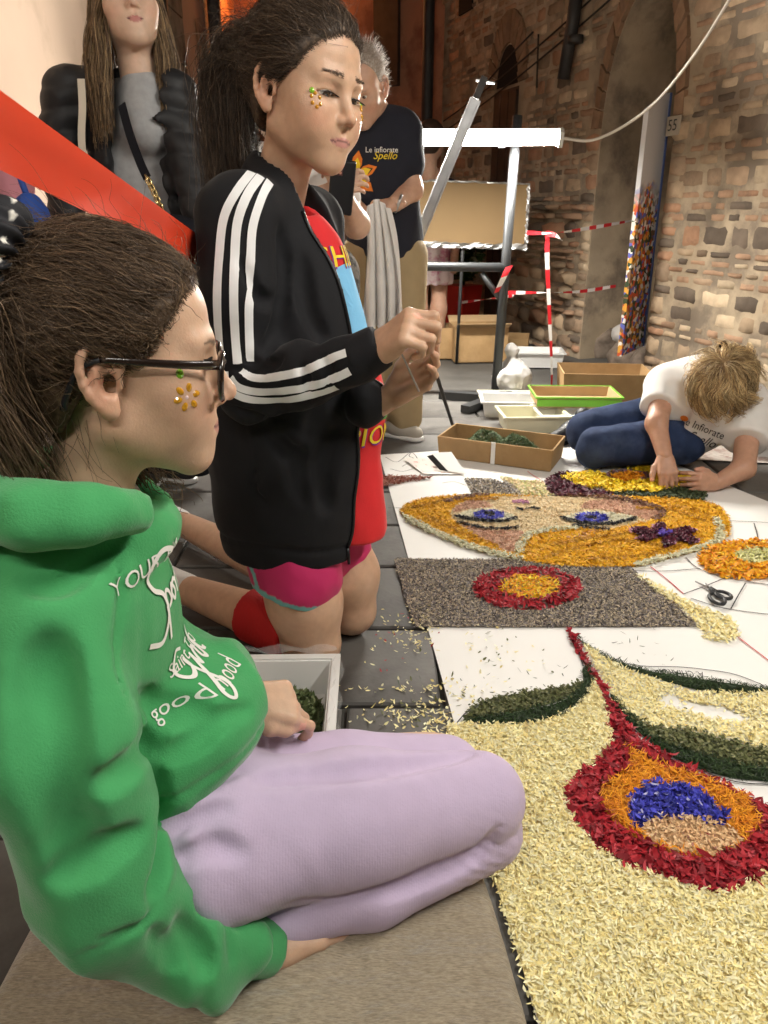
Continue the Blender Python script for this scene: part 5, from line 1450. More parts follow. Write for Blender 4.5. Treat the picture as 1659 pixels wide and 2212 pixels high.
# ---------------------------------------------------------------- girl in the black track jacket
def track_girl():
    SK = (.56,.35,.235)
    sv = np.array((1.07,.97,1.055)); Rm = rpy(R(-126), R(-10), R(-4)); C = J(711, 198, 1.33) - Rm @ (sv * np.array((.0315,.079,0)))
    root = thing('person', (-.18, 1.40, 0), 'girl in a black striped track jacket kneeling upright beside the white tray', 'person', 'children at the carpet')
    W_ = lambda v: bind(v, Rm, C, sv); M_sk = MATS['skin']
    s = make_head(lid_z=-.0034, lid_h=.0044, eye_w=.0205, eye_r=.0170, mw=1.22, smile=-.0016, lips=1.25, nose=1.0, neck=((0,-.020,-.06),(-.01,-.055,-.22)), neck_r=(.042,.048), ears=(1, -1), cheek=1.2, chin=.9)
    V, F = s.mesh(.0025, .01); V0 = V
    cc = face_cols(V, SK, (.47,.20,.19), smile=-.0016, mw=1.22, brow=None, rosy=.16)
    sock = np.exp(-(((np.abs(V[:, 0]) - .0315) / .016) ** 2 + ((V[:, 2] - .004) / .007) ** 2)) * (V[:, 1] > .05)
    parts = [(W_(V), F, cc)]
    # hands: right fist holding a stick above, left hand open below
    rw, rf = J(815, 752, 1.145), J(872, 712, 1.11)
    hv, hf, tips = make_hand([(.9,1.3,.7),(1.0,1.4,.7),(1.1,1.4,.7),(1.1,1.4,.7)], side=-1, forearm=.08, thumb=[(.020,.018,-.006),(.034,.036,-.018),(.030,.058,-.030),(.014,.070,-.036)])
    d = rf - rw; parts.append((bind(hv, basis(d, (-.35,-.55,.75)), rw + np.array((0,0,.0)), .95), hf, hand_cols(hv, SK, tips)))
    lw_, lt = J(850, 852, 1.27), J(905, 800, 1.23)
    hv, hf, tips = make_hand([(.35,.6,.4),(.45,.6,.4),(.5,.65,.4),(.55,.7,.4)], side=1, forearm=.07, spread=.07, thumb=[(.020,.018,-.006),(.036,.040,-.014),(.040,.064,-.026),(.036,.084,-.036)])
    d = np.array((.75,-.15,.55)); parts.append((bind(hv, basis(d, (.55,.70,-.55)), lw_, .88), hf, hand_cols(hv, SK, tips)))
    # legs
    l = SDF()
    hipR, kR, aR = np.array((-.205,1.375,.34)), np.array((-.148,1.335,.062)), np.array((-.50,1.60,.055))
    hipL, kL, aL = np.array((-.165,1.50,.34)), np.array((-.075,1.475,.062)), np.array((-.62,2.02,.055))
    l.cone(hipR, kR + np.array((-.015,.01,.09)), .090, .073, .03); l.cone(kR + np.array((-.015,.01,.09)), kR, .073, .056, .03)
    l.cone(hipL, kL + np.array((-.01,0,.09)), .088, .070, .008); l.cone(kL + np.array((-.01,0,.09)), kL, .070, .055, .03)
    for k_, a_ in ((kR, aR), (kL, aL)):
        c_ = k_ * .62 + a_ * .38 + np.array((0,0,.008)); l.cone(k_, c_, .052, .052, .02); l.cone(c_, a_, .052, .034, .02)
    v, f_ = l.mesh(.006, .02); parts.append((v, f_, rows(v, SK) * (1 + .06 * vnoise(v, 25, 3))[:, None]))
    tr = SDF(); tr.cone(bind((-.01,-.055,-.22), Rm, C, sv), (-.19,1.42,.38), .06, .09, .03); v, f_ = tr.mesh(.02, .03); parts.append((v, f_, rows(v, SK)))
    V, F, cc = merge(parts); obj('body', V, F, M_sk, root, True, cc)
    for q in (1, -1):
        ev, ef, ec = eyeball(q, (.12, 1, -.45), (.07,.036,.02), r=.0170); obj('eye', W_(ev), ef, M_eye, root, True, ec)
    P = []
    for q in (1, -1):
        for x in np.linspace(-.0115, .0115, 30):
            x = x * 1.5; a = np.array((q*.0315 + x, .0808 - 14 * x * x, .0008 - 9 * x * x)); P.append([a, a + np.array((x*.1,.004,-.0022)), a + np.array((x*.3,.0078,-.0025))])
    lv, lf = strand_mesh(np.array(P), np.full(len(P), .00055)); obj('eyelashes', W_(lv), lf, MATS['lash'], root, kind='stuff')
    # eyebrow hairs
    P = []
    for q in (1, -1):
        for _ in range(150):
            u = random.uniform(0, 1); x = q * (.012 + .036 * u); z = .0240 + .0012 * math.sin(u * math.pi * .75) + random.gauss(0, .0019 * (1.25 - u)); 
            P.append((x, z, q))
    bv = bvh_of(*s.mesh(.005, .01)); Q = []
    for x, z, q in P:
        h = bv.ray_cast(Vector((x, .2, z)), Vector((0,-1,0)))
        if h[0] and h[0][1] > .06 and abs(x) < .046: a = np.array(h[0]); Q.append([a, a + np.array((q*.003,.0008,.0012)), a + np.array((q*.006,-.0006,.0012))])
    lv, lf = strand_mesh(np.array(Q), np.full(len(Q), .00026)); obj('eyebrows', W_(lv), lf, pm('brow_hair', (.10,.064,.044), .6), root, kind='stuff')
    # ---- hair
    zs = [-.12,-.075,-.045,-.02,.005,.025,.045,.065,.082,.13]; ys = [-.080,-.060,-.042,-.026,.012,.036,.052,.064,.074,.12]
    HD = [(.065,.042,.028,4),(.09,.06,.04,3),(.04,.026,.018,3),(.16,.108,.07,1.4)]
    cv, cf = hair_cap(zs, ys, .0045, .004, -.07)
    hair = obj('hair', W_(cv), cf, M_hair, root, True, strand_cols(len(cv), 1, HD, .1)[::3] * .8)
    tie = np.array((0,-.125,.045))
    sk_ = cv[(np.linalg.norm((cv - CAPC) / CAPR, axis=1) > .93)]; rts = sk_[rng.choice(len(sk_), 8500)]
    P = wavy(locks(pulled(rts, tie, 18, .065, spread=.018), rts, .006), .003, 2.8); v1 = strand_mesh(P, rng.uniform(.00035,.00065,len(P)), .4); c1 = strand_cols(len(P), 18, HD) * np.repeat(1 + .45 * vnoise(rts, 55, 4), 54)[:, None]
    t = np.linspace(0, 1, 22)[None, :, None]; n = 3400
    base = tie + rng.normal(0, .014, (n, 3)); a = rng.uniform(0, 6.28, n); rad = .032 * np.sqrt(rng.uniform(0, 1, n))
    off = np.stack([np.cos(a)*rad, np.sin(a)*rad*.9, 0*a], 1); drop = rng.uniform(.12, .23, n)
    P = base[:, None] + off[:, None] * np.sin(np.clip(t * 2.2, 0, 1.57)) + np.stack([.02+0*drop, -.015+0*drop, -drop], 1)[:, None] * t ** 1.2 + np.array((0,-.05,.035)) * np.sin(t * 3.14)
    P = wavy(locks(P, base + off, .010, 40, 2.0), .004, 2.6); v2 = strand_mesh(P, rng.uniform(.0004,.0007,n), .4); c2 = strand_cols(n, 22, HD) * np.repeat(1 + .45 * vnoise(base + off, 60, 4), 66)[:, None]
    fr = V0[(V0[:, 1] > np.interp(V0[:, 2], zs, ys) - .004) & (V0[:, 1] < np.interp(V0[:, 2], zs, ys) + .009) & (V0[:, 2] > .0) & (np.abs(V0[:, 0]) < .072)]
    fr = fr[rng.choice(len(fr), 1600)]; fr = fr[rng.uniform(0, 1, len(fr)) > (fr[:, 1] - np.interp(fr[:, 2], zs, ys)) / .010]
    Pf = wavy(locks(pulled(fr, tie, 18, .05, spread=.02), fr, .003), .002, 3.); vf = strand_mesh(Pf, np.full(len(fr), .00028), .4); cf_ = strand_cols(len(fr), 18, HD)
    r6 = sk_[rng.choice(len(sk_), 1100)]; r6 = r6[r6[:, 1] < np.interp(r6[:, 2], zs, ys) - .045]; n = len(r6); out = (r6 - CAPC) / CAPR; out /= np.linalg.norm(out, axis=1)[:, None]
    P = r6[:, None] + out[:, None] * t * rng.uniform(.006, .032, (n,1,1)) + (np.array((0,-.04,.0)) + rng.normal(0,.022,(n,3)))[:, None] * t
    P = wavy(P, .009, 1.8); v3 = strand_mesh(P, np.full(n, .00028), .5); c3 = strand_cols(n, 22, HD)
    front = sk_[(sk_[:, 1] > np.interp(sk_[:, 2], zs, ys) - .014) & (sk_[:, 2] > -.03)]
    r2 = front[rng.choice(len(front), 420)]; n = len(r2); out = (r2 - CAPC) / CAPR; out /= np.linalg.norm(out, axis=1)[:, None]
    P = r2[:, None] + np.stack([out[:, 0]*.3, -.8+rng.normal(0,.25,n), .55+rng.normal(0,.3,n)], 1)[:, None] * t * rng.uniform(.015,.05,(n,1,1)) + out[:, None] * (.005*np.sin(t*2.5))
    P = wavy(P, .003, 1.6); v4 = strand_mesh(P, np.full(n, .00024), .5); c4 = strand_cols(n, 22, HD)
    V, F, cc = merge([(W_(a[0]), a[1], b) for a, b in ((v1,c1),(v2,c2),(v3,c3),(v4,c4),(vf,cf_))]); obj('hair_strands', V, F, M_hair, hair, True, cc, kind='stuff')
    # stud and rhinestones
    def ball(nm, c, r, mat, st=(1,1,1)):
        q = SDF(); q.ell(c, np.array(st) * r); v, f_ = q.mesh(r / 3.2, r * .6); obj(nm, W_(v), f_, mat, root)
    ball('ear_stud', (.0775,-.008,-.036), .0028, pm('pearl', (.8,.75,.62), .25, coat=.5))
    def cheek(x, z):
        h = bv.ray_cast(Vector((x, .2, z)), Vector((0,-1,0))); return np.array(h[0])
    for q in (1, -1):
        ball('rhinestone', cheek(q*.058, -.004) , .0046, MATS['green_rhinestone'])
        for a in np.linspace(.5, 6.78, 7)[:-1]: ball('rhinestone', cheek(q*(.0545 + .0075*math.cos(a)*.8), -.0155 + .0085*math.sin(a)), .0032, MATS['amber_rhinestone'])
    # ---- t-shirt, jacket
    Fw = np.array((.955,-.295,0)); Rt = np.array((-.295,-.955,0)); tcx = np.array((-.175,1.415,0))
    def PT(f, r, z): return tcx + Fw * f + Rt * r + np.array((0, 0, z))
    M_red_t = pm('red_cotton', (.62,.018,.022), .85, .05, 30, .25, 450, sheen=.15)
    t_ = SDF(); t_.cone(PT(.050,-.02,.30), PT(.035,-.02,.56), .128, .126, .04, flat=Rt, ratio=.70); t_.cone(PT(.035,-.02,.56), PT(.0,-.01,.80), .126, .112, .04, flat=Rt, ratio=.75); t_.ell(PT(.045,-.02,.66), (.075,.07,.14), .05); t_.cone(PT(-.01,.055,.86), PT(-.01,-.07,.86), .045, .045, .05)
    ncol = PT(-.005,0,.93)
    t_.cone(ncol + np.array((0,0,.1)), ncol - np.array((0,0,.03)), .058, .058, .006, 's'); t_.plane(PT(0,0,.285), (0,0,-1))
    t_.post = lambda p, D: D + folds(p, .006, 14, np.array([(1,.2,0),(0,1,0),(.2,0,.45)], np.float32), 4)
    tv, tf = t_.mesh(.006, .02); tee = obj('tshirt', tv, tf, M_red_t, root, label='red cotton t-shirt with yellow and purple lettering'); btee = bvh_of(tv, tf)
    M_trk = pm('black_tricot', (.011,.011,.013), .78, .1, 30, .15, 600, spec=.18, sheen=.06)
    Sh, Mi, El, Wr = J(508, 470, 1.285), J(512, 640, 1.262), J(540, 838, 1.245), J(770, 778, 1.150)
    arm = SDF(); arm.chain([Sh, Mi, El], [.064,.061,.056], .03); arm.cone(El, El * .5 + Wr * .5, .056, .050, .02); arm.cone(El * .5 + Wr * .5, Wr, .050, .040, .02)
    j = SDF()
    j.cone(PT(-.012,0,.36), PT(-.010,0,.78), .148, .135, .05, flat=Rt, ratio=.98)
    j.ell(PT(.00,.01,.50), (.165,.15,.22), .06); j.ell(PT(.025,.045,.68), (.125,.11,.16), .05)
    j.cone(Sh + np.array((.012,.02,.008)), PT(-.01,-.135,.885), .062, .060, .05)
    j.cone(PT(-.01,0,.86), PT(-.012,0,.945), .085, .064, .03)
    j.cone(PT(-.01,-.145,.87), PT(.0,-.21,.66), .058, .055, .03); j.cone(PT(.0,-.21,.66), lw_ + np.array((-.05,.01,-.02)), .052, .042, .02)
    j.cone(PT(-.01,0,.24), PT(-.012,0,.33), .150, .158, .03, flat=Rt, ratio=.98)
    j.sub(arm, .012)
    j.cone(ncol + np.array((.02,0,.14)), ncol - np.array((-.01,0,.06)), .052, .056, .008, 's')
    # open front
    zl = [.2,.45,.6,.75,.88,.95]
    def opening(p):
        q = p - tcx.astype(np.float32); f = q @ Fw.astype(np.float32); r = q @ Rt.astype(np.float32); z = p[:, 2]
        r0 = np.interp(z, zl, [.050,.055,.060,.062,.055,.045]); r1 = np.interp(z, zl, [-.11,-.11,-.10,-.085,-.07,-.05])
        d_ = np.maximum(np.maximum(r - r0, r1 - r), .02 - f)
        return np.maximum(d_, -(arm.ev(p) - .004))
    j.add(opening, .006, 's')
    hz = .258
    def cut(p): return np.minimum(hz - p[:, 2], arm.ev(p) + .002)
    j.add(cut, .006, 'i')
    def post(p, D):
        M1 = np.array([(1,.3,.3),(-.3,1,.3),(.1,-.3,.42)], np.float32)
        a = arm.ev(p)
        w = .30 + 1.1 * near(p, El, .12) + .9 * near(p, Wr, .10) + .5 * near(p, Sh, .10) + .5 * near(p, PT(.05,.12,.55), .12)
        D = D + w * folds(p, .0085, 15, M1, 6)
        D = D + .006 * np.exp(-((p[:, 2] - .305 - .01 * np.sin(p[:, 0] * 20)) / .006) ** 2) * (a > .01)
        # pocket welt
        return D
    carve(j, [([(603,490),(614,600),(594,720),(578,765)], .008, .016), ([(655,560),(664,660),(700,735)], .007, .02), ([(562,1000),(548,1060),(578,1088)], .005, .008), ([(505,800),(550,800),(600,790)], .007, .010), ([(530,775),(580,790),(610,775)], .007, .012), ([(610,905),(560,900),(500,880)], .006, .012), ([(650,790),(665,815),(660,850)], .006, .010), ([(700,775),(712,800),(708,830)], .006, .010), ([(520,560),(560,640),(600,650)], .006, .014), ([(600,950),(640,1000),(650,1080)], .007, .025), ([(720,930),(700,1010),(705,1100)], .007, .025)])
    j.post = post
    jv, jf = j.mesh(.0058, .02); jac = obj('track_jacket', jv, jf, M_trk, root, True, label='black track jacket with three white sleeve stripes'); bj = bvh_of(jv, jf)
    cuf = SDF(); dcu = rw - Wr; dcu /= np.linalg.norm(dcu); cuf.cone(Wr - dcu * .01, Wr + dcu * .050, .0405, .034, .006); cuf.plane(Wr + dcu * .047, dcu, .004, 'i'); cuf.plane(Wr - dcu * .004, -dcu, .004, 'i')
    v, f_ = cuf.mesh(.005, .02); obj('cuff', v, f_, M_trk, jac)
    # stripes laid on the cloth
    M_str = pm('white_stripe', (.80,.80,.81), .7, .03, 60)
    dview = np.array((.20, .98, -.10))
    def st(pts, w, Yd=.95, dv=dview, nm='stripe'):
        P = [J(x, y, 1.30) - dv * .25 for x, y in pts]
        P = [np.array(p) for p in P]; P = [cam_to(p) for p in P] if False else P
        v, f_ = ribbon_cam(pts, w)
        if f_: obj(nm, v, f_, M_str, jac, True)
    def ribbon_cam(pts, w, n=60, nw=4, off=.0022):
        """strip sewn on the cloth along a path found on it; path measured in the photograph"""
        p2 = spline(np.array([(x, y, 0) for x, y in pts]), n)[:, :2]; hit = []
        eye = Vector((0, 0, CAM_H))
        for x, y in p2:
            h = bj.ray_cast(eye, Vector(ray(x, y)).normalized())
            hit.append((np.array(h[0]), np.array(h[1])) if h[0] else None)
        hit = [h for h in hit if h is not None]
        Pn = np.array([h[0] for h in hit]); Nn = np.array([h[1] for h in hit])
        k = np.ones(5) / 5
        def smo(A): return np.stack([np.convolve(np.pad(A[:, i], 2, 'edge'), k, 'valid') for i in range(3)], 1)
        Pn, Nn = smo(Pn), smo(smo(Nn)); Nn /= np.linalg.norm(Nn, axis=1)[:, None]
        T = np.gradient(Pn, axis=0); T /= np.linalg.norm(T, axis=1)[:, None] + 1e-9; S = np.cross(T, Nn); S /= np.linalg.norm(S, axis=1)[:, None] + 1e-9
        V = []
        for q in range(nw):
            for p, s_ in zip(Pn, S):
                a = p + s_ * w * (q / (nw - 1) - .5)
                h = bj.find_nearest(Vector(a)); V.append(np.array(h[0]) + np.array(h[1]) * off)
        m = len(Pn)
        return np.array(V), [(q*m+i, q*m+i+1, (q+1)*m+i+1, (q+1)*m+i) for q in range(nw-1) for i in range(m-1)]
    for pts in ([(545,372),(515,410),(484,470),(474,560),(470,640),(473,720),(483,790)], [(564,380),(535,420),(513,480),(507,560),(505,640),(508,720),(514,790)], [(583,392),(565,425),(545,490),(541,560),(537,640),(538,720),(541,785)]):
        st(pts, .0135)
    for pts in ([(488,800),(496,840),(540,862),(620,862),(690,848),(730,835)], [(498,815),(520,838),(570,846),(650,838),(720,818),(758,800)], [(520,800),(545,815),(590,815),(660,800),(715,775),(750,762)]):
        st(pts, .0125)
    # zip along the front edge
    zp = []
    for z in np.linspace(.29, .90, 40):
        r0 = np.interp(z, zl, [.050,.055,.060,.062,.055,.045]); h = bj.ray_cast(Vector(PT(.30, r0 + .012, z)), Vector(-Fw)); zp += [np.array(h[0]) + Fw * .002] if h[0] is not None and (not zp or np.linalg.norm(np.array(h[0]) - zp[-1]) < .05) else []
    v, f_ = tube_mesh(np.array(zp), np.full(len(zp), .0035), 6); obj('zip', v, f_, pm('zip_black', (.02,.02,.022), .35, metal=.5), jac)
    v, f_ = tube_mesh([zp[0], zp[0] + np.array((.002,0,-.035))], np.array((.004,.003)), 6); obj('zip_puller', v, f_, MATS['zip_black'], jac)
    # ---- print on the t-shirt: pale blue patch and lettering
    up = np.array((0,0,1.)); xh = -Rt; nr = Fw
    def onshirt(V2, F2, f0, r0, z0, mat, nm, off=.002):
        P = np.array([PT(.35, r0, z0) - Rt * v[0] + np.array((0,0,v[1])) for v in V2]); v2, f2 = project(P, F2, btee, -Fw, off)
        if f2: obj(nm, v2, f2, mat, tee, False, kind='stuff' if nm == 'lettering' else None)
    def disc(rx, rz, n=28):
        V2 = [(0, 0)]; F2 = []
        for k in range(1, 7):
            for a in np.linspace(0, 2*math.pi, n, endpoint=False): V2.append((rx*k/6*math.cos(a), rz*k/6*math.sin(a)))
        for k in range(6):
            for a in range(n):
                if k == 0: F2.append((0, 1+a, 1+(a+1) % n))
                else: F2.append((1+(k-1)*n+a, 1+k*n+a, 1+k*n+(a+1) % n, 1+(k-1)*n+(a+1) % n))
        return V2, F2
    onshirt(*disc(.075,.10), 0, .0, .715, pm('pale_blue_print', (.20,.50,.78), .75), 'print_patch')
    onshirt(*disc(.07,.028), 0, -.02, .56, pm('green_print', (.09,.26,.05), .75), 'print_patch', .0028)
    M_ylw = pm('yellow_print', (.85,.62,.03), .7); M_pur = pm('purple_print', (.22,.03,.30), .7); M_blk = pm('black_print', (.01,.01,.012), .7)
    for body, sz, z0, r0 in (('CHILL', .042, .825, .005), ('CHAMPION', .044, .505, .072)):
        v, f_ = text_mesh(body, sz * 1.08, 0, 1); onshirt(v[:, :2] * np.array((1,1.25)), f_, 0, r0, z0 - .002, M_pur, 'lettering', .0024)
        onshirt(v[:, :2] * np.array((.96,1.1)), f_, 0, r0, z0, M_ylw, 'lettering', .0034)
    # ---- shorts with teal trim
    so = SDF(); so.cone(hipR + np.array((-.005,-.002,.03)), hipR * .36 + kR * .64 + np.array((-.008,0,.05)), .092, .092, .03); so.cone(hipL + np.array((0,0,.03)), hipL * .36 + kL * .64 + np.array((-.008,0,.05)), .088, .088, .03)
    so.cone(PT(-.01,.04,.38), PT(-.01,-.04,.38), .095, .095, .04)
    def hem(p):
        d_ = (p - tcx.astype(np.float32)) @ Fw.astype(np.float32)
        return (.182 + .018 * np.cos(d_ * 22 + .6)) - p[:, 2]
    so.add(hem, .003, 'i')
    so.post = lambda p, D: D + folds(p, .005, 16, None, 8)
    v, f_ = so.mesh(.005, .02)
    dd = v[:, 2] - (.182 + .018 * np.cos(((v - tcx) @ Fw) * 22 + .6)); teal = (dd < .014)
    sd = (v - tcx) @ Fw; teal |= (np.abs(sd + .045 + .25*(v[:,2]-.25)) < .007) & ((v - tcx) @ Rt > .0)
    obj('shorts', v, f_, pm('shorts_cloth', rough=.6, attr=True, sheen=.1), root, True, np.where(teal[:, None], np.array((.17,.46,.45)), np.array((.50,.018,.115))), label='pink running shorts with teal trim')
    # ---- red knee pads pushed below the knees, white socks
    M_pad = pm('red_ribbed_knit', (.50,.014,.016), .8, .08, 20, wave=(90., .5, (1., .6, .2)))
    for k_, a_, t0, t1 in ((kR, aR, .10, .42), (kL, aL, .06, .22)):
        q = SDF(); pa, pb = k_ + (a_ - k_) * t0, k_ + (a_ - k_) * t1; q.cone(pa + np.array((0,0,.004)), pb + np.array((0,0,.008)), .064, .061, .01); ax_ = (pb - pa) / np.linalg.norm(pb - pa); q.plane(pb, ax_, .004, 'i'); q.plane(pa, -ax_, .004, 'i')
        v, f_ = q.mesh(.005, .03); obj('knee_pad', v, f_, M_pad, root)
    for a_, k_ in ((aL, kL), (aR, kR)):
        q = SDF(); dv = (a_ - k_) / np.linalg.norm(a_ - k_); q.cone(a_ - dv * .03, a_ + dv * .06, .040, .040, .01); q.cone(a_ + dv*.05, a_ + dv * .10 + np.array((0,0,-.01)), .038, .036, .01); v, f_ = q.mesh(.006, .02); obj('sock', v, f_, MATS['white_cotton'], root)
    # thin stick she holds
    V, F = tube_mesh([J(868, 765, 1.14), J(905, 845, 1.19)], np.array((.0016,.0016)), 6); tobj('thin_stick', V, F, M_gal, 'thin metal skewer held between the fingers of the track jacket girl', 'skewer')
track_girl()
# ================================================================== PROPS
M_card = pm('cardboard', (.40,.26,.13), .85, .12, 12, .25, 90, col2=(.33,.21,.10), c2s=4, spec=.15)
M_cardin = pm('cardboard_inside', (.45,.31,.17), .85, .1, 12, spec=.15)
M_whitep = pm('white_plastic', (.74,.74,.73), .35, .03, 8, spec=.45)
M_creamp = pm('cream_plastic', (.70,.67,.50), .35, .03, 8, spec=.45)
def rect_frame(P, up=(0,0,1)): return P
def open_box(name, c, size, rz, mat, label, cat='box', wall=.006, flare=.0, group=None, rim=None, label_parts=None, rim_mat=None):
    """open tray: base, four walls; c centre of the base"""
    w, d, h = size; t = thing(name, (c[0], c[1], c[2] if len(c) > 2 else 0), label, cat, group); z0 = c[2] if len(c) > 2 else 0
    Rz = rotz(rz); cc = np.array((c[0], c[1], z0))
    def bx(nm, p, s, m=mat):
        mb = MB(); mb.box((0,0,0), s); V = np.array(mb.v); return p, V, mb.f, nm, m
    def put(nm, V, F, m): obj(nm, (np.array(V)) @ Rz.T + cc, F, m, t, False)
    mb = MB(); mb.box((0,0,.004), (w, d, .006)); put('base', mb.v, mb.f, mat)
    for nm, a, b in (('side_wall', 0, 1), ('side_wall', 0, -1), ('end_wall', 1, 1), ('end_wall', 1, -1)):
        L = (w if a == 0 else d) / 2; o = (d if a == 0 else w) / 2 * b; fo = flare * b; th = wall * b
        pts = []
        for z in (.001, h):
            k = z / h
            for u, q in ((-1, 0), (1, 0), (1, 1), (-1, 1)):
                uu = u * (L + flare * k) - (u * wall if a == 1 else 0) ; vv = o + fo * k - (th if q else 0)
                pts.append((uu, vv, z) if a == 0 else (vv, uu, z))
        put(nm, pts, [(0,1,2,3),(4,7,6,5),(0,4,5,1),(1,5,6,2),(2,6,7,3),(3,7,4,0)], mat)
    if rim:
        for a, b in ((0,1),(0,-1),(1,1),(1,-1)):
            L = (w if a == 0 else d) / 2 + flare + rim; o = ((d if a == 0 else w) / 2 + flare + rim / 2) * b
            mb = MB(); mb.box((0,o,h) if a == 0 else (o,0,h), (2*L, rim, .008) if a == 0 else (rim, 2*L - 2*rim - .001, .008)); put('rim', mb.v, mb.f, rim_mat or mat)
    return t, Rz, cc
def heap(name, c, r, h, n, pal, L, Wd, par=None, rz=0., mat=None, **k):
    a = rng.uniform(0, 6.28, n); q = np.sqrt(rng.uniform(0, 1, n))
    x, y = q * np.cos(a) * r[0], q * np.sin(a) * r[1]
    z = c[2] + h * (1 - q ** 2) * (1 + .35 * vnoise(np.c_[x, y, 0*x], 22, 3)) + .002
    P = np.c_[x, y] @ rotz(rz)[:2, :2].T + np.array(c[:2])
    V, F, C = petals(P, L, Wd, pick(pal, n, .2), 0, .0, .5, tilt=.6)
    V[:, 2] += np.repeat(z, 6)
    return V, F, C
# --- cardboard box of chopped greens behind the carpet
a, b = np.array(G(948, 990)), np.array(G(1188, 1023)); cR = np.array(G(1246, 985))
bw = np.linalg.norm(b - a); rz = math.atan2(b[1] - a[1], b[0] - a[0]); bd = .20
nrm = np.array((-math.sin(rz), math.cos(rz)))
cc = (a + b) / 2 + nrm * bd / 2
t, Rz, c3 = open_box('cardboard_box', (cc[0], cc[1], .006), (bw, bd, .085), rz, M_card, 'shallow cardboard box filled with chopped green leaves beside the carpet', 'box', .006, .006)
mb = MB(); mb.box((0, -bd/2 - .0075, .045), (.016, .003, .088)); obj('paper_tape', np.array(mb.v) @ Rz.T + c3, mb.f, M_paper, t, False)
V, F, C = heap('g', (cc[0], cc[1], .012), (bw*.44, bd*.44), .085, 6500, [(.08,.13,.05,4),(.12,.18,.075,3),(.05,.08,.03,3),(.20,.24,.12,1)], .013, .0035, rz=rz)
hp_ = tobj('chopped_leaves', V, F, M_petal, 'heap of chopped green leaves inside the shallow cardboard box', 'leaves', cols=C); hp_['kind'] = 'stuff'
# --- plastic trays
def tray_at(px, py, w, d, h, rz, mat, label, z=0., fill=None, rim=.012):
    g = G(px, py, z); t, Rz, c3 = open_box('plastic_tray', (g[0], g[1], z), (w, d, h), rz, mat, label, 'tray', .004, .012, 'plastic trays around the carpet', rim)
    return t, Rz, c3
tray_at(1100, 893, .24, .17, .075, R(-4), M_whitep, 'white plastic tray standing behind the cream tray')
tray_at(1147, 925, .25, .17, .075, R(3), M_creamp, 'cream plastic tray in front of the white tray')
tray_at(1098, 868, .26, .14, .035, R(-2), M_creamp, 'low cream tray furthest back beside the stand foot')
g = G(1235, 925)
tray_at(1235, 918, .30, .18, .07, R(2), M_whitep, 'white plastic tray under the green edged carton')
t, Rz, c3 = open_box('cardboard_box', (G(1235,905)[0], G(1235,905)[1], .078), (.36, .22, .05), R(-2), M_cardin, 'low carton with bright green edge resting on a white tray', 'box', .005, .01, None, .006, rim_mat=pm('green_card', (.16,.42,.03), .6))
mb = MB(); mb.box((0,-.122,.026), (.375,.003,.03)); obj('green_band', np.array(mb.v) @ Rz.T + c3, mb.f, MATS['green_card'], t, False)
gx = G(1310, 868)
open_box('cardboard_box', (gx[0], gx[1] + .1, 0), (.42, .28, .15), R(-6), M_card, 'wide open brown carton behind the green edged carton', 'box', .006, .012)
# --- printed sheets leaning on the box
M_print = pm('printed_picture', (.80,.74,.70), .35, col2=(.75,.30,.25), c2s=38, c2lo=.58, c2hi=.66, spec=.4)
def sheet_thing(pts, mat, label, nm='printed_sheet', cat='paper', border=None):
    pts = np.array(pts); n = np.cross(pts[1]-pts[0], pts[3]-pts[0]); n /= np.linalg.norm(n); n = n if n[2] > 0 else -n
    V = np.vstack([pts, pts - n * .0008]); return tobj(nm, V, [(0,1,2,3),(7,6,5,4),(0,4,5,1),(1,5,6,2),(2,6,7,3),(3,7,4,0)], mat, label, cat)
def g3(x, y, z): return np.array((*G(x, y, z), z))
sheet_thing([g3(915,1024,.0095), g3(1000,1024,.0095), g3(955,990,.013), g3(872,990,.013)], M_print, 'colour printed sketch sheet lying against the cardboard box')
sheet_thing([g3(968,1018,.014), g3(1008,1024,.012), g3(975,976,.055), g3(930,978,.05)], M_paper, 'bent white paper sheet leaning on the cardboard box corner')
sheet_thing([g3(950,1015,.016), g3(968,1018,.016), g3(935,982,.052), g3(922,985,.045)], M_black, 'black printed strip of the bent paper sheet', 'paper_strip')
# --- small white tray with herb leaves next to the girls
tz = .0
g0, g1 = np.array(G(735, 1570, .0)), np.array(G(725, 1425, .07))
tr_t, Rz, c3 = open_box('plastic_tray', (-.272, 1.112, 0), (.32, .24, .078), R(1), M_whitep, 'white plastic tray with a few herb leaves between the two girls', 'tray', .004, .012, 'plastic trays around the carpet', .016)
V, F, C = heap('h', (c3[0] + .095, c3[1] + .035, .008), (.06,.07), .060, 1100, [(.09,.12,.045,4),(.13,.16,.07,3),(.05,.07,.025,3),(.20,.22,.11,1)], .022, .014)
hh = tobj('herb_leaves', V, F, M_petal, 'crumpled dried green herb leaves inside the white tray', 'leaves', cols=C); hh['kind'] = 'stuff'
M_film = pm('clear_film', (.95,.96,.96), .12, spec=.6, alpha=.16)
fm = []; 
for i in range(13):
    for j in range(3):
        u = i / 12; p = np.array((-.19 + .38 * u, .152 + .004 * j, .083 + .010 * j)) if False else np.array(((.178 + .006*j, -.14 + .28*u, .084 - .018*j)))
        p = p + np.array((.006*math.sin(u*19 + j), 0, .004*math.sin(u*31 + j*2))); fm.append(p @ Rz.T + c3)
obj('torn_film', fm, [(i*3+j, (i+1)*3+j, (i+1)*3+j+1, i*3+j+1) for i in range(12) for j in range(2)], M_film, tr_t)
fm = []
for i in range(17):
    for j in range(3):
        u = i / 16; p = np.array((-.18 + .36*u, .152 + .006*j, .083 + .004*j + .005*math.sin(u*27 + j))); fm.append(p @ Rz.T + c3)
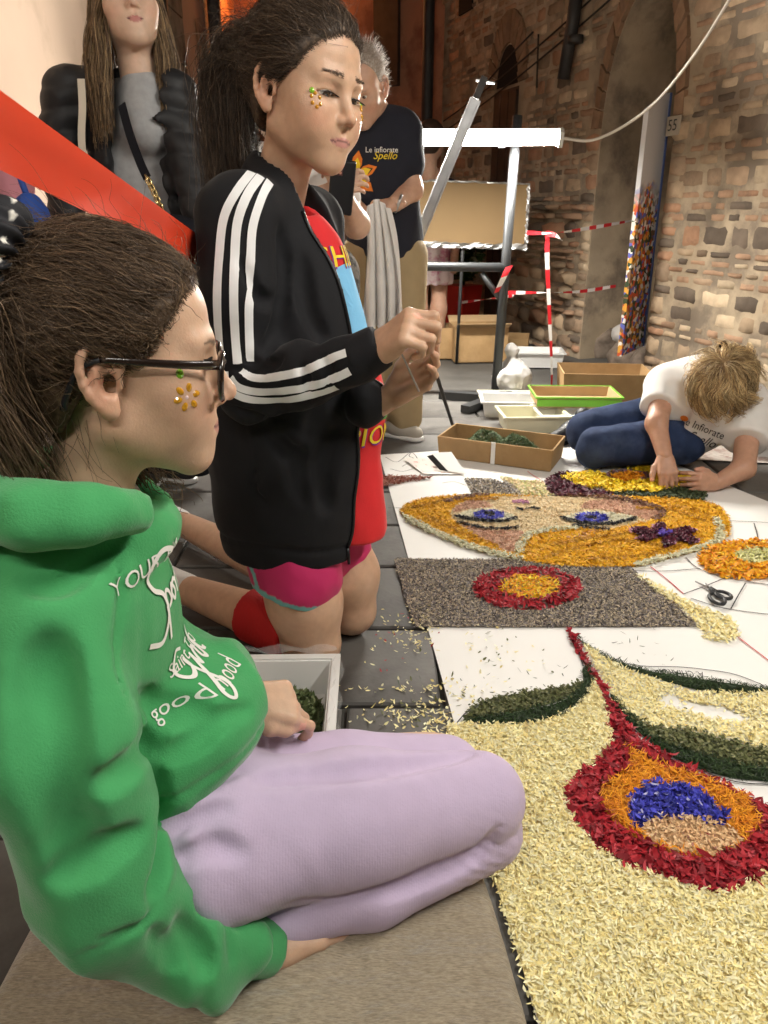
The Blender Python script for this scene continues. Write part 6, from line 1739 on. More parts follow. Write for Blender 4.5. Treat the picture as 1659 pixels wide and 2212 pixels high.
obj('torn_film', fm, [(i*3+j, (i+1)*3+j, (i+1)*3+j+1, i*3+j+1) for i in range(16) for j in range(2)], M_film, tr_t)
# --- scissors
M_sc = pm('scissor_grip', (.03,.032,.035), .45); sc_c = np.array(G(1545, 1292)); 
sct = thing('scissors', (sc_c[0], sc_c[1], .006), 'dark scissors lying open on the white paper sheet', 'scissors')
tip1, tip2 = np.array(G(1500,1264)), np.array(G(1522,1268)); piv = np.array(G(1533, 1282))
for tip, ctr in ((tip1, G(1560,1296)), (tip2, G(1547,1304))):
    ctr = np.array(ctr); d = piv - tip; d /= np.linalg.norm(d); n = np.array((-d[1], d[0]))
    V = [(*tip, .010), (*(piv + n*.006), .010), (*(piv + d*.012), .010), (*(piv - n*.006), .010)]; V += [(x, y, z + .003) for x, y, z in V]
    bl = obj('blade', V, [(3,2,1,0),(4,5,6,7),(0,1,5,4),(1,2,6,5),(2,3,7,6),(3,0,4,7)], M_gal, sct, False)
    e = (ctr - piv); e /= np.linalg.norm(e); m_ = np.array((-e[1], e[0])); rx_ = np.linalg.norm(ctr - piv) * .62
    lp = np.array([(*(ctr + e * rx_ * .85 * math.cos(a) + m_ * .017 * math.sin(a)), .014) for a in np.linspace(0, 6.2832, 20)])
    V, F = tube_mesh(lp, np.full(20, .0045), 8, False); obj('finger_loop', V, F, M_sc, sct)
    V, F = tube_mesh([(*piv, .014), (*(ctr - e * rx_ * .85), .014)], np.array((.006,.005)), 8); obj('shank', V, F, M_sc, sct)
V, F = tube_mesh([(*piv, .009), (*piv, .019)], np.array((.004,.004)), 10); obj('pivot', V, F, M_gal, sct)
# --- cushion
cp = np.array([(-.47,.33), (.195,.33), (.172,.60), (.148,.815), (.10,.93), (-.30,.93), (-.455,.80)])
cs = SDF(); lo_, hi_ = cp.min(0), cp.max(0)
def cush(p):
    x, y, z = p.T
    d_ = np.full(len(p), -1e3, np.float32)
    m = len(cp)
    for i in range(m):
        a_, b_ = cp[i], cp[(i+1) % m]; e = b_ - a_; nn = np.array((e[1], -e[0])) / np.linalg.norm(e)
        q = (x - a_[0]) * nn[0] + (y - a_[1]) * nn[1]; k = .05; hq = np.maximum(k - np.abs(d_ - q), 0) / k; d_ = np.maximum(d_, q) + hq*hq*k*.25
    th = .036 + .010 * vnoise(p, 5, 2) + .006 * np.abs(vnoise(p @ rotz(.5).astype(np.float32) * np.array((1,2.5,1)), 7, 8)) + .006 * vnoise(p * np.array((3,.6,1)), 8, 4) - .006 * np.exp(-((x + .02 + .1*(y-.5)) / .012) ** 2)
    th = th - .010 * near(p, (-.2,.66,.06), .16) 
    v = np.abs(z - .031) - th * .55
    q1, q2 = np.maximum(d_ + .028, 0), np.maximum(v + .016, 0)
    return np.minimum(np.maximum(d_ + .028, v + .016), 0) + np.sqrt(q1*q1 + q2*q2) - .028
cs.add(cush); cs.lo = np.array((-.52,.28,-.02)); cs.hi = np.array((.24,.98,.10))
V, F = cs.mesh(.0075, .01)
M_cush = pm('beige_woven', (.40,.335,.245), .9, .2, 9, .5, 40, col2=(.26,.21,.15), c2s=6, c2lo=.42, c2hi=.62, sheen=.35, stretch=(18.,95.,18.), bump2=('n', 7, 1., .03, (1.2,2.2,1)))
tobj('floor_cushion', V, F, M_cush, 'flat beige woven cushion under the kneeling girl in green', 'cushion', smooth=True)
# --- red banner tape stretched across the street
M_rt = pm('red_plastic_tape', (.72,.055,.018), .42, .06, 5, .1, 30, spec=.45)
A_, B_ = (J(-40, 165, .62), J(-40, 345, .62)), (J(433, 510, 1.30), J(425, 572, 1.30))
V = []; n = 40; m = 7
for i in range(n):
    u = i / (n - 1)
    for k in range(m):
        w = k / (m - 1); p = (A_[0]*(1-w) + A_[1]*w) * (1-u) + (B_[0]*(1-w) + B_[1]*w) * u
        p = p + np.array((.1,-1,0)) * (.010 * math.sin(w * 7 + u*1.5) * (1 - .5*u))
        V.append(p)
F = [(i*m+k, (i+1)*m+k, (i+1)*m+k+1, i*m+k+1) for i in range(n-1) for k in range(m-1)]
V = np.array(V); V2 = V + np.array((0,.0008,0)); nn = len(V)
tobj('barrier_tape', V, F, M_rt, 'wide plain red plastic tape stretched above the green hoodie girl', 'tape', smooth=True)
# --- cardboard reflector panel with foil behind the stand
M_foil = pm('kitchen_foil', (.42,.42,.42), .42, .1, 30, .9, 60, metal=1.0)
pts = [J(880, 388, 4.66), J(1144, 396, 4.62), J(1137, 537, 4.56), J(880, 530, 4.60)]
pan = thing('light_reflector', tuple(pts[3]), 'big cardboard sheet edged with crumpled foil hung behind the lamp', 'reflector')
pts = np.array(pts); V = np.vstack([pts, pts + np.array((0,.012,0))]); M_cardlit = pm('yellow_cardboard', (.155,.095,.036), .7, .06, 5, .15, 30)
obj('sheet', V, [(3,2,1,0),(4,5,6,7),(0,1,5,4),(1,2,6,5),(2,3,7,6),(3,0,4,7)], M_cardlit, pan, False)
def foil(p, q, w):
    n = 26; V = []
    for i in range(n):
        u = i / (n-1); c = p*(1-u) + q*u
        for k in range(4):
            V.append(c + np.array((0,-.006,0)) + w * (k/3 - .25) + rng.normal(0, .0028, 3))
    return V, [(i*4+k, (i+1)*4+k, (i+1)*4+k+1, i*4+k+1) for i in range(n-1) for k in range(3)]
for p, q, w in ((pts[3], pts[2], np.array((0,0,.03))), (pts[2], pts[1], np.array((-.018,0,0))), (pts[0], pts[1], np.array((0,0,-.010)))):
    V, F = foil(p, q, w); obj('foil_edge', V, F, M_foil, pan, False)
for x in (1000, 1090):
    V, F = tube_mesh([J(x, 440, 4.2) + np.array((0,.03,0)), J(x - 3, 700, 4.0)], np.array((.012,.012)), 8); 
V, F = tube_mesh([J(1000, 520, 4.62), J(1000, 530, 4.60), (J(1000, 530, 4.62)[0], 4.75, .0)], np.array((.01,.01,.01)), 8); obj('support', V, F, M_frame, pan)
# --- lamp cable
cab = spline(np.array([LA + np.array((0,0,-.005)), J(1290, 300, 3.85), J(1400, 235, 3.75), J(1500, 118, 3.6), J(1600, -40, 3.5)]), 40)
V, F = tube_mesh(cab, np.full(40, .0065), 8); tobj('power_cable', V, F, pm('white_cable', (.66,.62,.55), .5), 'white power cable looping from the tube lamp up the wall', 'cable', smooth=True)
# --- red and white barrier tape
M_tr, M_tw = pm('tape_red', (.62,.02,.03), .4), pm('tape_white', (.80,.79,.77), .4)
def striped(nm, pts, w, label, wdir, period=.07, twist=0., n=60):
    P = spline(np.array(pts), n); L = np.r_[0, np.cumsum(np.linalg.norm(np.diff(P, axis=0), axis=1))]
    V = []; 
    for i, p in enumerate(P):
        a = twist * i / n; wd = np.array(wdir) * math.cos(a) + np.array((.3,.9,.1)) * math.sin(a) * .6
        V += [p - wd * w / 2, p + wd * w / 2]
    F = [(2*i, 2*i+2, 2*i+3, 2*i+1) for i in range(n-1)]; mi = [int(L[i] / period) % 2 for i in range(n-1)]
    return tobj(nm, V, F, None, label, 'tape', 'striped barrier tapes', mats=[M_tr, M_tw], midx=mi)
striped('striped_tape', [J(1138,503,4.1), J(1200,503,4.15), J(1290,490,4.4), J(1400,470,4.75)], .02, 'red and white striped tape stretched from the stand to the stone wall', (0,0,1), .075, 5)
striped('striped_tape', [J(1183,505,4.15), J(1182,560,4.12), J(1187,680,4.08), J(1192,800,4.02), J(1190,858,3.98)], .024, 'red and white striped tape hanging down to the paving', (1,0,0), .09, 1.5)
striped('striped_tape', [J(1180,505,4.15), J(1200,508,4.12), J(1215,520,4.1)], .03, 'knotted end of the red and white striped tape', (0,0,1), .05, 2, 14)
striped('striped_tape', [J(1090,632,4.3), J(1170,632,4.35), J(1250,630,4.45), J(1330,618,4.6)], .02, 'lower red and white striped tape behind the hanging one', (0,0,1), .06, 4)
striped('striped_tape', [J(985,655,5.3), J(1060,645,5.0), J(1110,638,4.7)], .02, 'far red and white striped tape in front of the plant pot', (0,0,1), .06, 4)
striped('striped_tape', [J(1100,575,3.86), J(1088,600,3.85), J(1072,632,3.85)], .035, 'scrap of red and white tape tied on the steel post', (1,0,.3), .05, 1, 12)
# --- painted canvas leaning in the doorway
cv0 = [J(1402,235,4.15), J(1448,200,4.35), J(1388,748,4.40), J(1342,770,4.20)]
M_pic = pm('painted_canvas', (.72,.70,.68), .6, col2=(.62,.13,.02), c2s=16, c2lo=.56, c2hi=.60)
def art_mat():
    m = M_pic; N, L = m.node_tree.nodes, m.node_tree.links; b = N['Principled BSDF']
    tc = N.new('ShaderNodeTexCoord'); vo = N.new('ShaderNodeTexVoronoi'); vo.inputs['Scale'].default_value = 45
    L.new(tc.outputs['Object'], vo.inputs['Vector']); cr = N.new('ShaderNodeValToRGB'); cr.color_ramp.interpolation = 'CONSTANT'
    sep = N.new('ShaderNodeSeparateColor'); L.new(vo.outputs['Color'], sep.inputs[0]); L.new(sep.outputs[0], cr.inputs[0])
    el = cr.color_ramp.elements; el[0].position = 0; el[0].color = (.03,.05,.02,1); el[1].position = .2; el[1].color = (.55,.08,.02,1)
    for p, c in ((.38,(.62,.30,.04,1)),(.52,(.10,.12,.45,1)),(.66,(.70,.68,.64,1)),(.85,(.20,.10,.05,1))): e = el.new(p); e.color = c
    # upper part stays plain white ground
    sx = N.new('ShaderNodeSeparateXYZ'); L.new(tc.outputs['Object'], sx.inputs[0])
    ns = N.new('ShaderNodeTexNoise'); ns.inputs['Scale'].default_value = 6; L.new(tc.outputs['Object'], ns.inputs['Vector'])
    ad = N.new('ShaderNodeMath'); ad.operation = 'MULTIPLY_ADD'; ad.inputs[1].default_value = .5; L.new(ns.outputs[0], ad.inputs[0]); L.new(sx.outputs[2], ad.inputs[2])
    mr = N.new('ShaderNodeMapRange'); mr.inputs[1].default_value = 1.05; mr.inputs[2].default_value = 1.15; L.new(ad.outputs[0], mr.inputs[0])
    mx = N.new('ShaderNodeMix'); mx.data_type = 'RGBA'; mx.inputs['B'].default_value = (.66,.66,.68,1); L.new(mr.outputs[0], mx.inputs['Factor']); L.new(cr.outputs[0], mx.inputs['A'])
    L.new(mx.outputs['Result'], b.inputs['Base Color'])
art_mat()
cv0 = np.array(cv0); nrm3 = np.cross(cv0[1]-cv0[0], cv0[3]-cv0[0]); nrm3 /= np.linalg.norm(nrm3); nrm3 = nrm3 if nrm3[1] > 0 else -nrm3
V = np.vstack([cv0, cv0 + nrm3 * .025]); can = thing('painted_canvas', tuple(cv0[3]), 'tall painted flower canvas leaning in the stone doorway', 'painting')
obj('picture', V, [(3,2,1,0),(4,5,6,7),(0,1,5,4),(1,2,6,5),(2,3,7,6),(3,0,4,7)], M_pic, can, False)
e0_, e1_ = cv0[1] + nrm3*.012, cv0[2] + nrm3*.012; M_bl = pm('blue_edge', (.10,.16,.42), .6)
V, F = tube_mesh([e0_ + np.array((.012,0,0)), e1_ + np.array((.012,0,0))], np.array((.012,.012)), 4); obj('blue_edge', V, F, M_bl, can, False)
V, F = rock(np.array((*G(1362, 790), .18)) + np.array((0,.1,0)), (.11,.10,.07), 77, .25); tobj('white_stone_block', V, F, pm('pale_rock', (.50,.48,.46), .9, .15, 9, .6, 30), 'whitish broken block under the painted canvas', 'stone', smooth=True)
# --- sand bag by the stand foot
q = SDF(); gs = G(1105, 850); c_ = np.array((gs[0], gs[1], 0))
q.ell(c_ + (0,0,.075), (.105,.09,.085)); q.cone(c_ + (0,0,.12), c_ + (-.01,0,.20), .06, .022, .04); q.ell(c_ + (-.012,0,.235), (.035,.03,.025), .02)
q.plane(c_ + (0,0,.002), (0,0,-1), .01, 'i'); q.post = lambda p, D: D + folds(p, .022, 16, None, 3)
V, F = q.mesh(.006, .03); tobj('plastic_bag', V, F, pm('white_bag', (.52,.51,.50), .3, .08, 20, .2, 60, spec=.5), 'knotted whitish plastic bag beside the steel stand foot', 'bag', smooth=True)
# --- stuff in the background
def carton(px, py, w, d, h, rz, label, flaps=True, mat=None):
    g = G(px, py); t, Rz, c3 = open_box('cardboard_box', (g[0], g[1] + d/2, 0), (w, d, h), rz, mat or M_card, label, 'box', .006, 0.)
    if flaps:
        for sg in (-1, 1):
            V = [(-w/2, sg*d/2, h), (w/2, sg*d/2, h), (w/2, sg*(d/2 + .07), h + .03), (-w/2, sg*(d/2 + .07), h + .03)]; V += [(x, y, z + .004) for x, y, z in V]
            obj('flap', np.array(V) @ Rz.T + c3, [(0,1,2,3),(7,6,5,4),(0,4,5,1),(1,5,6,2),(2,6,7,3),(3,7,4,0)], M_cardin, t, False)
carton(1035, 783, .34, .28, .22, R(4), 'open flapped brown carton in front of the red plant pot')
carton(972, 776, .30, .25, .20, R(-6), 'closed brown carton left of the open flapped one', False)
carton(1085, 764, .40, .3, .10, R(-12), 'flat wide carton right of the open flapped one', False)
g = G(1155, 788); open_box('plastic_tray', (g[0], g[1], 0), (.30,.2,.09), R(-5), M_whitep, 'white plastic tray at the foot of the stone wall', 'tray', .004, .012, 'plastic trays around the carpet', .012)
g = G(1118, 772); open_box('plastic_tray', (g[0], g[1], 0), (.24,.2,.05), R(-5), pm('dark_green_plastic', (.02,.05,.035), .4), 'low dark tray beside the white tray at the wall foot', 'tray', .004, .01, 'plastic trays around the carpet', .012)
# plant in red pot
g = G(1012, 742); pc_ = np.array((g[0], g[1] + .6, 0))
plant = thing('potted_plant', tuple(pc_), 'leafy flowering plant in a tall square red pot by the far door', 'plant')
mb = MB(); mb.tube([pc_ + (0,0,.0), pc_ + (0,0,.36)], (.13,.16), 4); mb.build('pot', pm('red_pot', (.55,.03,.02), .4), plant)
mb = MB(); mb.tube([pc_ + (0,0,.36), pc_ + (.01,0,.62)], (.02,.01), 6); mb.build('stem', M_wood, plant)
n = 1300; pts = rng.normal(0, 1, (n, 3)); pts /= np.linalg.norm(pts, axis=1)[:, None]; pts = pts * np.array((.17,.17,.25)) * (rng.uniform(.3, 1, (n, 1)) ** .5) + pc_ + np.array((0,0,.62))
V, F, C = petals(pts[:, :2], .06, .03, pick([(.03,.06,.015,4),(.06,.10,.025,3),(.45,.42,.25,.5)], n, .2), 0, 0, .5, tilt=.8); V[:, 2] += np.repeat(pts[:, 2], 6)
obj('foliage', V, F, M_petal, plant, False, C, kind='stuff')
# thin black tripod leg beside the man
tp = thing('camera_tripod', tuple(J(975,905,3.2)), 'thin black tripod leg standing between man and stand', 'tripod')
pA, pB = J(905, 690, 3.35), J(978, 905, 3.25); pB[2] = .004
V, F = tube_mesh([pA, pB], np.array((.012,.007)), 8); obj('leg', V, F, M_dark, tp)
V, F = tube_mesh([pA, np.array((pA[0] - .30, pA[1] + .1, .004))], np.array((.012,.007)), 8); obj('leg', V, F, M_dark, tp)
V, F = tube_mesh([pA + np.array((0,0,-.03)), pA + np.array((0,.0,.05))], np.array((.022,.018)), 8); obj('hub', V, F, M_dark, tp)
V, F = tube_mesh([pA, np.array((pA[0] - .02, pA[1] + .35, .004))], np.array((.012,.007)), 8); obj('leg', V, F, M_dark, tp)
# items right of the blonde woman
sheet_thing([g3(1330,985,.006), g3(1660,1000,.006), g3(1720,960,.006), g3(1450,935,.006)], pm('newspaper', (.55,.50,.46), .8, .2, 40, col2=(.35,.25,.22), c2s=18), 'stained newspaper sheet under the blonde woman', 'newspaper')
g = G(1660, 935); open_box('plastic_tray', (g[0] + .08, g[1] + .1, 0), (.30,.22,.06), R(8), M_creamp, 'cream tray behind the blonde woman near the wall', 'tray', .004, .012, 'plastic trays around the carpet', .012)
g = G(1625, 985); open_box('plastic_tray', (g[0] + .12, g[1] + .05, 0), (.24,.18,.05), R(-8), M_whitep, 'white tray right of the blonde woman elbow', 'tray', .004, .012, 'plastic trays around the carpet', .012)
# ================================================================== PEOPLE FURTHER BACK
def ev_parts(root, Wf, gaze=(0,1,-.1)):
    for q in (1, -1):
        ev, ef, ec = eyeball(q, gaze); obj('eye', Wf(ev), ef, M_eye, root, True, ec)
def shoe(name, toe, heel, mat, sole, parent, r=.042):
    toe, heel = np.array(toe), np.array(heel); d = toe - heel; L = np.linalg.norm(d); d /= L
    s = SDF(); s.cone(heel + (0,0,.045), heel + d * L * .35 + np.array((0,0,.045)), r*.95, r*.95, .02); s.cone(heel + d*L*.3 + np.array((0,0,.042)), toe - d*.04 + np.array((0,0,.030)), r*.95, r*.72, .03); s.cone(heel + (0,0,.05), heel + (0,0,.10), r*.8, r*.85, .02)
    s.plane(heel + (0,0,.012), (0,0,-1), .004, 'i'); v, f = s.mesh(.006, .02); o = obj(name, v, f, mat, parent)
    b = SDF(); b.cone(heel + (0,0,.010), toe - d*.04 + np.array((0,0,.010)), r*1.0, r*.84, .01); b.add(lambda p: np.abs(p[:, 2] - .010) - .010, .004, 'i'); v, f = b.mesh(.005, .01); obj('sole', v, f, sole, o)
    for k in range(3):
        c = heel + d * L * (.42 + .11*k) + np.array((0,0,.084 - .012*k)); n = np.array((-d[1], d[0], 0))
        v, f = tube_mesh([c - n*.022 - (0,0,.008), c + (0,0,.004), c + n*.022 - (0,0,.008)], np.full(3, .0035), 5); obj('lace', v, f, MATS['white_cotton'], o)
    return o
M_jean = pm('blue_denim', (.022,.036,.085), .85, .2, 18, .3, 400, col2=(.045,.065,.13), c2s=5, spec=.15)
M_blackc = pm('black_cotton', (.011,.011,.015), .85, .1, 20, .2, 400, spec=.15)
M_khaki = pm('khaki_cotton', (.36,.27,.15), .85, .1, 12, .25, 300)
M_puff = pm('black_nylon', (.016,.016,.018), .58, .1, 15, .25, 60, spec=.4)
M_grey = pm('grey_marl', (.36,.36,.37), .9, .12, 60, .2, 400, sheen=.2)
M_white_t = pm('white_tshirt', (.74,.72,.70), .85, .03, 20, .2, 400, sheen=.1)
# ---------------------------------------------------------------- standing woman in the puffer jacket
def puffer_woman():
    SK = (.62,.42,.31)
    sv = np.array((1.,1.,1.04)); Rm = rpy(R(-158), R(12), R(3)); C = J(292, 39, 2.22) - Rm @ (sv * np.array((0,.092,-.062)))
    root = thing('person', (-.72,2.45,0), 'standing woman in a black quilted jacket and grey sweater with long hair', 'person', 'grown-ups watching')
    W_ = lambda v: bind(v, Rm, C, sv)
    s = make_head(neck=((0,-.020,-.06),(.0,-.045,-.24)), neck_r=(.048,.052), cheek=.9)
    V, F = s.mesh(.0032, .01); parts = [(W_(V), F, face_cols(V, SK, (.42,.13,.13), brow=(.07,.045,.03)))]
    b = SDF(); nb = bind((0,-.045,-.24), Rm, C, sv); b.cone(nb, (-.71,2.42,1.08), .05, .05, .03)
    for sx in (-1, 1): b.cone((-.73 + sx*.08,2.38,.78), (-.73 + sx*.09,2.46,.08), .08, .045, .03)
    for hx, hy, hz in (J(165,500,2.22), J(440,520,2.22)): b.ell((hx, hy, hz), (.035,.04,.05), .02)
    v, f = b.mesh(.016, .03); parts.append((v, f, rows(v, SK))); V, F, cc = merge(parts); obj('body', V, F, MATS['skin'], root, True, cc)
    ev_parts(root, W_)
    HB = [(.14,.085,.045,3),(.22,.14,.07,3),(.34,.23,.12,2),(.08,.05,.03,1.5)]
    zs = [-.12,-.05,.0,.03,.06,.08,.13]; ys = [-.04,-.02,.02,.035,.05,.062,.12]
    cv, cf = hair_cap(zs, ys, .008, .005, -.08); hair = obj('hair', W_(cv), cf, M_hair, root, True, strand_cols(len(cv), 1, HB, .1)[::3] * .7)
    # long straight lengths, world space down
    n = 4200; a = rng.uniform(0, 1, n); side = np.where(rng.uniform(0,1,n) < .5, 1, -1)
    ang = rng.uniform(.72, 2.7, n)
    r0 = np.stack([side * .078 * np.sin(ang), .080 * np.cos(ang) - .015, .05 + rng.normal(0,.02,n)], 1)
    top = W_(r0); t = np.linspace(0, 1, 16)[None, :, None]; L = rng.uniform(.24, .36, n)
    out = (W_(r0 * np.array((1.35,1.25,1))) - top)
    P = top[:, None] + np.array((0,0,-1.)) * t * L[:, None, None] + out[:, None] * np.sin(t * 1.9) * rng.uniform(.5,1.5,(n,1,1)) + np.array((0,-.035,0)) * t ** 2
    v1 = strand_mesh(wavy(locks(P, r0, .014, 30, .8), .004, 1.2), rng.uniform(.0006,.0011,n), .3); c1 = strand_cols(n, 16, HB) * np.repeat(1 + .45 * vnoise(r0, 70, 4), 48)[:, None]
    obj('hair_strands', v1[0], v1[1], M_hair, hair, True, c1, kind='stuff')
    # sweater
    t_ = SDF(); t_.cone((-.70,2.37,.86), (-.71,2.385,1.10), .110, .105, .05, flat=(0,1,0), ratio=.8); t_.cone(J(200,215,2.38), J(330,215,2.38), .05, .05, .06); t_.cone(nb + (0,0,-.03), nb + (0,0,.055), .075, .060, .03)
    t_.plane((0,0,.80), (0,0,-1), .01, 'i'); t_.post = lambda p, D: D + folds(p, .010, 9, np.array([(1,.3,.3),(0,1,0),(-.4,0,.8)], np.float32), 3)
    v, f = t_.mesh(.008, .02); obj('sweater', v, f, M_grey, root, label='grey marl sweater')
    # jacket
    j = SDF(); shR, shL = J(150,200,2.33), J(372,205,2.33)
    j.cone((-.705,2.365,.80), (-.712,2.375,1.12), .160, .145, .05, flat=(0,1,0), ratio=.84); j.cone(shR, shL, .068, .068, .05)
    j.chain([shR, J(120,330,2.30), J(150,470,2.24)], [.064,.056,.050], .03); j.chain([shL, J(402,330,2.30), J(432,470,2.24)], [.064,.056,.050], .03)
    j.cone(nb + (0,.0,-.02), nb + (0,.02,.05), .09, .075, .03); j.cone(nb + (0,-.02,.12), nb + (0,-.02,-.05), .066, .066, .01, 's')
    def opening(p):
        z = p[:, 2]; c = np.interp(z, [.75,.9,1.1,1.25], [-.675,-.685,-.70,-.705]); w = np.interp(z, [.75,.9,1.1,1.25], [.078,.072,.060,.045])
        return np.maximum(np.abs(p[:, 0] - c) - w, p[:, 1] - 2.36)
    j.add(opening, .01, 's'); 
    j.post = lambda p, D: D + .0075 * (1 - np.abs(np.sin(p[:, 2] * math.pi / .055 + .8 * np.sin(p[:, 0] * 9 + p[:, 1] * 5)))**.8) + folds(p, .006, 14, None, 5)
    v, f = j.mesh(.0065, .02); obj('quilted_jacket', v, f, M_puff, root, label='black quilted puffer jacket')
    l = SDF()
    for sx in (-1, 1): l.cone((-.72 + sx*.075,2.38,.80), (-.73 + sx*.085,2.46,.10), .095, .062, .04)
    l.cone((-.78,2.38,.80), (-.66,2.38,.80), .10, .10, .04); v, f = l.mesh(.012, .03); obj('trousers', v, f, M_blackc, root)
    sm = pm('black_shoe', (.015,.015,.017), .5); shoe('shoe', (G(425,1045)[0], G(425,1045)[1], 0), (G(355,1035)[0], G(355,1035)[1] + .02, 0), sm, M_whitep, root); shoe('shoe', (-.86,2.30,0), (-.82,2.52,0), sm, M_whitep, root)
    # cross-body strap with chain
    bag = thing('shoulder_bag', tuple(J(360,520,2.2)), 'black crossbody bag on a leather strap with gold chain', 'bag')
    bj = bvh_of(v, f)
    P = spline(np.array([J(262,225,2.20), J(280,290,2.185), J(302,350,2.18), J(318,385,2.18)]), 16); T = np.array((.02,0,.012))
    V = np.vstack([P - T*.5, P + T*.5, P - T*.5 + (0,.003,0), P + T*.5 + (0,.003,0)]); n = 16
    obj('strap', V, [(i,i+1,n+i+1,n+i) for i in range(n-1)] + [(2*n+i,3*n+i,3*n+i+1,2*n+i+1) for i in range(n-1)], M_blackc, bag, False)
    M_gold = pm('gold_chain', (.75,.58,.28), .25, metal=1.)
    Q = spline(np.array([J(318,385,2.175), J(335,420,2.17), J(352,460,2.17)]), 12)
    for i in range(12):
        d = Q[min(i+1,11)] - Q[max(i-1,0)]; d /= np.linalg.norm(d); sd = np.cross(d, (0,1,0)) if i % 2 else np.array((0,1,0.)); sd = sd / np.linalg.norm(sd)
        lp = np.array([Q[i] + d * .011 * math.cos(a) + sd * .007 * math.sin(a) for a in np.linspace(0, 6.2832, 12)]); vv, ff = tube_mesh(lp, np.full(12, .0022), 5, False); obj('chain_link', vv, ff, M_gold, bag)
    q = SDF(); c_ = J(372, 520, 2.17); q.ell(c_, (.10,.04,.07)); vv, ff = q.mesh(.008, .02); obj('pouch', vv, ff, M_blackc, bag)
    P = spline(np.array([J(175,170,2.24), J(178,230,2.22), J(176,300,2.21), J(183,370,2.21)]), 14); V = np.vstack([P - (.010,0,0), P + (.010,0,0)])
    tobj('cloth_strap', V, [(i,i+1,14+i+1,14+i) for i in range(13)], pm('ecru_cloth', (.62,.55,.45), .8), 'ecru cloth bag strap over the puffer jacket shoulder', 'strap')
puffer_woman()
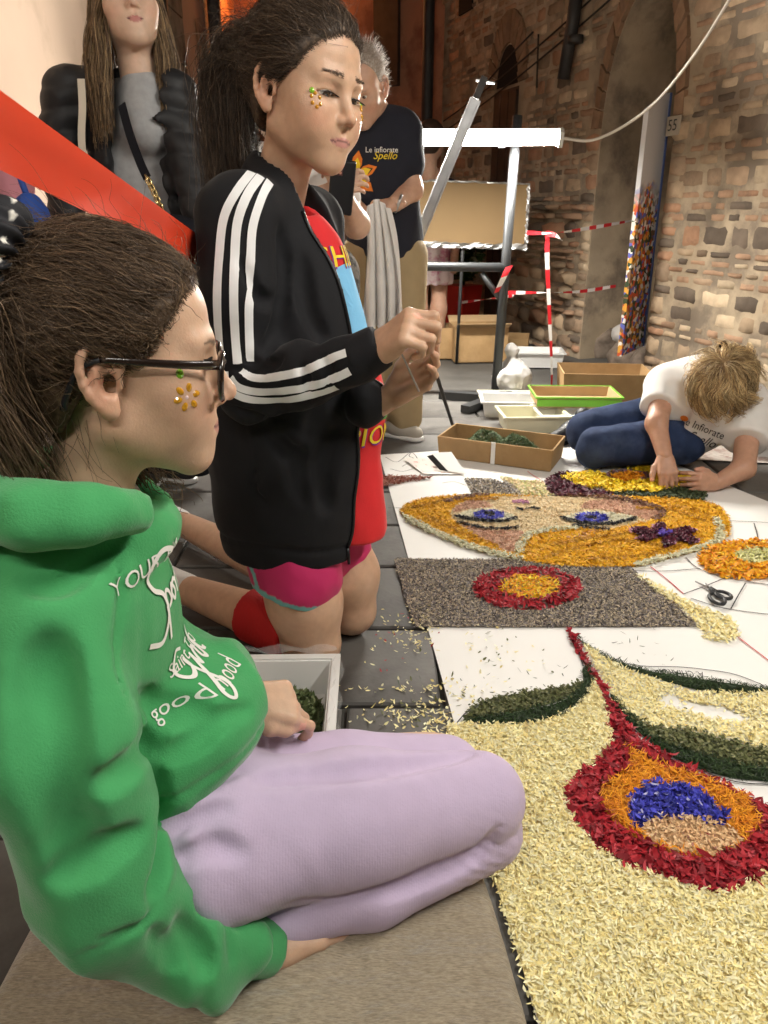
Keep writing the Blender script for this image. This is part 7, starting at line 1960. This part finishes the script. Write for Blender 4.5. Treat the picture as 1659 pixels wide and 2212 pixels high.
# ---------------------------------------------------------------- man in the dark t-shirt
def man():
    SK = (.55,.33,.23)
    sv = np.array((1.0,1.,1.03)); Rm = rpy(R(158), R(-32), R(0)); C = J(812, 188, 2.98)
    root = thing('person', (.05,3.1,0), 'man in a dark flower print t-shirt holding a white cloth', 'person', 'grown-ups watching')
    W_ = lambda v: bind(v, Rm, C, sv)
    s = make_head(neck=((0,-.020,-.06),(.0,-.09,-.17)), neck_r=(.055,.058), nose=1.15, cheek=.85)
    V, F = s.mesh(.004, .01); parts = [(W_(V), F, face_cols(V, SK, (.42,.2,.17), brow=(.25,.22,.2)))]
    shR, shL = J(772,262,3.08), J(892,282,3.08); elL, wrL = J(915,410,3.05), J(880,440,2.93); elR, wrR = J(768,430,3.05), J(808,460,2.93)
    b = SDF(); b.chain([shL, elL, wrL], [.05,.042,.030], .02); b.chain([shR, elR, wrR], [.05,.042,.030], .02); b.cone(W_(np.array((0,-.08,-.15))), (.04,3.1,.75), .06, .1, .03)
    for sx in (-1, 1): b.cone((.045 + sx*.075,3.1,.70), (.06 + sx*.075,3.08,.06), .075, .045, .03)
    v, f = b.mesh(.009, .03); parts.append((v, f, rows(v, SK)))
    for w, d, sd in ((wrL, (-.85,-.3,-.1), 1), (wrR, (.85,-.3,-.1), -1)):
        hv, hf, tips = make_hand([(.9,1.1,.6)]*4, side=sd, h=.004, thumb=[(.020,.018,-.006),(.034,.036,-.018),(.030,.058,-.030),(.014,.070,-.036)])
        parts.append((bind(hv, basis(d, (0,-.4,1)), w, 1.0), hf, hand_cols(hv, SK, tips)))
    V, F, cc = merge(parts); obj('body', V, F, MATS['skin'], root, True, cc); ev_parts(root, W_)
    HG = [(.36,.30,.25,3),(.28,.22,.18,3),(.45,.40,.35,2)]
    zs = [-.12,-.05,.0,.03,.06,.085,.13]; ys = [-.06,-.04,.0,.02,.03,.04,.08]
    cv, cf = hair_cap(zs, ys, .004, .005, -.06); hair = obj('hair', W_(cv), cf, M_hair, root, True, strand_cols(len(cv), 1, HG, .1)[::3])
    r6 = cv[rng.choice(len(cv), 1600)]; n = len(r6); out = (r6 - CAPC) / CAPR; out /= np.linalg.norm(out, axis=1)[:, None]; t = np.linspace(0, 1, 6)[None, :, None]
    P = r6[:, None] + out[:, None] * t * .010 + (np.array((0,-.02,.0)) + rng.normal(0,.008,(n,3)))[:, None] * t; v1 = strand_mesh(P, np.full(n, .0006), .5)
    obj('hair_strands', W_(v1[0]), v1[1], M_hair, hair, True, strand_cols(n, 6, HG), kind='stuff')
    ts = SDF(); ts.cone((.05,3.1,.76), (.022,3.1,1.12), .150, .140, .05, flat=(0,1,0), ratio=.8); ts.cone(shR, shL, .066, .066, .05); ts.cone(shL, shL * .45 + elL * .55, .072, .068, .03); ts.cone(shR, shR * .5 + elR * .5, .07, .066, .03)
    nb = W_(np.array((0,-.08,-.15))); ts.cone(nb + (0,0,.05), nb + (0,0,-.04), .062, .062, .008, 's'); ts.plane((0,0,.735), (0,0,-1), .008, 'i'); dl = (elL - shL) / np.linalg.norm(elL - shL)
    ts.post = lambda p, D: D + folds(p, .009, 9, np.array([(1,.3,.3),(0,1,0),(-.4,0,.6)], np.float32), 7)
    v, f = ts.mesh(.008, .02); tee = obj('tshirt', v, f, pm('navy_black_cotton', (.010,.011,.020), .85, .1, 20, .2, 300), root, label='dark t-shirt with yellow and orange flower print'); bt = bvh_of(v, f)
    fwd = np.array((-.1,1,0))
    def on(V2, F2, px, py, mat, nm, off=.003):
        o = J(px, py, 2.75); P = np.array([o + np.array((a, 0, b_)) for a, b_ in V2]); v2, f2 = project(P, F2, bt, fwd, off, .6)
        if f2: obj(nm, v2, f2, mat, tee, False)
    M_or = pm('orange_print', (.75,.20,.02), .7); M_ye = MATS['yellow_print']; M_wh = MATS['white_print']
    for sc, mat, off in ((1.0, M_or, .003), (.72, M_ye, .0045)):
        for k in range(6):
            a0 = k * math.pi / 3 + .35; V2 = [(0, 0)]; 
            prof = [(.15,.05),(.45,.22),(.7,.20),(1,0),(.7,-.20),(.45,-.22),(.15,-.05)]
            for r_, w_ in prof: V2.append((.085*sc*(r_*math.cos(a0) - w_*math.sin(a0)), .085*sc*(r_*math.sin(a0) + w_*math.cos(a0))))
            on(V2, [(0,i,i+1) for i in range(1,7)], 806, 372, mat, 'flower_print', off)
    on([(.018*math.cos(a), .018*math.sin(a)) for a in np.linspace(0,6.28,12,endpoint=False)], [tuple(range(12))], 806, 372, M_or, 'flower_print', .006)
    v, f = text_mesh('Le infiorate', .026, 0, 0); on(v[:, :2], f, 869, 312, M_wh, 'lettering', .004)
    v, f = text_mesh('Spello', .036, 0, 0, .35); on(v[:, :2], f, 876, 326, MATS['yellow_print'], 'lettering', .004)
    tr = SDF()
    for sx in (-1, 1): tr.cone((.045 + sx*.07,3.1,.72), (.06 + sx*.075,3.08,.09), .100, .072, .03)
    tr.cone((-.02,3.1,.73), (.11,3.1,.73), .10, .10, .03); tr.post = lambda p, D: D + folds(p, .010, 9, None, 2)
    v, f = tr.mesh(.012, .03); obj('trousers', v, f, M_khaki, root)
    sm = pm('pale_grey_suede', (.42,.39,.34), .85, .1, 20); shoe('shoe', (*G(938,955), 0), (*G(865,940), 0), sm, M_whitep, root); shoe('shoe', (-.12,2.95,0), (-.03,3.12,0), sm, M_whitep, root)
    v, f = tube_mesh(np.array([wrL + np.array((.012,.005,0)) + .031 * np.array((.35*math.cos(a), math.sin(a), math.cos(a)*.9)) for a in np.linspace(0,6.28,16)]), np.full(16, .006), 6, False); obj('wrist_watch', v, f, M_gal, root)
    # white cloth he holds: a gathered sheet
    nu, nv = 44, 36; V = []
    for i in range(nv):
        v_ = i / (nv - 1); c = J(842 + 14*v_ + 6*math.sin(v_*4), 440 + 262*v_, 2.86)
        for k in range(nu):
            u = k / (nu - 1) - .5; w = .085 + .075 * v_ ** .7
            ph_ = u * 26 + .9 * math.sin(v_ * 5 + u * 3); am = .007 + .014 * v_
            V.append(c + np.array((u * w + .006 * math.sin(ph_ * .9 + 1), am * math.sin(ph_), -.02 * abs(math.sin(u * 9 + 1)) * v_ + .015 * math.cos(u * 6) * (1 - v_))))
    V = np.array(V); F = [(i*nu+k, i*nu+k+1, (i+1)*nu+k+1, (i+1)*nu+k) for i in range(nv-1) for k in range(nu-1)]
    n = len(V); F2 = F + [tuple(q + n for q in f[::-1]) for f in F]; V2 = np.vstack([V, V + np.array((0,.003,0))])
    for k in range(nu-1): F2.append(((nv-1)*nu+k, (nv-1)*nu+k+1, n+(nv-1)*nu+k+1, n+(nv-1)*nu+k))
    tobj('white_cloth', V2 - np.array((.045,0,0)), F2, MATS['white_tshirt'], 'white t-shirt cloth hanging gathered from the man hands', 'cloth', smooth=True)
    root.location.x -= .045
man()
# ---------------------------------------------------------------- person photographing with a phone
def phone_person():
    SK = (.60,.38,.27); root = thing('person', (-.22,2.62,0), 'person in a white t-shirt holding up a phone behind the track jacket girl', 'person', 'grown-ups watching')
    C = np.array((-.33,2.6,1.22)); Rm = rpy(R(172), R(-12)); W_ = lambda v: bind(v, Rm, C, np.ones(3))
    s = make_head(neck=((0,-.02,-.06),(0,-.05,-.2)), neck_r=(.046,.05)); V, F = s.mesh(.005, .01); parts = [(W_(V), F, face_cols(V, SK, (.45,.2,.18), brow=(.06,.04,.03)))]
    sh, el, wr = J(705,372,2.60), J(770,485,2.52), J(745,430,2.42)
    b = SDF(); b.chain([sh, el, wr], [.05,.042,.028], .02); sh2, el2, wr2 = np.array((-.40,2.6,1.03)), np.array((-.40,2.48,.86)), J(712,415,2.42); b.chain([sh2, el2, wr2], [.05,.042,.028], .02)
    b.cone(W_(np.array((0,-.05,-.2))), (-.29,2.63,.7), .05, .06, .03)
    for sx in (-1, 1): b.cone((-.25 + sx*.08,2.62,.68), (-.25 + sx*.09,2.62,.06), .08, .045, .03)
    v, f = b.mesh(.010, .03); parts.append((v, f, rows(v, SK)))
    hv, hf, tips = make_hand([(.5,.7,.4),(.6,.8,.4),(.7,.8,.4),(.8,.8,.4)], side=1, h=.004); parts.append((bind(hv, basis((-.35,-.1,1), (.35,-1,.2)), wr, .92), hf, hand_cols(hv, SK, tips)))
    hv, hf, tips = make_hand([(.6,.8,.4)]*4, side=-1, h=.004); parts.append((bind(hv, basis((.7,-.25,.3), (-.2,-1,.3)), wr2, .92), hf, hand_cols(hv, SK, tips)))
    V, F, cc = merge(parts); obj('body', V, F, MATS['skin'], root, True, cc); ev_parts(root, W_)
    HB = [(.06,.04,.025,1),(.10,.065,.04,1)]; cv, cf = hair_cap([-.12,-.05,.0,.03,.06,.085,.13], [-.05,-.03,.01,.03,.04,.055,.1], .01, .005, -.1); obj('hair', W_(cv), cf, M_hair, root, True, strand_cols(len(cv), 1, HB, .2)[::3])
    ts = SDF(); ts.cone((-.30,2.62,.72), (-.31,2.62,.98), .13, .125, .05, flat=(0,1,0), ratio=.8); ts.cone(sh, sh2, .062, .062, .05); ts.cone(sh, sh*.5 + el*.5, .066, .062, .03); ts.cone(sh2, sh2*.5 + el2*.5, .066, .062, .03); ts.post = lambda p, D: D + folds(p, .009, 9, None, 4)
    v, f = ts.mesh(.010, .02); obj('tshirt', v, f, M_white_t, root)
    tr = SDF()
    for sx in (-1, 1): tr.cone((-.25 + sx*.07,2.62,.70), (-.25 + sx*.085,2.62,.08), .10, .07, .03)
    v, f = tr.mesh(.014, .03); obj('trousers', v, f, pm('patterned_trousers', (.22,.2,.18), .85, col2=(.05,.05,.05), c2s=25), root)
    for sx in (-1, 1): shoe('shoe', (-.25 + sx*.09,2.45,0), (-.25 + sx*.085,2.66,0), MATS['black_shoe'], M_whitep, root)
    ph = J(738,405,2.385); t = thing('mobile_phone', tuple(ph - np.array((0,0,.08))), 'black mobile phone with camera block held up behind the girl', 'phone')
    ay = np.array((.12,0,1)); ay /= np.linalg.norm(ay); ax_ = np.array((1,.1,-.12)); ax_ -= ay * ax_.dot(ay); ax_ /= np.linalg.norm(ax_); az = np.cross(ax_, ay); Rr = np.stack([ax_, ay, az], 1)
    q = SDF(); 
    def rb(p, c=ph.astype(np.float32)):
        d_ = np.abs((p - c) @ Rr.astype(np.float32)) - np.array((.032,.070,.001), np.float32); return np.sqrt((np.maximum(d_, 0)**2).sum(1)) + np.minimum(d_.max(1), 0) - .005
    q.add(rb); q.lo, q.hi = ph - .1, ph + .1; v, f = q.mesh(.0028, .0, 1); obj('case', v, f, pm('black_phone', (.01,.01,.012), .3), t)
    mb = MB(); mb.box(ph + ay*.048 - ax_*.014 + az*.0075, (.026,.034,.004), rot=Rr); mb.build('camera_block', pm('camera_block', (.10,.04,.04), .3), t)
    for k in range(6):
        c = ph + ay*(.058 - .010*(k//2)) - ax_*(.020 - .012*(k % 2)) + az*.010; mb = MB(); mb.tube([c, c + az*.003], .0042, 10); mb.build('lens', pm('phone_lens', (.5,.25,.18), .2), t)
phone_person()
# ---------------------------------------------------------------- blonde woman working on the far end
def blonde():
    SK = (.50,.28,.19); root = thing('person', (1.15,2.65,0), 'blonde woman in a white t-shirt and jeans reclining and laying petals', 'person')
    C = J(1562, 835, 2.60); Rm = rpy(R(150), R(-72), R(0)); sv = np.array((1.0,1.,1.0)); W_ = lambda v: bind(v, Rm, C, sv)
    s = make_head(neck=((0,-.02,-.06),(0,-.06,-.16)), neck_r=(.05,.055)); V, F = s.mesh(.005, .01); parts = [(W_(V), F, face_cols(V, SK, (.45,.2,.18), brow=(.2,.14,.08)))]
    shR, elR, wrR = J(1436,835,2.74), J(1418,915,2.58), J(1436,985,2.475)
    shL, elL, wrL = J(1622,885,2.66), J(1606,1012,2.44), J(1548,1052,2.40)
    elL[2] = max(elL[2], .045); wrL[2] = .035
    b = SDF(); b.chain([shR, elR, wrR], [.046,.037,.026], .02); b.chain([shL, elL, wrL], [.046,.038,.026], .02); b.cone(W_(np.array((0,-.06,-.16))), J(1480,940,2.72), .06, .1, .04)
    v, f = b.mesh(.007, .03); parts.append((v, f, rows(v, SK)))
    hv, hf, tips = make_hand([(.45,.5,.3),(.5,.5,.3),(.55,.5,.3),(.6,.5,.3)], side=1, h=.0035, spread=.08); d = J(1447,1040,2.40) - wrR; parts.append((bind(hv, basis(d, (-.1,-.6,.7)), wrR, .95), hf, hand_cols(hv, SK, tips)))
    hv, hf, tips = make_hand([(.5,.7,.4),(.6,.7,.4),(.65,.7,.4),(.7,.7,.4)], side=1, h=.0035, thumb=[(.020,.018,-.006),(.038,.038,-.010),(.046,.058,-.012),(.044,.078,-.018)]); d = J(1502,1072,2.38) - wrL; d[2] = .01; parts.append((bind(hv, basis(d, (.4,-.75,.3)), wrL, .95), hf, hand_cols(hv, SK, tips)))
    V, F, cc = merge(parts); obj('body', V, F, MATS['skin'], root, True, cc); ev_parts(root, W_)
    # hair, short and wavy, swirling from the crown
    HB = [(.56,.40,.20,4),(.68,.52,.29,3),(.36,.235,.115,3),(.15,.09,.045,1.4)]
    cv, cf = hair_cap([-.12,-.08,-.03,.0,.03,.06,.085,.13], [-.03,-.02,.015,.03,.04,.05,.06,.1], .014, .005, -.085); hair = obj('hair', W_(cv), cf, M_hair, root, True, np.tile((.28,.18,.09), (len(cv), 1)))
    cr = np.array((.0,-.065,.105)); r0 = cv[rng.choice(len(cv), 6500)]; r0 = r0[np.linalg.norm((r0 - CAPC) / CAPR, axis=1) > .95]; n = len(r0); t = np.linspace(0, 1, 14)[None, :, None]
    out = (r0 - CAPC) / CAPR; out /= np.linalg.norm(out, axis=1)[:, None]; away = r0 - cr; away -= out * (away * out).sum(1)[:, None]; away /= np.linalg.norm(away, axis=1)[:, None] + 1e-6
    sw = np.cross(out, away); L = rng.uniform(.04, .085, (n,1,1))
    clump = (vnoise(r0, 45, 3) * 2.2)[:, None, None]
    P = r0[:, None] + (away[:, None] + sw[:, None] * clump * .9 * np.sin(t * 2.4)) * t * L + out[:, None] * (.018 * np.sin(t * 2.7)) * (1 + clump * .5) - out[:, None] * .010 * t ** 2
    P = wavy(P, .003, 1.1); v1 = strand_mesh(P, rng.uniform(.0006,.0011,n), .4); cc = strand_cols(n, 14, HB, .15); cc *= np.repeat(1 + .55 * vnoise(r0, 38, 8), 14 * 3)[:, None]
    obj('hair_strands', W_(v1[0]), v1[1], M_hair, hair, True, np.clip(cc, 0, 1), kind='stuff')
    q = SDF(); q.ell(np.array((.0,-.11,.055)), (.02,.02,.02)); q.ell(np.array((.02,-.13,.06)), (.014,.02,.018), .01); v, f = q.mesh(.004, .01); obj('hair_clip', W_(v), f, M_blackc, root)
    # t-shirt
    ts = SDF(); hip, chest = J(1462,930,2.74), J(1545,868,2.68)
    ts.cone(hip, chest, .125, .150, .05); ts.cone(shR + (.02,.02,0), shL + (-.02,.02,0), .075, .075, .06); ts.ell(J(1500,830,2.74), (.13,.11,.10), .05)
    ts.cone(shR, shR*.42 + elR*.58, .074, .070, .03); ts.cone(shL, shL*.45 + elL*.55, .078, .074, .03)
    for sh_, el_, k in ((shR, elR, .60), (shL, elL, .57)):
        dv = (el_ - sh_) / np.linalg.norm(el_ - sh_)
        def cut(p, c=(sh_ + (el_ - sh_) * k).astype(np.float32), dv=dv.astype(np.float32), e=el_.astype(np.float32)):
            pl = (p - c) @ dv; return np.maximum(-pl, np.sqrt(((p - c) ** 2).sum(1)) - .11)
        ts.add(cut, .006, 's')
    nb = W_(np.array((0,-.05,-.12))); ts.ell(nb, (.062,.062,.062), .01, 's'); ts.plane((0,0,.03), (0,0,-1), .01, 'i')
    ts.post = lambda p, D: D + folds(p, .013, 8, np.array([(1,.3,.3),(0,1,0),(-.4,0,.8)], np.float32), 6)
    v, f = ts.mesh(.007, .03); tee = obj('tshirt', v, f, M_white_t, root, label='white t-shirt with dark lettering'); bt = bvh_of(v, f)
    fwd = np.array((-.1,1,-.35)); xr = np.array((.93,.0,-.36)); ur = np.array((.33,.0,.94))
    def on(V2, F2, px, py, mat, nm, off=.003):
        o = J(px, py, 2.40) ; fw = np.array(ray(px, py)); P = np.array([o + xr*a + ur*b_ for a, b_ in V2]); v2, f2 = project(P, F2, bt, fw, off, .6)
        if f2: obj(nm, v2, f2, mat, tee, False)
    v, f = text_mesh('Le Infiorate', .038, 0, 0); on(v[:, :2], f, 1518, 925, MATS['black_print'], 'lettering'); v, f = text_mesh('Spello', .046, 0, 0, .35); on(v[:, :2], f, 1516, 950, MATS['black_print'], 'lettering')
    on([(.016*math.cos(a), .010*math.sin(a)) for a in np.linspace(0,6.28,12,endpoint=False)], [tuple(range(12))], 1478, 904, MATS['orange_print'], 'flower_print')
    # jeans
    l = SDF(); h1, k1, a1 = J(1440,905,2.80), J(1268,930,2.76), np.array(J(1225,935,2.95)); h2, k2, a2 = J(1475,950,2.66), J(1290,965,2.63), np.array(J(1240,945,2.85))
    l.cone(h1, k1, .100, .076, .03); l.cone(h2, k2, .088, .072, .012); l.cone(hip + (0,0,-.02), h1, .105, .10, .04)
    for k_, a_ in ((k1, np.array((.86,3.02,.075))), (k2, np.array((1.02,2.92,.07)))): l.cone(k_ + (-.01,0,-.02), a_, .062, .045, .015)
    l.plane((0,0,.008), (0,0,-1), .01, 'i'); l.post = lambda p, D: D + folds(p, .010, 11, None, 9)
    v, f = l.mesh(.007, .03); obj('jeans', v, f, M_jean, root, label='blue jeans')
    shoe('shoe', (.68,2.93,0), (.84,3.05,0), MATS['black_shoe'], M_blackc, root)
blonde()
# ---------------------------------------------------------------- person in pink at the left edge
def pink_person():
    SK = (.60,.38,.27); root = thing('person', (-1.03,2.12,0), 'person in a pink top with a blue bag beside the pink house wall', 'person', 'grown-ups watching')
    C = np.array((-1.04,2.12,1.38)); Rm = rpy(R(-170)); W_ = lambda v: bind(v, Rm, C, np.ones(3))
    s = make_head(neck=((0,-.02,-.06),(0,-.05,-.2)), neck_r=(.046,.05)); V, F = s.mesh(.005, .01); parts = [(W_(V), F, face_cols(V, SK, (.45,.2,.18), brow=(.06,.04,.03)))]
    sh, el, wr = np.array((-.93,2.10,1.13)), J(60,440,2.05), J(45,520,2.0); b = SDF(); b.chain([sh, el, wr], [.05,.042,.03], .02); b.chain([(-1.16,2.1,1.13),(-1.19,2.05,.9),(-1.15,1.98,.75)], [.05,.042,.03], .02)
    b.cone(W_(np.array((0,-.05,-.2))), (-1.04,2.12,.8), .05, .06, .03)
    for sx in (-1, 1): b.cone((-1.04 + sx*.08,2.12,.72), (-1.04 + sx*.09,2.12,.06), .08, .045, .03)
    for hx, hy, hz in (J(45,540,2.0), (-1.15,1.97,.70)): b.ell((hx,hy,hz), (.03,.035,.05), .02)
    v, f = b.mesh(.012, .03); parts.append((v, f, rows(v, SK))); V, F, cc = merge(parts); obj('body', V, F, MATS['skin'], root, True, cc); ev_parts(root, W_)
    cv, cf = hair_cap([-.12,-.05,.0,.03,.06,.085,.13], [-.05,-.03,.01,.03,.04,.055,.1], .01, .005, -.1); obj('hair', W_(cv), cf, M_hair, root, True, np.tile((.05,.03,.02), (len(cv),1)))
    ts = SDF(); ts.cone((-1.04,2.12,.80), (-1.04,2.12,1.10), .125, .12, .05, flat=(0,1,0), ratio=.8); ts.cone(sh, (-1.15,2.1,1.13), .06, .06, .05); ts.cone(sh, sh*.4 + el*.6, .064, .06, .03); ts.cone((-1.16,2.1,1.13), (-1.185,2.06,.96), .064, .06, .03); ts.post = lambda p, D: D + folds(p, .009, 9, None, 4)
    v, f = ts.mesh(.009, .02); obj('top', v, f, pm('pink_cotton', (.50,.20,.24), .85, .08, 9), root)
    tr = SDF()
    for sx in (-1, 1): tr.cone((-1.04 + sx*.07,2.12,.76), (-1.04 + sx*.085,2.12,.08), .10, .065, .03)
    v, f = tr.mesh(.014, .03); obj('trousers', v, f, pm('pale_trousers', (.5,.38,.32), .85), root)
    for sx in (-1, 1): shoe('shoe', (-1.03 + sx*.09,1.95,0), (-1.04 + sx*.085,2.16,0), MATS['black_shoe'], M_whitep, root)
    root.scale = (.86,.86,.86); root.location.x -= .03
    q = SDF(); c_ = J(66, 470, 1.97); q.ell(c_, (.045,.05,.06)); q.post = lambda p, D: D + folds(p, .012, 16, None, 4); v, f = q.mesh(.006, .02); bg_ = thing('blue_bag', tuple(c_ - np.array((0,0,.06))), 'blue cloth bag hanging at the pink clad person side', 'bag'); obj('pouch', v, f, pm('blue_bag', (.02,.07,.32), .6), bg_)
    v, f = tube_mesh(spline(np.array([c_ + (0,0,.05), c_ + (-.04,.03,.14), (-1.0,2.06,1.02), (-1.08,2.12,1.04), (-1.16,2.17,.98)]), 16), np.full(16, .008), 6); obj('strap', v, f, MATS['blue_bag'], bg_)
pink_person()
# ---------------------------------------------------------------- far person with the tie-dye skirt
def far_person():
    SK = (.45,.27,.19); g = np.array((*G(925,765), 0)); x, y = g[:2]; root = thing('person', (x, y, 0), 'far person in a navy top and pink white skirt seen from behind', 'person')
    C = np.array((x - .01, y, 1.30)); Rm = rpy(R(-20)); W_ = lambda v: bind(v, Rm, C, np.ones(3)*.95)
    s = make_head(neck=((0,-.02,-.06),(0,-.04,-.2)), neck_r=(.045,.05)); V, F = s.mesh(.007, .01); parts = [(W_(V), F, face_cols(V, SK, (.4,.2,.18)))]
    b = SDF(); b.cone((x,y,1.1), (x,y,.75), .06, .1, .03)
    for sx in (-1, 1): b.cone((x + sx*.06,y,.62), (x + sx*.065,y,.30), .06, .05, .03); b.cone((x + sx*.065,y,.30), (x + sx*.065,y,.05), .05, .034, .03); b.chain([(x + sx*.14,y,1.03), (x + sx*.17,y + .0,.80), (x + sx*.15,y - .05,.62)], [.042,.036,.028], .02); b.cone((x + sx*.065,y+.04,.03), (x + sx*.065,y-.08,.03), .03, .028, .03); b.ell((x + sx*.15,y - .06,.57), (.03,.03,.05), .02)
    v, f = b.mesh(.012, .03); parts.append((v, f, rows(v, SK))); V, F, cc = merge(parts); obj('body', V, F, MATS['skin'], root, True, cc)
    cv, cf = hair_cap([-.12,-.05,.0,.03,.06,.085,.13], [-.05,-.03,.01,.03,.04,.055,.1], .01, .006, -.1); obj('hair', W_(cv), cf, M_hair, root, True, np.tile((.04,.025,.018), (len(cv),1)))
    ts = SDF(); ts.cone((x,y,.78), (x,y,1.0), .105, .11, .04, flat=(0,1,0), ratio=.8); ts.cone((x-.12,y,1.04), (x+.12,y,1.04), .05, .05, .04); v, f = ts.mesh(.010, .02); obj('top', v, f, pm('navy_cotton', (.015,.016,.035), .85), root)
    sk = SDF(); sk.cone((x,y,.80), (x,y,.50), .115, .150, .04, flat=(0,1,0), ratio=.85); sk.plane((0,0,.46), (0,0,-1), .006, 'i'); sk.post = lambda p, D: D + .006*np.sin(np.arctan2(p[:,1]-y, p[:,0]-x)*11); v, f = sk.mesh(.010, .02); obj('skirt', v, f, pm('tie_dye', (.72,.62,.64), .85, col2=(.55,.20,.32), c2s=9, c2lo=.5, c2hi=.6), root)
    for sx in (-1, 1): shoe('shoe', (x + sx*.065, y - .12, 0), (x + sx*.065, y + .07, 0), M_whitep, M_whitep, root, .038)
far_person()
